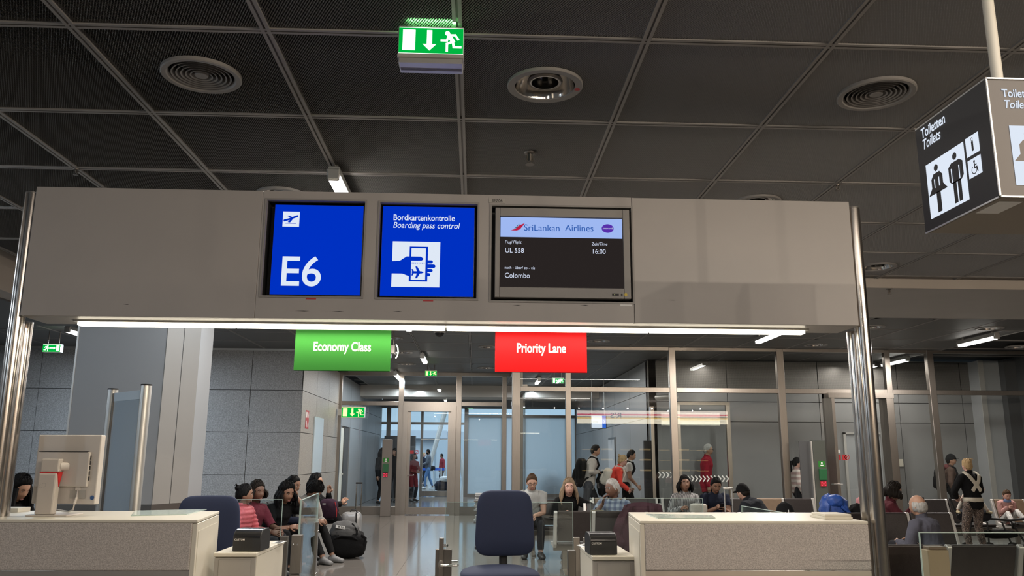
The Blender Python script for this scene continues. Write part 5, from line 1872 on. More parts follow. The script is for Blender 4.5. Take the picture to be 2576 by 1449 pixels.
def skin(tone):
    if tone not in SKIN:
        c = {'light': (.50, .30, .22), 'mid': (.36, .20, .13), 'brown': (.22, .115, .072), 'dark': (.13, .066, .042), 'pink': (.56, .32, .25)}[tone]
        SKIN[tone] = pm('skin_' + tone, c, .55, 0, .06, 30)
    return SKIN[tone]


CL_ = {}


def cloth(name, col, rough=.9, var=.12):
    if name not in CL_:
        CL_[name] = pm('cloth_' + name, col, rough, 0, var, 9, .35, 55, spec=.15)
    return CL_[name]


M['eye_white'] = pm('eye_white', (.40, .38, .36), .3)
M['iris'] = pm('iris_dark', (.02, .014, .010), .2)
LIP = pm('lip', (.20, .075, .06), .5)
HAIR = {k: pm('hair_' + k, c, .6, 0, .3, 60, .4, 180, stretch=(1, 1, .15), spec=.12) for k, c in
        {'black': (.0045, .004, .004), 'dark': (.012, .009, .007), 'brown': (.06, .035, .02), 'blond': (.36, .25, .13), 'ash': (.22, .16, .105), 'grey': (.34, .33, .31)}.items()}


def person(label, head, D, face=0, mode='stand', tone='mid', hair='black', style='short', lean=0, side=0, hyaw=0, hpit=0, hrol=0,
           arms=None, legs=None, top=None, sleeve=2.0, toplen=-.03, pants=None, shoe=None, coat=0.0, fat=1.0, hs=1.0, seat=.445, child=1.0,
           female=False, glasses=False, beard=None, vs=.0125, scale=None, yref='pelvis', cap=None, hood=None, long=.30, puff=0.0, curl=.7):
    """one figure. head = photograph pixel of the top of the head, D = depth of the pelvis.
    face: 0 looks to the photographer, 90 to the right, 180 away, -90 to the left.
    arms / legs: {'L','R'}: target of the wrist / ankle in the body frame (x right, y forward, z up from the floor), metres for a 1.75 m adult."""
    s = scale or child
    fyaw = RAD(face)
    fw = Vector((math.sin(fyaw), -math.cos(fyaw), 0))
    rt = Vector((fw.y, -fw.x, 0))
    Rw = Matrix(((rt.x, fw.x, 0), (rt.y, fw.y, 0), (0, 0, 1)))
    tl = 1.0
    if mode == 'stand' and scale is None and child == 1.0:
        s = 1.0
    info = None
    for it in range(5):
        pz = (.93 * s if mode != 'sit' else seat + .10 * s)
        P = Vector((0, 0, pz))
        le, sd = RAD(lean), RAD(side)
        tdir = Vector((math.sin(sd), math.sin(le) * math.cos(sd), math.cos(le) * math.cos(sd))).normalized()
        up_le = RAD(lean * 1.25)
        tdir2 = Vector((math.sin(sd), math.sin(up_le) * math.cos(sd), math.cos(up_le) * math.cos(sd))).normalized()
        Lt = s * tl
        spine = [P - tdir * (.09 * s), P, P + tdir * (.13 * Lt), P + tdir * (.26 * Lt)]
        q = spine[-1]
        spine += [q + tdir2 * (.11 * Lt), q + tdir2 * (.20 * Lt), q + tdir2 * (.25 * Lt)]
        SH = q + tdir2 * (.205 * Lt)
        N0 = q + tdir2 * (.255 * Lt)
        nd = (tdir2 * .75 + Vector((0, .12, .45))).normalized()
        H0 = N0 + nd * (.075 * s)
        Rh = Matrix.Rotation(RAD(-hyaw), 3, 'Z') @ Matrix.Rotation(RAD(hpit), 3, 'X') @ Matrix.Rotation(RAD(hrol), 3, 'Y')
        hk = s * hs * (1.0 if child == 1.0 else 1.28)
        HC = H0 + Rh @ Vector((0, .022 * hk, .078 * hk))
        ztop = HC.z + abs((Rh @ Vector((0, 0, 1))).z) * HR[2] * hk + .012
        yh = D + (Rw @ HC).y
        tgt = at(head[0], head[1], yh)
        err = tgt.z - ztop
        if mode == 'stand' and child == 1.0 and scale is None:
            s *= tgt.z / ztop
        else:
            tl = min(1.3, max(.70, tl + err / (.51 * s * max(.5, math.cos(le)))))
    origin = Vector((tgt.x - (Rw @ HC).x, D, 0))
    b = fat
    hipw, waist, chest = ((.168, .128, .150) if female else (.158, .142, .172))
    mb = MB()
    prims = []

    def limb(name, pts, rs, flat=None, n=12):
        mb.tube(pts, rs, n, True, flat)
        prims.append((name, [Vector(p) for p in pts], [max(r) if isinstance(r, (tuple, list)) else r for r in rs]))
    X = Vector((1, 0, 0))
    limb('torso', spine, [(.11 * s * b, .10 * s * b), (hipw * s * b, .118 * s * b), (waist * s * b, .105 * s * b), (.145 * s * b, .105 * s * b), (chest * s * b, .118 * s * b), (.155 * s, .098 * s), (.075 * s, .07 * s)], X, 18)
    limb('neck', [N0 - tdir2 * (.05 * s), N0, H0 + nd * (.02 * s)], [.065 * s, .054 * s, .052 * s])
    # head with nose, sockets, jaw; ears
    hm = MB().ell((0, 0, 0), tuple(r * hk for r in HR), None, 30, 24, head_k)
    hv = [HC + Rh @ Vector(p) for p in hm.v]
    mb.add(hv, hm.f)
    prims.append(('head', [HC - Rh @ Vector((0, 0, .05 * hk)), HC + Rh @ Vector((0, 0, .04 * hk))], [.085 * hk, .09 * hk]))
    for sx_ in (-1, 1):
        mb.ell(HC + Rh @ Vector((sx_ * .076 * hk, -.008 * hk, -.008 * hk)), (.010 * hk, .020 * hk, .032 * hk), Rh, 10, 8)
    arms = arms or {}
    legs = legs or {}
    hands = []
    shw = (.158 if female else .175) * s * (1 + .3 * (b - 1))
    for sn, sx_ in (('L', -1), ('R', 1)):
        S0 = SH + X * (sx_ * shw) - tdir2 * (.015 * s)
        a = arms.get(sn)
        if a is None:
            a = (sx_ * .26, .08, .78) if mode != 'sit' else (sx_ * .14, .34, .62)
        T = Vector((a[0] * s, a[1] * s, a[2] * s if mode != 'sit' else seat + (a[2] - .445) * s))
        pole = Vector(a[3]) if len(a) > 3 else Vector((sx_ * .6, -.5, -.6))
        E, Wr = bone2(S0, T, .285 * s, .255 * s, pole)
        limb('arm' + sn, [S0 - X * (sx_ * .05 * s), S0, S0.lerp(E, .5), E, E.lerp(Wr, .4), Wr], [.058 * s, .056 * s * b, .050 * s * b, .042 * s, .040 * s, .028 * s])
        hd = (Wr - E).normalized()
        if len(a) > 4 and a[4] is not None:
            hd = Vector(a[4]).normalized()
        hands.append((sn, sx_, Wr, hd, Vector(a[5]) if len(a) > 5 else None))
    feet = []
    for sn, sx_ in (('L', -1), ('R', 1)):
        Hp = P + X * (sx_ * .088 * s * b) - Vector((0, 0, .02 * s))
        l = legs.get(sn)
        if l is None:
            l = (sx_ * .10, .02, .085) if mode != 'sit' else (sx_ * .12, .50, .085)
        T = Vector((l[0] * s, l[1] * s, l[2] * s))
        pole = Vector(l[3]) if len(l) > 3 else Vector((sx_ * .12, 1, .25 if mode != 'sit' else .9))
        K, A = bone2(Hp, T, .43 * s, .42 * s, pole)
        limb('leg' + sn, [Hp, Hp.lerp(K, .5), K, K.lerp(A, .35), A], [.088 * s * b, .072 * s * b, .054 * s, .054 * s, .036 * s])
        fd = Vector(l[4]).normalized() if len(l) > 4 else Vector((sx_ * .15, 1, 0)).normalized()
        heel = A + Vector((0, 0, -.045 * s)) - fd * (.05 * s)
        limb('foot' + sn, [heel, A + Vector((0, 0, -.035 * s)) + fd * .03 * s, A + Vector((0, 0, -.052 * s)) + fd * (.12 * s), A + Vector((0, 0, -.058 * s)) + fd * (.18 * s)], [(.034 * s, .038 * s), (.040 * s, .044 * s), (.030 * s, .044 * s), (.020 * s, .034 * s)], Vector((0, 0, 1)))
    # one continuous skin
    tmp = bpy.data.meshes.new('tmp')
    tmp.from_pydata([tuple(v) for v in mb.v], [], mb.f)
    to = bpy.data.objects.new('tmp', tmp)
    COL.objects.link(to)
    rm = to.modifiers.new('r', 'REMESH')
    rm.mode, rm.voxel_size = 'VOXEL', vs * (s if child != 1.0 else 1.0)
    sm = to.modifiers.new('s', 'SMOOTH')
    sm.factor, sm.iterations = .5, 2
    dg = bpy.context.evaluated_depsgraph_get()
    me = bpy.data.meshes.new_from_object(to.evaluated_get(dg))
    bpy.data.objects.remove(to)
    nv = len(me.vertices)
    V = np.empty(nv * 3, 'f')
    me.vertices.foreach_get('co', V)
    V = V.reshape(-1, 3)
    NR = np.empty(nv * 3, 'f')
    me.vertices.foreach_get('normal', NR)
    NR = NR.reshape(-1, 3)
    polys = [tuple(p.vertices) for p in me.polygons]
    PV = np.array([p if len(p) == 4 else (*p, p[-1]) for p in polys])
    # which body part is each vertex nearest to, and how far along
    best = np.full(nv, 1e9)
    seg = np.zeros(nv, int)
    par = np.zeros(nv)
    names = [p[0] for p in prims]
    for pi, (nm, pts, rs) in enumerate(prims):
        for i in range(len(pts) - 1):
            A_, B_ = np.array(pts[i]), np.array(pts[i + 1])
            d_ = B_ - A_
            t_ = np.clip(((V - A_) @ d_) / max(d_ @ d_, 1e-9), 0, 1)
            dist = np.linalg.norm(V - (A_ + t_[:, None] * d_), axis=1) - (rs[i] + (rs[i + 1] - rs[i]) * t_)
            if nm == 'torso':
                dist = dist + .012
            w = dist < best
            best[w], seg[w], par[w] = dist[w], pi, (i + t_)[w]
    # hands: palm and five bent fingers each, joined to the same body mesh
    hb = MB()
    for sn, sx_, Wr, hd, pn in hands:
        u = s * (1.0 if child == 1.0 else .95)
        side_ = X * sx_
        nrm = pn if pn is not None else Vector((-sx_ * .8, 0, -.45))          # palm normal
        nrm = (nrm - hd * nrm.dot(hd)).normalized()
        ac = hd.cross(nrm).normalized()                                        # across the palm
        if ac.dot(Vector((0, 1, .2))) < 0:
            ac = -ac                                                          # thumb side forward / up
        hb.tube([Wr - hd * .02 * u, Wr + hd * .03 * u, Wr + hd * .085 * u], [(.024 * u, .020 * u), (.036 * u, .015 * u), (.040 * u, .013 * u)], 10, True, ac)
        for k, (off, ln) in enumerate(((.030, .072), (.010, .082), (-.010, .076), (-.030, .060))):
            p0_ = Wr + hd * .08 * u + ac * off * u
            pts = [p0_ - hd * .012 * u]
            dirn = hd.copy()
            for j in range(3):
                dirn = (dirn * math.cos(curl * .62) + nrm * math.sin(curl * .62)).normalized()
                pts.append(pts[-1] + dirn * ln * u * (.42, .33, .25)[j])
                nrm_k = nrm
            hb.tube(pts, [.0095 * u, .0092 * u, .0085 * u, .0065 * u], 6)
        p0_ = Wr + hd * .025 * u + ac * .030 * u
        d1 = (hd * .6 + ac * .75 + nrm * .25).normalized()
        d2 = (hd * .9 + ac * .15 + nrm * .4).normalized()
        hb.tube([p0_ - d1 * .012 * u, p0_ + d1 * .035 * u, p0_ + d1 * .035 * u + d2 * .030 * u], [.013 * u, .011 * u, .008 * u], 6)
    allv = [tuple(v) for v in V] + [tuple(v) for v in hb.v]
    allf = polys + [tuple(i + nv for i in f) for f in hb.f]
    bm = bpy.data.meshes.new('person')
    W3 = [origin + Rw @ Vector(v) for v in ()]
    bm.from_pydata(allv, [], allf)
    bm.shade_smooth()
    bm.materials.append(skin(tone))
    body = bpy.data.objects.new('person', bm)
    COL.objects.link(body)
    body.matrix_world = Matrix.Translation(origin) @ Rw.to_4x4()
    tag(body, label, 'person')
    bpy.data.meshes.remove(me)
    nm_arr = np.array(names)[seg]
    seed = random.random() * 50

    def garment(name, mask, off, mat, fold=.006, wrap=None):
        pm_ = mask[PV].all(axis=1)
        idx = np.unique(PV[pm_])
        if len(idx) < 8:
            return None
        mp_ = -np.ones(nv, int)
        mp_[idx] = np.arange(len(idx))
        co = V[idx] + NR[idx] * off
        for k in range(len(idx)):
            c = co[k]
            f_ = mnoise.noise(Vector((c[0] * 14 + seed, c[1] * 14, c[2] * 9))) * fold + mnoise.noise(Vector((c[0] * 30, c[1] * 30 + seed, c[2] * 22))) * fold * .5
            if wrap:
                f_ += wrap(c)
            co[k] = c + NR[idx[k]] * f_
        fs = [tuple(dict.fromkeys(mp_[list(q)])) for q in PV[pm_]]
        g = bpy.data.meshes.new(name)
        g.from_pydata([tuple(c) for c in co], [], [f for f in fs if len(f) > 2])
        g.materials.append(mat)
        g.shade_smooth()
        o = bpy.data.objects.new(name, g)
        COL.objects.link(o)
        o.parent = body
        return o

    def add(mbx, name, mat, smooth=True):
        o = mbx.build(name, mat, None, smooth)
        o.parent = body
        return o
    isarm = np.char.startswith(nm_arr, 'arm')
    isleg = np.char.startswith(nm_arr, 'leg')
    isfoot = np.char.startswith(nm_arr, 'foot')
    tors = nm_arr == 'torso'
    # arm parameter: 1 = shoulder joint, 3 = elbow, 5 = wrist ; leg: 0 hip, 2 knee, 4 ankle
    armp = (par - 1) / 2.0
    legp = par / 2.0
    if pants is not None:
        garment('trousers', (tors & (par < 1.6)) | (isleg & (legp < 1.93)), .010, pants)
    if top is not None:
        mask = (tors & (par > (0.7 if toplen < 0 else 1.0)) & (par < 5.75)) | (isarm & (armp < sleeve))
        if coat:
            mask |= tors | (isleg & (legp < coat))
        wr = (lambda c: puff * abs(math.sin(c[2] * 62))) if puff else None
        garment('top', mask, .017 + puff * .5, top, .008, wr)
        garment('collar', (tors & (par > 5.45)) | ((nm_arr == 'neck') & (par < .28)), .019, top, .002)
    if shoe is not None:
        for sn in ('L', 'R'):
            garment('shoe', (nm_arr == 'foot' + sn) | ((nm_arr == 'leg' + sn) & (legp > 1.97)), .008, shoe, 0)
    # face
    K = lambda x, y, z: HC + Rh @ Vector((x * hk, y * hk, z * hk))
    for sx_ in (-1, 1):
        add(MB().ell(K(sx_ * .029, .0760, .006), (.0125 * hk, .0075 * hk, .0052 * hk), Rh, 10, 8), 'eye', M['eye_white'])
        add(MB().ell(K(sx_ * .029, .0800, .006), (.0068 * hk, .0045 * hk, .0052 * hk), Rh, 8, 6), 'iris', M['iris'])
        add(MB().tube([K(sx_ * .014, .0885, .024), K(sx_ * .031, .0875, .030), K(sx_ * .048, .077, .024)], [.0034 * hk, .0044 * hk, .0026 * hk], 6), 'eyebrow', HAIR['grey' if hair == 'grey' else 'ash' if hair == 'blond' else 'dark'])
    add(MB().ell(K(0, .0790, -.066), (.0200 * hk, .0075 * hk, .0040 * hk), Rh, 12, 8).ell(K(0, .0780, -.0735), (.0165 * hk, .0075 * hk, .0046 * hk), Rh, 12, 8), 'lips', LIP)
    # hair: a shell over the skull, cut along a hairline
    HM = HAIR.get(hair)

    def margin(d):
        """how far inside the hair a direction lies (negative outside)"""
        az = abs(math.degrees(math.atan2(d.x, d.y)))
        jag = .05 * mnoise.noise(Vector((d.x * 9 + seed, d.y * 9, 0)))
        if style == 'bald':
            return min(d.z + .60, .40 - d.z + jag, (az - 70) / 60)
        pts = ((0, .60), (20, .56), (42, .50), (62, .28), (78, -.10), (100, -.30), (130, -.62), (180, -.80)) if style != 'mop' else ((0, .36), (40, .26), (62, .10), (80, -.25), (110, -.5), (180, -.85))
        for (a0, z0), (a1, z1) in zip(pts[:-1], pts[1:]):
            if az <= a1:
                return d.z - (z0 + (z1 - z0) * (az - a0) / (a1 - a0)) + jag
        return 1.0
    tk = {'short': .0095, 'mop': .026, 'bald': .012, 'long': .020, 'pony': .012, 'bun': .014, 'crop': .007, 'wavy': .026}.get(style, .014)

    def hk_fn(d):
        base = head_k(d)
        mg = margin(d)
        if mg < -.03:
            return min(base, 1.0) * .84
        if mg < .05:
            return min(base, 1.03) * (.965 + .7 * mg)
        n_ = .22 * math.sin(math.atan2(d.x, d.y) * 26 + 5 * mnoise.noise(d * 4)) + mnoise.noise(d * 3.5 + Vector((seed, 0, 0))) * .28 + mnoise.noise(d * 9 + Vector((0, seed, 0))) * .08
        return base * 1.0 + (tk * (1 + n_)) / .1 * min(1, .25 + mg * 2.6)
    hmb = MB().ell((0, 0, 0), tuple(r * hk for r in HR), None, 56, 44, hk_fn)
    hmb.v = [tuple(HC + Rh @ Vector(p)) for p in hmb.v]
    Zu = Vector((0, 0, 1))
    rr = random.Random(int(seed * 1000))
    if style in ('long', 'wavy'):
        for i in range(34):
            az = RAD(62 + 236 * i / 33.0)
            d0 = Vector((math.sin(az), math.cos(az), .15 + .25 * rr.random()))
            p0_ = HC + Rh @ Vector((d0.x * .080 * hk, d0.y * .098 * hk, d0.z * .1 * hk))
            Lh = long * s * (.8 + .35 * rr.random())
            out = (Rh @ Vector((d0.x, d0.y * .9, 0)))
            pts = [p0_]
            for k in range(1, 6):
                f_ = k / 5
                wv = .016 * math.sin(f_ * 9 + i * 1.7) if style == 'wavy' else .004 * math.sin(f_ * 5 + i)
                pts.append(p0_ + Vector((0, 0, -Lh * f_)) + out * (.028 * math.sin(f_ * 2.6) * hk + (.03 if style == 'wavy' else .012) * f_) + Vector((d0.y, -d0.x, 0)) * wv)
            hmb.tube(pts, [.018 * hk, .021 * hk, .020 * hk, .018 * hk, .014 * hk, .005 * hk], 6)
    if style == 'pony':
        p0_ = K(0, -.105, .035)
        bk_ = Rh @ Vector((0, -1, 0))
        hmb.tube([p0_, p0_ + bk_ * .04 * hk, p0_ + bk_ * .055 * hk - Zu * .07, p0_ + bk_ * .05 * hk - Zu * .17, p0_ + bk_ * .035 * hk - Zu * .26], [.018 * hk, .026 * hk, .034 * hk, .028 * hk, .006], 10)
    if style == 'bun':
        hmb.ell(K(0, -.085, .085), (.040 * hk, .038 * hk, .036 * hk), Rh, 14, 10, lambda d: 1 + .15 * mnoise.noise(d * 5))
        for i in range(7):
            d0 = Vector((rr.uniform(-1, 1), -.3 + rr.uniform(-.5, .2), .6))
            hmb.tube([K(0, -.09, .09), K(d0.x * .04, -.10 + d0.y * .02, .13), K(d0.x * .06, -.11 + d0.y * .03, .115)], [.010 * hk, .007 * hk, .002], 5)
    if HM is not None:
        add(hmb, 'hair', HM)
    if beard:
        def bf(d):
            az = abs(math.degrees(math.atan2(d.x, d.y)))
            on = az < 95 and d.z < -.28 + .0016 * az and not (az < 16 and -.66 < d.z < -.50)
            return min(head_k(d), 1.06) + .05 if on else min(head_k(d), 1.0) * .84
        bmb = MB().ell((0, 0, 0), tuple(r * hk for r in HR), None, 36, 30, bf)
        bmb.v = [tuple(HC + Rh @ Vector(p)) for p in bmb.v]
        add(bmb, 'beard', HAIR[beard])
    if glasses:
        g = MB()
        for sx_ in (-1, 1):
            g.tube([K(sx_ * .031 + .023 * math.cos(a), .102, .006 + .017 * math.sin(a)) for a in np.linspace(0, 2 * math.pi, 15)], .0022 * hk, 6)
            g.tube([K(sx_ * .054, .100, .010), K(sx_ * .080, .03, .012), K(sx_ * .080, -.01, .004)], .0018 * hk, 6)
        g.tube([K(-.009, .105, .010), K(0, .108, .012), K(.009, .105, .010)], .002 * hk, 6)
        add(g, 'glasses', M['black_gloss'])
    if cap is not None:
        def cf(d):
            az = abs(math.degrees(math.atan2(d.x, d.y)))
            return head_k(d) + .16 if d.z > .22 - .25 * (az > 90) else min(head_k(d), 1.0) * .84
        c = MB().ell((0, 0, 0), tuple(r * hk for r in HR), None, 36, 26, cf)
        c.v = [tuple(HC + Rh @ Vector(p)) for p in c.v]
        c.tube([K(-.06, .085, .045), K(-.03, .130, .040), K(.03, .130, .040), K(.06, .085, .045)], [(.005 * hk, .030 * hk)] * 4, 8, True, Rh @ Vector((0, 0, 1)))
        add(c, 'cap', cap)
    if hood is not None:
        c = MB().ell(N0 + Vector((0, -.05, -.01)), (.135 * s, .10 * s, .075 * s), Matrix.Rotation(RAD(-25), 3, 'X'), 20, 14, lambda d: 1 + .12 * mnoise.noise(d * 4))
        add(c, 'hood', hood)
    wl = lambda p: origin + Rw @ Vector(p)
    return dict(body=body, o=origin, R=Rw, HC=HC, Rh=Rh, hk=hk, s=s, hands={h[0]: (h[2], h[3]) for h in hands}, SH=SH, N0=N0, P=P, w=wl, add=add, tdir=tdir, V=V)


def phone(label, p, where, rz=0.0, tilt=.6):
    c = p['w'](where)
    t = thing('smartphone', label, 'phone', c, rz)
    old = ROOT[t.name]
    ROOT[t.name] = Matrix.Identity(4)
    MB().obox((0, 0, 0), .074, .010, .150, 0, tilt).build('case', M['black_gloss'], t, bevel=.004)
    MB().obox((0, .0045, 0), .064, .004, .136, 0, tilt).build('screen', M['em_screen'], t)
    ROOT[t.name] = old
    return t


def lump(mb, c, r, rot=None, amp=.12, fr=3.0, e=3.0, nu=28, nv=20, seed=0.0):
    """soft bag shape: rounded box with creases"""
    def fn(d):
        k = (abs(d.x) ** e + abs(d.y) ** e + abs(d.z) ** e) ** (-1 / e)
        return k * (1 + amp * mnoise.noise(d * fr + Vector((seed, 0, 0))) + amp * .5 * mnoise.noise(d * fr * 2.7 + Vector((0, seed, 0))))
    return mb.ell(c, r, rot, nu, nv, fn)


def backpack_on(p, label, mat, strap, w=.16, d=.11, h=.24, dz=-.02, pocket=True):
    """backpack worn on the back of a figure"""
    s = p['s']
    bk = Vector((0, -1, 0))
    up = p['tdir']
    c = p['SH'] + Vector((0, -.115 * s - d * .9, 0)) - up * (h * .80 * 1.0 - dz)
    R = Matrix.Rotation(-math.atan2(up.y, up.z), 3, 'X')
    wc = p['w'](c)
    t = thing('backpack', label, 'backpack', wc)
    T_ = lambda mb: (setattr(mb, 'v', [tuple(p['w'](Vector(v))) for v in mb.v]), mb)[1]
    T_(lump(MB(), c, (w, d, h), R, .06, 3.0, 3.4, seed=hash(label) % 17 * .0 + len(label))).build('bag', mat, t, True)
    if pocket:
        T_(lump(MB(), c + R @ Vector((0, -d * .85, -h * .30)), (w * .8, d * .38, h * .5), R, .05, 3, 3.4)).build('pocket', mat, t, True)
    st = MB()
    for sx_ in (-1, 1):
        S = p['SH'] + Vector((sx_ * .09 * s, 0, 0))
        st.tube([c + R @ Vector((sx_ * .08, d * .8, h * .75)), S + Vector((0, -.04, .075 * s)), S + Vector((0, .09 * s, .03 * s)), S + Vector((sx_ * .02, .125 * s, -.10 * s)), S + Vector((sx_ * .06, .05 * s, -.26 * s)), c + R @ Vector((sx_ * w * .9, d * .7, -h * .5))], [(.022, .008)] * 6, 8)
    T_(st).build('straps', strap, t, True)
    return t


# ------------------------------------------------------------------ who is there
BLK = cloth('black', (.0065, .0065, .007))
DARK = cloth('charcoal', (.018, .018, .021))
DENIM = cloth('denim_dark', (.045, .048, .055))
SHOE = pm('shoe_black', (.014, .014, .014), .5)
NAVY = cloth('navy', (.012, .015, .028))
XB_ = -2.82      # hips of the people on the bench by the stone wall

# --- group by the stone wall, all turned to the right
person('long-haired person in black sitting behind the left counter, beside the monitor', (52, 1199), 7.9, 70, 'sit', 'mid', 'black', 'long', 12, top=BLK, pants=BLK, shoe=SHOE, hpit=-25, seat=.62, female=True, long=.32)
p = person('woman in pink quilted jacket, seen from behind her glass pane', (617, 1231), 10.35, 75, 'sit', 'brown', 'black', 'bun', 4, hyaw=-30, top=cloth('pink_quilt', (.52, .10, .12), .55), sleeve=2.0, pants=DARK, shoe=SHOE, female=True, puff=.014, seat=.43, arms={'L': (-.10, .30, .62), 'R': (.10, .30, .62)})
person('woman in maroon top facing right, beside the pink jacket', (648, 1214), 11.0, 62, 'sit', 'dark', 'dark', 'long', 6, hyaw=10, top=cloth('maroon', (.13, .022, .035)), sleeve=1.2, pants=DARK, shoe=SHOE, female=True, hs=1.12, seat=.43, long=.10, arms={'L': (-.06, .44, .60), 'R': (.12, .46, .60)})
p = person('woman in black with long dark hair, holding a phone to her ear', (722, 1212), 11.65, 52, 'sit', 'brown', 'black', 'wavy', 22, hyaw=6, hpit=-12, top=BLK, sleeve=1.35, pants=BLK, shoe=SHOE, female=True, hs=1.16, seat=.43, long=.20, fat=1.12,
           arms={'L': (-.12, .28, .98, (-.6, .3, -1), (.25, -.15, 1)), 'R': (.06, .40, .60)})
phone('dark phone held to the ear of the woman in black', p, p['HC'] + Vector((-.105, .03, -.03)), 0, .2)
person('dark-haired man behind the woman on the phone', (738, 1195), 12.5, 75, 'sit', 'brown', 'black', 'short', 10, hpit=-12, top=NAVY, pants=DARK, shoe=SHOE, hs=1.12, seat=.43)
p = person('young man in grey hooded top looking down, behind the glass leaf', (793, 1214), 12.75, 60, 'sit', 'brown', 'black', 'mop', 28, hpit=-38, top=cloth('grey_hood', (.23, .22, .20)), pants=BLK, shoe=pm('shoe_grey', (.16, .16, .16), .6), hs=1.12, seat=.43,
           arms={'L': (-.04, .48, .60), 'R': (.10, .50, .60)}, legs={'L': (-.12, .62, .085), 'R': (.14, .66, .085)}, hood=cloth('grey_hood', (.23, .22, .20)))
p = person('woman with dark hair and raised hand at the far end of the seated group', (797, 1191), 13.75, 80, 'sit', 'mid', 'black', 'long', 8, hpit=6, top=BLK, pants=DARK, shoe=SHOE, female=True, hs=1.1, seat=.43, long=.14,
           arms={'L': (-.02, .30, .94, (-.3, .6, -1), (0, .1, 1)), 'R': (.10, .56, .78, (.5, .2, -.5), (0, .6, .8))}, legs={'R': (.05, .62, .40, (.2, .5, 1)), 'L': (-.12, .46, .085)})

# --- middle rows, turned to us
p = person('man in pale grey t-shirt with glasses, looking down', (1338, 1191), 13.5, 0, 'sit', 'light', 'brown', 'short', 22, hpit=-22, top=cloth('pale_grey', (.34, .35, .34)), sleeve=.55, pants=DARK, shoe=SHOE, glasses=True, hs=1.08, fat=1.08,
           arms={'L': (-.02, .42, .62), 'R': (.06, .44, .62)})
person('woman with long wavy blond hair in black, leaning forward', (1431, 1207), 13.45, 0, 'sit', 'pink', 'ash', 'wavy', 20, hpit=6, top=BLK, pants=BLK, shoe=SHOE, female=True, hs=1.1, long=.26, arms={'L': (-.30, .40, .74, (-.8, -.2, -.3)), 'R': (.12, .40, .66)})
p = person('grey-haired man in blue checked shirt, hand at his mouth', (1540, 1216), 12.45, -28, 'sit', 'dark', 'grey', 'short', 12, side=-6, hyaw=30, hpit=-2, top=plaid('checked_shirt', (.50, .54, .58), (.20, .24, .33), (.26, .30, .40), 24), sleeve=1.6, pants=DARK, shoe=SHOE, hs=1.18, fat=1.08,
           arms={'R': (.06, .30, .86, (.7, .2, -1), (-.15, -.1, 1)), 'L': (-.20, .34, .62)})
person('woman in black and white striped shirt with dark hair', (1722, 1199), 14.35, 0, 'sit', 'brown', 'black', 'long', 2, hpit=10, top=striped('striped_shirt', (.46, .45, .44), (.03, .03, .035), 17.0, 'X', .12, .5), pants=DARK, shoe=SHOE, female=True, hs=1.12, long=.14, fat=1.15,
       arms={'L': (-.10, .30, .70), 'R': (.14, .28, .68)})
p = person('man in dark polo shirt looking down at his phone', (1800, 1200), 14.35, 0, 'sit', 'brown', 'black', 'short', 12, hpit=-22, top=NAVY, sleeve=.6, pants=DARK, shoe=SHOE, hs=1.12, fat=1.12, arms={'L': (-.03, .36, .70), 'R': (.05, .36, .70)})
phone('black phone in the hands of the man in the dark polo shirt', p, (0, .46 * p['s'], .73), RAD(0), .9)
person('person in dark hooded top and black cap bent forward, back turned to us', (1868, 1217), 12.75, -128, 'sit', 'light', 'dark', 'short', 34, hyaw=20, hpit=-18, top=cloth('dark_hoodie', (.016, .018, .023)), pants=BLK, shoe=SHOE, hs=1.05, cap=BLK, hood=cloth('dark_hoodie', (.016, .018, .023)), fat=1.3, seat=.445,
       arms={'L': (-.08, .52, .62), 'R': (.08, .52, .62)})

# --- walkers in the corridor behind the glass
p = person('man walking right with large black backpack and pale jacket', (1498, 1118), 18.2, 82, 'walk', 'mid', 'dark', 'short', 10, hpit=-8, scale=1.03, top=cloth('pale_jacket', (.38, .35, .32)), pants=DENIM, shoe=SHOE, vs=.014,
           arms={'L': (-.10, .16, 1.22, (-.5, .2, -1)), 'R': (.12, .20, 1.18, (.6, -.1, -1))}, legs={'L': (-.09, .30, .085), 'R': (.09, -.26, .11)})
backpack_on(p, 'large black trekking backpack on the man in the pale jacket', BLK, BLK, .17, .13, .31)
c = p['w'](Vector((.05, .20, 1.02)))
t = thing('jacket_bundle', 'black jacket hanging from the arm of the man with the backpack', 'jacket', c)
lump(MB(), c + Vector((0.08, 0, -.06)), (.10, .09, .24), None, .3, 3, 2.4).build('bundle', BLK, t, True)
p = person('woman in red top stooping, with white backpack', (1566, 1145), 18.1, 86, 'walk', 'pink', 'blond', 'bun', 24, hpit=-14, scale=.98, top=cloth('red_top', (.58, .05, .035)), pants=BLK, shoe=SHOE, female=True, glasses=True, vs=.014,
           arms={'L': (-.05, .38, .88), 'R': (.10, .36, .86)}, legs={'L': (-.08, .20, .085), 'R': (.08, -.18, .1)})
backpack_on(p, 'cream white backpack on the woman in red', cloth('cream_bag', (.52, .49, .43)), cloth('cream_bag', (.52, .49, .43)), .14, .10, .19)
p = person('young man in white t-shirt with dark backpack, behind the woman in red', (1588, 1131), 19.0 - .3, 76, 'walk', 'mid', 'black', 'short', 8, hpit=-12, scale=1.0, top=cloth('white_tee', (.52, .51, .48)), sleeve=.55, pants=BLK, shoe=SHOE, vs=.014,
           arms={'R': (.14, .26, .90), 'L': (-.14, .10, .85)}, legs={'L': (-.08, .16, .085), 'R': (.08, -.2, .1)})
backpack_on(p, 'small dark backpack on the young man in white', BLK, BLK, .13, .08, .19)
person('man in red jacket walking behind the sliding glass door', (1781, 1116), 18.35, 70, 'walk', 'mid', 'grey', 'short', 4, scale=1.04, top=cloth('red_jacket', (.26, .012, .025)), toplen=-.05, coat=.35, pants=DARK, shoe=SHOE, vs=.014, glasses=True, legs={'L': (-.09, .18, .085), 'R': (.09, -.15, .1)})
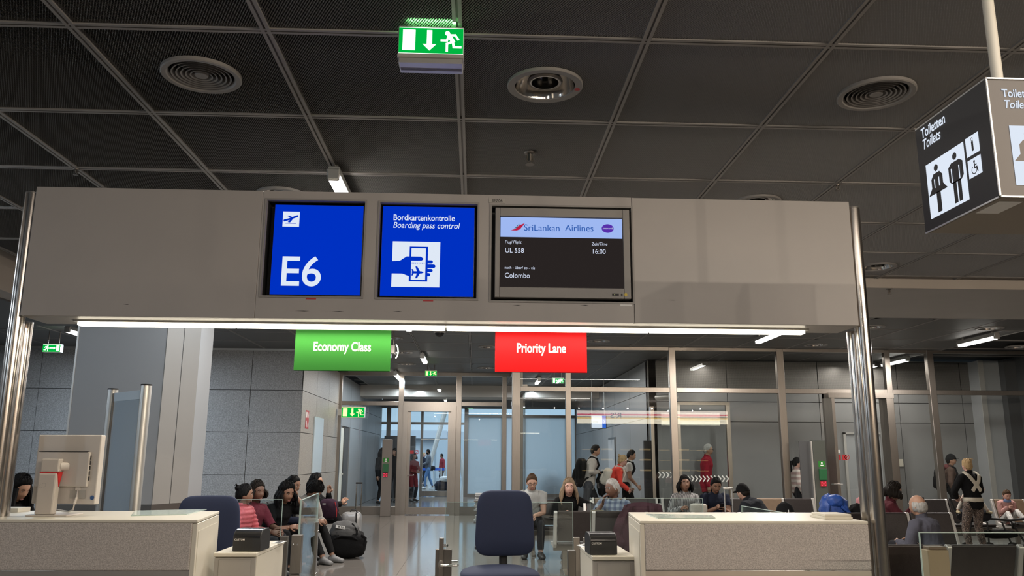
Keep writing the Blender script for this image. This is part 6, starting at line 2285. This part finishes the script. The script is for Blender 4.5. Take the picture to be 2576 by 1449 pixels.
p = person('woman with black ponytail and white striped sweater by the steel cabinet', (2004, 1150), 17.9, 88, 'walk', 'pink', 'black', 'pony', 2, scale=.96, top=striped('cream_stripes', (.50, .44, .40), (.34, .24, .22), 3.0, 'Z', .12), pants=DARK, shoe=SHOE, female=True, vs=.013, legs={'L': (-.08, .14, .085), 'R': (.08, -.12, .1)})

# --- right side
p = person('woman with glasses in dark red top looking at her phone by the posts', (2247, 1224), 12.3, 68, 'sit', 'light', 'dark', 'long', 8, hpit=-16, hyaw=-12, top=cloth('dark_red', (.075, .016, .022)), pants=BLK, shoe=SHOE, female=True, glasses=True, hs=1.1, long=.12, seat=.43,
           arms={'L': (-.04, .36, .82, (-.5, 0, -1)), 'R': (.06, .36, .82, (.5, 0, -1))})
phone('black phone held by the woman with glasses', p, (0, .48 * p['s'], .90), RAD(-30), .5)
person('bald older man with white fringe of hair, seen from behind', (2309, 1280), 9.75, -148, 'sit', 'mid', 'grey', 'bald', 14, top=cloth('slate_shirt', (.075, .075, .095)), pants=DARK, shoe=SHOE, hs=1.05, seat=.36, fat=1.1)
p = person('blond woman standing in black top and leopard trousers, seen from behind', (2430, 1153), 13.3, 188, 'stand', 'pink', 'blond', 'bun', 3, top=BLK, pants=spotted('leopard', (.14, .10, .08), (.018, .014, .013), (.40, .33, .28), 52), shoe=SHOE, female=True, hs=.98, fat=1.02, vs=.0115,
           arms={'L': (-.12, .28, 1.02, (-1, -.3, -.4)), 'R': (.12, .28, 1.02, (1, -.3, -.4))}, legs={'L': (-.15, 0, .085), 'R': (.15, 0, .085)})
MOM = p
# baby carrier straps: cream bands crossing on her back
s = p['s']
t = thing('baby_carrier', 'cream baby carrier crossed on the back of the blond woman', 'carrier', p['w'](p['P']))


def on_back(x, z, k=.034):
    """point just behind her back at body x and height z"""
    V = p['V']
    m = (np.abs(V[:, 0] - x) < .03) & (np.abs(V[:, 2] - z) < .03)
    y = V[m][:, 1].min() if m.any() else -.1
    return Vector((x, y - k, z))


zs_, zw = p['SH'].z, p['P'].z
T_ = lambda mb: (setattr(mb, 'v', [tuple(p['w'](Vector(v))) for v in mb.v]), mb)[1]
st = MB()
for sx_ in (-1, 1):
    pts = [Vector((sx_ * .12 * s, .02, zs_ + .095 * s)), on_back(sx_ * .11 * s, zs_ + .03 * s), on_back(sx_ * .055 * s, zs_ - .07 * s), on_back(0, zs_ - .14 * s), on_back(-sx_ * .05 * s, zs_ - .20 * s), on_back(-sx_ * .085 * s, zs_ - .25 * s)]
    T_(MB().tube(pts, [(.008, .032)] * 6, 10, True, Vector((0, 1, 0)))).build('strap', cloth('cream_strap', (.50, .46, .38)), t, True)
ring = []
for a in np.linspace(0, 2 * math.pi, 25):
    ring.append(Vector((math.sin(a) * .172 * s, math.cos(a) * .130 * s, zw + .06 * s)))
T_(MB().tube(ring, [(.036, .012)] * 25, 8, False, Vector((0, 0, 1)))).build('waist_belt', cloth('cream_strap', (.50, .46, .38)), t, True)
person('baby held in the carrier before the blond woman, its legs showing', (2432, 1180), 13.66, 0, 'sit', 'pink', 'blond', 'crop', 0, child=.42, seat=.92, top=cloth('cream_baby', (.52, .48, .42)), pants=cloth('cream_baby', (.52, .48, .42)), shoe=cloth('sock', (.40, .34, .22)), vs=.012, legs={'L': (-.62, .16, 1.62, (-1, .3, .5)), 'R': (.62, .16, 1.62, (1, .3, .5))}, arms={'L': (-.50, .1, .75), 'R': (.50, .1, .75)})
p = person('toddler in pink sweater with blue bib sitting on the brown bench', (2531, 1231), 14.15, -8, 'sit', 'pink', 'brown', 'short', 6, hpit=-22, child=.60, seat=.445, top=cloth('pink_knit', (.40, .22, .20)), pants=striped('white_stripes', (.52, .51, .49), (.36, .35, .34), 16, 'X', .2), shoe=SHOE, vs=.013,
           arms={'L': (-.04, .26, .86), 'R': (.06, .26, .90)}, legs={'L': (-.22, .62, .80, (0, .2, 1), (-.1, .5, .8)), 'R': (.16, .66, .74, (0, .2, 1), (.1, .6, .6))})
c = p['N0']
p['add'](MB().ell(c + Vector((0, .040, .0)), (.062, .036, .040), None, 16, 12, lambda d: 1 + .1 * mnoise.noise(d * 5)), 'bib', cloth('blue_bib', (.16, .24, .42)))
p = person('man in dark cap and brown hooded jacket behind the right glass wall', (2391, 1142), 17.75, 62, 'walk', 'mid', 'dark', 'short', 3, scale=1.0, cap=BLK, glasses=True, top=cloth('brown_jacket', (.07, .045, .035)), pants=BLK, shoe=SHOE, hood=cloth('wine_hood', (.09, .03, .03)), vs=.014)
backpack_on(p, 'black backpack on the man in the cap', BLK, BLK, .15, .11, .24)

# --- seen through the left glazing
p = person('far man in blue jeans and grey jacket crossing the bright hall', (1077, 1130), 41.0, -80, 'walk', 'brown', 'black', 'short', 0, scale=1.05, beard='black', top=cloth('grey_jacket', (.10, .11, .13)), pants=cloth('blue_jeans', (.09, .17, .32)), shoe=cloth('white_shoe', (.5, .5, .5)), vs=.02, legs={'L': (-.08, .14, .085), 'R': (.08, -.24, .1)}, arms={'L': (-.06, .28, 1.1), 'R': (.08, .28, 1.08)})
c = p['w'](Vector((.16, -.20, .98)))
t = thing('shoulder_bag', 'small dark bag at the hip of the far man in jeans', 'bag', c)
lump(MB(), c, (.16, .09, .12), None, .08).build('bag', DARK, t, True)
person('person in dark red coat waiting inside the glass corridor', (1042, 1139), 29.5, 40, 'stand', 'brown', 'dark', 'long', 2, top=cloth('wine_coat', (.12, .018, .020)), coat=1.0, pants=DARK, shoe=SHOE, female=True, vs=.018, long=.12, arms={'L': (-.05, .28, 1.1), 'R': (.05, .28, 1.05)})
person('person in black standing left of the brown call pillar', (962, 1127), 28.0, 60, 'stand', 'mid', 'black', 'long', 2, top=BLK, coat=1.2, pants=BLK, shoe=SHOE, female=True, vs=.018, long=.2)
person('person in black standing right of the brown call pillar', (993, 1128), 29.0, -20, 'stand', 'mid', 'black', 'long', 0, top=BLK, pants=BLK, shoe=SHOE, female=True, vs=.018, long=.2)
person('distant person in dark clothes left of the man in jeans', (1067, 1138), 46.0, 60, 'stand', 'pink', 'blond', 'short', 0, top=NAVY, pants=DARK, shoe=SHOE, vs=.022)
person('distant person in dark red top in the bright hall', (1111, 1141), 47.0, -60, 'stand', 'brown', 'black', 'short', 5, top=cloth('red_far', (.22, .03, .04)), pants=NAVY, shoe=SHOE, vs=.022)


# ================================================================== BAGS, PAPERS, PILLARS
def travel_bag(name, label, cat, c, r, mat, seed, parts=()):
    t = thing(name, label, cat, c)
    lump(MB(), c, r, None, .10, 2.6, 3.0, seed=seed).build('bag', mat, t, True)
    return t


yb = 12.95
q = atz(866, 1408, 0)
c = Vector((q.x, q.y + .22, .20))
t = travel_bag('holdall', 'large black soft bag on the floor below the grey backpack', 'bag', c, (.28, .22, .20), BLK, 3)
MB().tube([c + Vector((-.16, -.20, .10)), c + Vector((-.05, -.24, .14)), c + Vector((.10, -.24, .13)), c + Vector((.18, -.19, .08))], .014, 8).build('handle', BLK, t, True)
MB().tube([c + Vector((.22, -.12, .14)), c + Vector((.29, -.13, .10)), c + Vector((.28, -.12, .0)), c + Vector((.24, -.14, -.06))], [(.022, .006)] * 4, 8).build('side_strap', BLK, t, True)
GREY = cloth('bag_grey', (.085, .085, .085))
c2 = at(868, 1336, q.y + .2)
t = thing('backpack', 'grey rucksack lying upside down on the black bag, with white patch', 'backpack', c2)
lump(MB(), c2, (.21, .17, .145), Matrix.Rotation(.1, 3, 'Y'), .14, 2.6, 2.6, seed=5).build('bag', GREY, t, True)
lump(MB(), c2 + Vector((.02, -.10, -.02)), (.15, .08, .10), None, .12, 3, 2.6, seed=6).build('pocket', GREY, t, True)
MB().tube([c2 + Vector((.12, -.10, .12)), c2 + Vector((.20, -.14, .02)), c2 + Vector((.20, -.1, -.1))], .013, 8).build('strap', BLK, t, True)
pt = at(856, 1326, c2.y - .19)
F = Flat((pt.x, pt.y, pt.z), Vector((1, 0, -.14)).normalized(), Vector((.14, 0, 1)).normalized())
F.rect(-.068, -.022, .068, .022).build('patch', M['paper'], t)
text('FILA', .046, (pt.x + .055, pt.y - .004, pt.z + .010), (-1, 0, .14), t, M['ink'], 1.0, weight=.02, updir=(-.14, 0, -1))
# silver trolley case
yc_ = 13.85
s0, s1, z0_, z1_ = rect(862, 1288, 911, 1372, yc_)
t = thing('trolley_case', 'silver hard-shell trolley case with raised handle behind the bags', 'suitcase', ((s0 + s1) / 2, yc_, 0))
cx_ = (s0 + s1) / 2
lump(MB(), (cx_ - .02, yc_, (z1_ + .05) / 2), ((s1 - s0) / 2, .13, (z1_ - .05) / 2), None, .0, 3, 7).build('shell', M['silver'], t, True)
MB().box(cx_ + .06, cx_ + .085, yc_ - .137, yc_ + .137, .06, z1_ + .004).build('zip_band', M['black'], t, bevel=.006)
MB().tube([(cx_ - .04, yc_ - .02, z1_), (cx_ - .03, yc_ - .02, z1_ + .035), (cx_ + .05, yc_ - .02, z1_ + .035), (cx_ + .06, yc_ - .02, z1_)], .010, 8).build('carry_handle', M['black'], t, True)
h0 = at(902, 1216, yc_)
for dx_ in (-.042, .042):
    MB().tube([(h0.x + dx_, yc_ + .08, z1_ - .02), (h0.x + dx_, yc_ + .08, h0.z)], .010, 8).build('handle_tube', M['chrome'], t, True)
MB().box(h0.x - .055, h0.x + .055, yc_ + .065, yc_ + .095, h0.z - .01, h0.z + .018).build('grip', M['black_plastic'], t, bevel=.006)
for dx_ in (-.1, .1):
    MB().tube([(cx_ + dx_, yc_ - .02, .03), (cx_ + dx_, yc_ + .02, .03)], .03, 12).build('wheel', M['black'], t, True)
# purple rucksack on a lap and other bags
q = at(826, 1280, 13.25)
t = thing('backpack', 'dark purple rucksack on the lap of the young man in the hooded top', 'backpack', q)
lump(MB(), q, (.15, .11, .15), None, .10, 3, 3, seed=8).build('bag', cloth('plum', (.030, .014, .026)), t, True)
MB().tube([q + Vector((.11, -.09, .11)), q + Vector((.145, -.09, -.02)), q + Vector((.14, -.07, -.12))], .006, 6).build('piping', M['sticker_red'], t, True)
MB().obox(q + Vector((-.05, -.112, .08)), .05, .004, .014).build('label', M['paper'], t)
q = at(1503, 1327, 11.75)
t = thing('shoulder_bag', 'olive canvas bag on the near bench before the man in the checked shirt', 'bag', (q.x, q.y, .62))
lump(MB(), (q.x, q.y, .62), (.17, .13, .17), None, .16, 3, 2.8, seed=9).build('bag', cloth('olive', (.12, .105, .075)), t, True)
lump(MB(), (q.x + .02, q.y - .08, .68), (.15, .06, .10), None, .2, 4, 2.6, seed=10).build('flap', cloth('olive', (.12, .105, .075)), t, True)
q = at(1606, 1318, 10.95)
t = thing('jacket', 'dark purple jacket draped over the back of the near bench', 'jacket', (q.x, 10.9, .85))
jx0, jx1 = at(1536, 1330, 10.9).x, at(1680, 1330, 10.9).x
V_ = MB()
nu, nv_2 = 18, 16
vs_, fs_ = [], []
for j in range(nv_2 + 1):
    for i in range(nu + 1):
        u, v = i / nu, j / nv_2
        x = jx0 + (jx1 - jx0) * u + .34 * max(0, 1 - v * 1.25) * (.62 - u) + .02 * math.sin(v * 9)
        ztop = .90 + .03 * math.sin(u * 3.1)
        if v < .2:
            y, z = 11.05 - v * .8, ztop - (.2 - v) * .3
        else:
            y, z = 10.89 - .03 * math.sin(v * 3) + .02 * math.sin(u * 19 + v * 3), ztop - (v - .2) * .72
        y += .05 * mnoise.noise(Vector((u * 5, v * 4, 2))) + .03 * mnoise.noise(Vector((u * 11, v * 6, 7)))
        vs_.append((x, y, z))
for j in range(nv_2):
    for i in range(nu):
        a_ = j * (nu + 1) + i
        fs_.append((a_, a_ + 1, a_ + nu + 2, a_ + nu + 1))
V_.add(vs_, fs_)
o = V_.build('cloth', cloth('plum_jacket', (.038, .014, .020)), t, True)
sol = o.modifiers.new('thickness', 'SOLIDIFY')
sol.thickness = .018
lump(MB(), ((jx0 * .75 + jx1 * .25), 10.88, .52), (.06, .05, .26), None, .2, 3, 2.4).build('sleeve', cloth('plum_jacket', (.038, .014, .020)), t, True)
q = at(2098, 1283, 11.0)
t = thing('backpack', 'bright blue backpack standing on the bench right of the black bag', 'backpack', q)
BLUE = pm('blue_nylon', (.012, .055, .26), .5, 0, .25, 9, .4, 40)
lump(MB(), (q.x, 11.0, .80), (.185, .14, .24), None, .14, 3, 2.8, seed=12).build('bag', BLUE, t, True)
lump(MB(), (q.x - .01, 10.93, .96), (.11, .09, .085), None, .10, 3, 2.6, seed=13).build('lid', BLUE, t, True)
MB().tube([(q.x - .12, 10.86, .92), (q.x - .16, 10.84, .80), (q.x - .15, 10.86, .66)], [(.02, .008)] * 3, 8).build('strap', BLUE, t, True)
MB().tube([(q.x + .04, 10.85, .90), (q.x + .14, 10.85, .82), (q.x + .16, 10.86, .68)], [(.02, .008)] * 3, 8).build('strap', BLUE, t, True)
q = at(1975, 1290, 11.2)
t = thing('black_bag', 'rounded black bag with small white tag on the bench, left of the blue backpack', 'bag', (q.x, 11.2, .75))
lump(MB(), (q.x, 11.2, at(1975, 1262, 11.2).z - .20), (.125, .12, .20), None, .05, 3, 2.2, seed=14).build('bag', BLK, t, True)
MB().obox((at(1984, 1286, 11.08).x, 11.085, at(1984, 1286, 11.08).z), .008, .01, .035).build('tag', M['paper'], t)
q = at(2166, 1266, 11.25)
t = thing('backpack', 'pink bag above a black bag, beside the right steel posts', 'backpack', q)
lump(MB(), (q.x + .04, 11.25, q.z), (.10, .08, .09), None, .1, 3, 2.6, seed=15).build('bag', cloth('pink_bag', (.50, .22, .23)), t, True)
lump(MB(), (q.x + .05, 11.22, q.z - .10), (.12, .09, .08), None, .15, 3, 2.6, seed=16).build('flap', BLK, t, True)
q = at(2163, 1295, 11.1)
t = thing('black_bag', 'black bag on the bench between blue backpack and steel posts', 'bag', q)
lump(MB(), (q.x, 11.1, .72), (.15, .12, .20), None, .12, 3, 3, seed=17).build('bag', BLK, t, True)
q = at(1845, 1240, 13.95)
t = thing('trolley_case', 'upright trolley case before the man in the dark polo, only its handle clear', 'suitcase', (q.x - .06, 13.2, 0))
hx0, hx1 = at(1823, 1250, 13.2).x, at(1842, 1250, 13.2).x
for x in (hx0, hx1):
    MB().tube([(x, 13.2, .60), (x, 13.2, at(1830, 1229, 13.2).z)], .010, 8).build('handle_tube', M['alu'], t, True)
MB().box(hx0 - .02, hx1 + .02, 13.185, 13.215, at(1830, 1231, 13.2).z, at(1830, 1226, 13.2).z).build('grip', M['alu'], t, bevel=.004)
lump(MB(), ((hx0 + hx1) / 2, 13.2, .32), (.19, .12, .29), None, 0, 3, 6).build('shell', M['black_plastic'], t, True)
q = at(1770, 1268, 13.7)
t = thing('paper_bag', 'white bag on the lap of the woman in the striped shirt', 'bag', q)
lump(MB(), (q.x - .05, 13.85, q.z - .08), (.14, .06, .08), None, .05, 3, 5, seed=3).build('bag', cloth('cream_bag', (.52, .49, .43)), t, True)
q = at(2462, 1310, 13.9)
t = thing('pushchair', 'dark folding pushchair behind the blond woman, before the benches', 'pushchair', (q.x, 13.75, 0))
MB().tube([(q.x - .55, 13.75, .88), (q.x - .45, 13.75, .60), (q.x + .45, 13.75, .52), (q.x + .70, 13.75, .55)], .022, 8).build('frame', M['black'], t, True)
lump(MB(), (q.x - .15, 13.78, .60), (.28, .14, .11), None, .12, 3, 2.6, seed=4).build('seat', DARK, t, True)
lump(MB(), (q.x + .25, 13.78, .30), (.30, .14, .07), None, .12, 3, 2.6, seed=5).build('basket', BLK, t, True)
for dx_ in (-.38, .0, .40, .66):
    MB().lathe((0, 0, 0), [(.001, -.02), (.09, -.02), (.09, .02), (.001, .02)], 18)
    w = MB().tube([(q.x + dx_, 13.66, .09), (q.x + dx_, 13.70, .09)], .09, 18)
    w.build('wheel', M['black_plastic'], t, True)
MB().tube([(q.x - .38, 13.68, .09), (q.x - .2, 13.75, .55)], .014, 8).tube([(q.x + .66, 13.68, .09), (q.x + .45, 13.75, .52)], .014, 8).tube([(q.x + .40, 13.68, .09), (q.x + .3, 13.75, .5)], .014, 8).tube([(q.x, 13.68, .09), (q.x + .05, 13.75, .5)], .014, 8).build('strut', M['black'], t, True)

# newspaper rack half hidden by the middle chair
yn = 16.4
n0, n1 = at(1192, 1290, yn), at(1290, 1290, yn)
t = thing('newspaper_rack', 'low stand with stacked newspapers behind the middle chair', 'rack', ((n0.x + n1.x) / 2, yn, 0))
MB().box(n0.x + .25, n1.x - .25, yn - .05, yn + .05, .04, .5).build('column', M['steel_dark'], t)
MB().box(n0.x + .05, n1.x - .05, yn - .25, yn + .25, 0, .05).build('foot', M['steel_dark'], t, bevel=.01)
for k, zz in enumerate((.30, .52, .70)):
    MB().box(n0.x, n1.x, yn - .20, yn + .20, zz - .03, zz - .015).build('shelf', M['steel_dark'], t)
    for j in range(5):
        zb_ = zz - .014 + j * .028
        pt = tag(MB().obox(((n0.x + n1.x) / 2 + random.uniform(-.02, .02), yn - .02 + random.uniform(-.015, .015), zb_ + .013), n1.x - n0.x - .04, .36, .024, random.uniform(-.03, .03)).build('newspaper_bundle', pm('newsprint', (.36, .37, .37), .9) if 'newsprint' not in bpy.data.materials else bpy.data.materials['newsprint'], None, bevel=.006),
                 'folded newspaper bundle, ' + ('lowest', 'second', 'middle', 'fourth', 'topmost')[j] + ' of the ' + ('bottom', 'middle', 'top')[k] + ' stack on the rack', 'newspaper', 'newspapers on the rack')


def call_pillar(label, px0, px1, ytop, Y, mat, gpx, gpy):
    a, b = at(px0, 1200, Y), at(px1, 1200, Y)
    t = thing('call_pillar', label, 'pillar', ((a.x + b.x) / 2, Y, 0))
    MB().box(a.x, b.x, Y, Y + .16, 0, at((px0 + px1) / 2, ytop, Y).z).build('body', mat, t, bevel=.006, segs=1)
    g = at(gpx, gpy, Y)
    w = .075
    MB().box(g.x - w, g.x + w, Y - .05, Y, g.z - .02, g.z + .20).build('call_box', M['green_box'], t, bevel=.006)
    Flat((g.x, Y - .0005, g.z + .29)).rect(-.07, -.06, .07, .06).build('green_sign', M['econ'], t)
    F = Flat((g.x, Y - .0015, g.z + .29))
    F.disc(.0, .02, .018).rect(-.03, -.04, .03, -.015).build('sign_symbol', M['paper'], t)
    MB().box(g.x - .06, g.x + .06, Y - .03, Y, g.z - .14, g.z - .04).build('red_unit', M['sticker_red'], t, bevel=.004)
    f = Flat((g.x, Y - .031, g.z - .09))
    for u, v_ in ((-.035, .03), (.035, .03), (-.035, -.03), (.035, -.03), (0, 0)):
        f.disc(u, v_, .012, 10)
    f.build('red_light', M['em_led'], t)
    return t


call_pillar('brown call pillar with green box and red lights by the left glass door', 959, 984, 1105, 22.0, pm('pillar_brown', (.16, .14, .125), .5), 970, 1186)
call_pillar('grey steel pillar with green call box before the right glass door', 2050, 2082, 1108, 16.4, pm('green_grey_steel', (.12, .13, .115), .35, .6), 2070, 1205)
q0_, q1_ = at(2013, 1200, 16.5), at(2040, 1200, 16.5)
t = thing('glass_baffle', 'dark glass baffle left of the steel call pillar', 'partition', (q0_.x, 16.5, 0))
MB().box(q0_.x, q1_.x, 16.45, 16.48, 0, at(2030, 1110, 16.5).z).build('glass_panel', M['grey_dark'], t)
MB().box(q1_.x, q1_.x + .03, 16.4, 16.52, 0, at(2045, 1110, 16.5).z).build('edge_post', M['alu'], t)
# fire signs and poster strip on the stone return
for k, (py0, lb) in enumerate(((1033, 'red fire hose sign above another on the stone corner'), (1056, 'red fire extinguisher sign below another on the stone corner'))):
    Yp = Y_ST + .6
    zc_ = at(772, py0 + 11, Yp).z
    t = thing('fire_sign', lb, 'sign', (X_RET, Yp, zc_))
    MB().box(X_RET, X_RET + .006, Yp - .17, Yp + .17, zc_ - .10, zc_ + .10).build('plate', M['sticker_red'], t)
    F = Flat((X_RET + .006, Yp - .17, zc_ - .10), (0, 1, 0), (0, 0, 1))
    F.rect(.03, .04, .15, .16) if k == 0 else F.rect(.07, .03, .13, .14).disc(.10, .155, .025)
    for j in range(3):
        F.poly([(.20 + j * .04, .04), (.22 + j * .04, .04), (.24 + j * .04, .10), (.225 + j * .04, .17), (.215 + j * .04, .10)])
    F.build('symbol', M['paper'], t)
Yp0, Yp1 = 19.2, 20.3
t = thing('poster_panel', 'narrow pale blue poster panel on the stone return wall', 'panel', (X_RET, 19.7, 1.2))
MB().box(X_RET, X_RET + .03, Yp0, Yp1, at(797, 1190, 19.7).z, at(797, 1050, 19.7).z).build('panel', pm('pale_poster', (.50, .58, .62), .2), t, bevel=.004, segs=1)
# solid shape added to give the dark blur in the frosted pane
q = at(1385, 1218, Y_W3 + .32)
t = thing('dark_shape', 'dark rounded shape blurred behind the frosted blue glass', 'silhouette', (q.x, q.y, 0))
lump(MB(), (q.x, q.y, q.z + .05), (.52, .14, .48), None, .25, 2.5, 2.0, seed=21).build('shape_body', pm('dark_shape_black', (.01, .012, .01), .8), t, True)
MB().tube([(q.x, q.y, 0), (q.x, q.y, q.z)], .09, 10).build('shape_prop', M['black'], t, True)
# terminal sign beyond the glass
q = at(1505, 1062, 24.0)
t = thing('terminal_sign', 'hanging sign reading Terminal 2 in the corridor behind glass', 'sign', q)
a_, b_, z0_, z1_ = rect(1486, 1044, 1526, 1078, 24.0)
MB().box(a_, b_, 24.0, 24.12, z0_, z1_).build('housing', M['grey_dark'], t, bevel=.006)
MB().box(a_ + .02, b_ - .13, 23.995, 24.0, z0_ + .02, z1_ - .02).build('lit_face', M['em_white'], t)
MB().box(b_ - .13, b_ - .02, 23.995, 24.0, z0_ + .02, z1_ - .02).build('lit_number', pm('terminal_blue', (.02, .1, .5), .4, emit=(.02, .12, .6), estr=.8), t)
text('Terminal', .085, (a_ + .03, 23.99, (z0_ + z1_) / 2 - .03), (1, 0, 0), t, M['ink'], .62)
text('2', .14, (b_ - .11, 23.99, (z0_ + z1_) / 2 - .05), (1, 0, 0), t, M['em_white'], .9)
for x in (a_ + .05, b_ - .05):
    MB().tube([(x, 24.06, z1_), (x, 24.06, ZF)], .01, 8).build('hanger', M['alu'], t)
q = at(2264, 1165, Y_BW)
tag(MB().box(q.x - .05, q.x + .07, Y_BW - .02, Y_BW, q.z - .08, q.z + .09).build('wall_notice', M['cream'], None, bevel=.003), 'small pale notice plate on the corridor wall right of the posts', 'notice')
# belt barrier in the bright hall
q = at(1095, 1168, 39.5)
t = thing('belt_barrier', 'blue belt barrier in the bright hall behind the man in jeans', 'barrier', (q.x, 42, 0))
for px in (1050, 1110, 1120):
    x = at(px, 1180, 42).x
    MB().tube([(x, 42, 0), (x, 42, 1.0)], .04, 10).build('post', M['white_alu'], t, True)
MB().box(at(1050, 1170, 42).x, at(1120, 1170, 42).x, 41.99, 42.01, .86, .98).build('belt', pm('blue_belt', (.02, .10, .50), .5), t)
# luggage cart at the man's right
q = at(1115, 1208, 38.0)
t = thing('luggage_trolley', 'loaded luggage trolley at the right of the far man in jeans', 'trolley', (q.x, 38, 0))
lump(MB(), (q.x + .05, 38, .24), (.42, .3, .24), None, .15, 3, 3, seed=2).build('luggage', NAVY, t, True)
lump(MB(), (q.x + .15, 37.9, .55), (.32, .25, .12), None, .15, 3, 3, seed=3).build('luggage', cloth('white_shoe', (.5, .5, .5)), t, True)
MB().tube([(q.x - .4, 38, .0), (q.x - .45, 38, .95)], .02, 8).build('frame', M['alu'], t, True)

# ================================================================== SHOP FRONT behind the photographer (mirrored in the right glazing)
YS = -6.0
t = thing('shop_front', 'shop fascia with red and yellow stripes behind the photographer', 'shop front', (9.0, YS, 0))
fx0, fx1 = 4.9, 12.3
zA, zB = 3.15, 3.78
MB().box(fx0, fx1, YS - .3, YS, zA, zB).build('fascia', M['grey_dark'], t)
for z0, z1, c, st_ in ((3.62, 3.78, (1, .82, .70), 2.2), (3.55, 3.62, (.75, .02, .08), 2.2), (3.50, 3.55, (1, .85, .7), 2.2), (3.45, 3.50, (.30, .25, .22), 1.5), (3.38, 3.45, (.95, .60, .15), 2.2), (3.15, 3.38, (1, .88, .66), 2.6)):
    MB().box(fx0, fx1, YS, YS + .02, z0, z1).build('fascia_stripe', em('shop_glow', c, st_ * 3.2), t)
text("R'S", .36, (7.1, YS + .03, 3.42), (-1, 0, 0), t, M['ink'], 1.3)
for k in range(7):
    x = 5.2 + k * .95
    MB().box(x, x + .6, YS - 2.0, YS - .8, .2, 2.2).build('display_shelf', M['grey_dark'], t)
    for zz in (.9, 1.4, 1.9):
        MB().box(x + .02, x + .58, YS - .82, YS - .78, zz, zz + .03 + .05 * (k % 2)).build('shelf_light', em('shelf_glow', (1, .68, .3), 1.6), t)
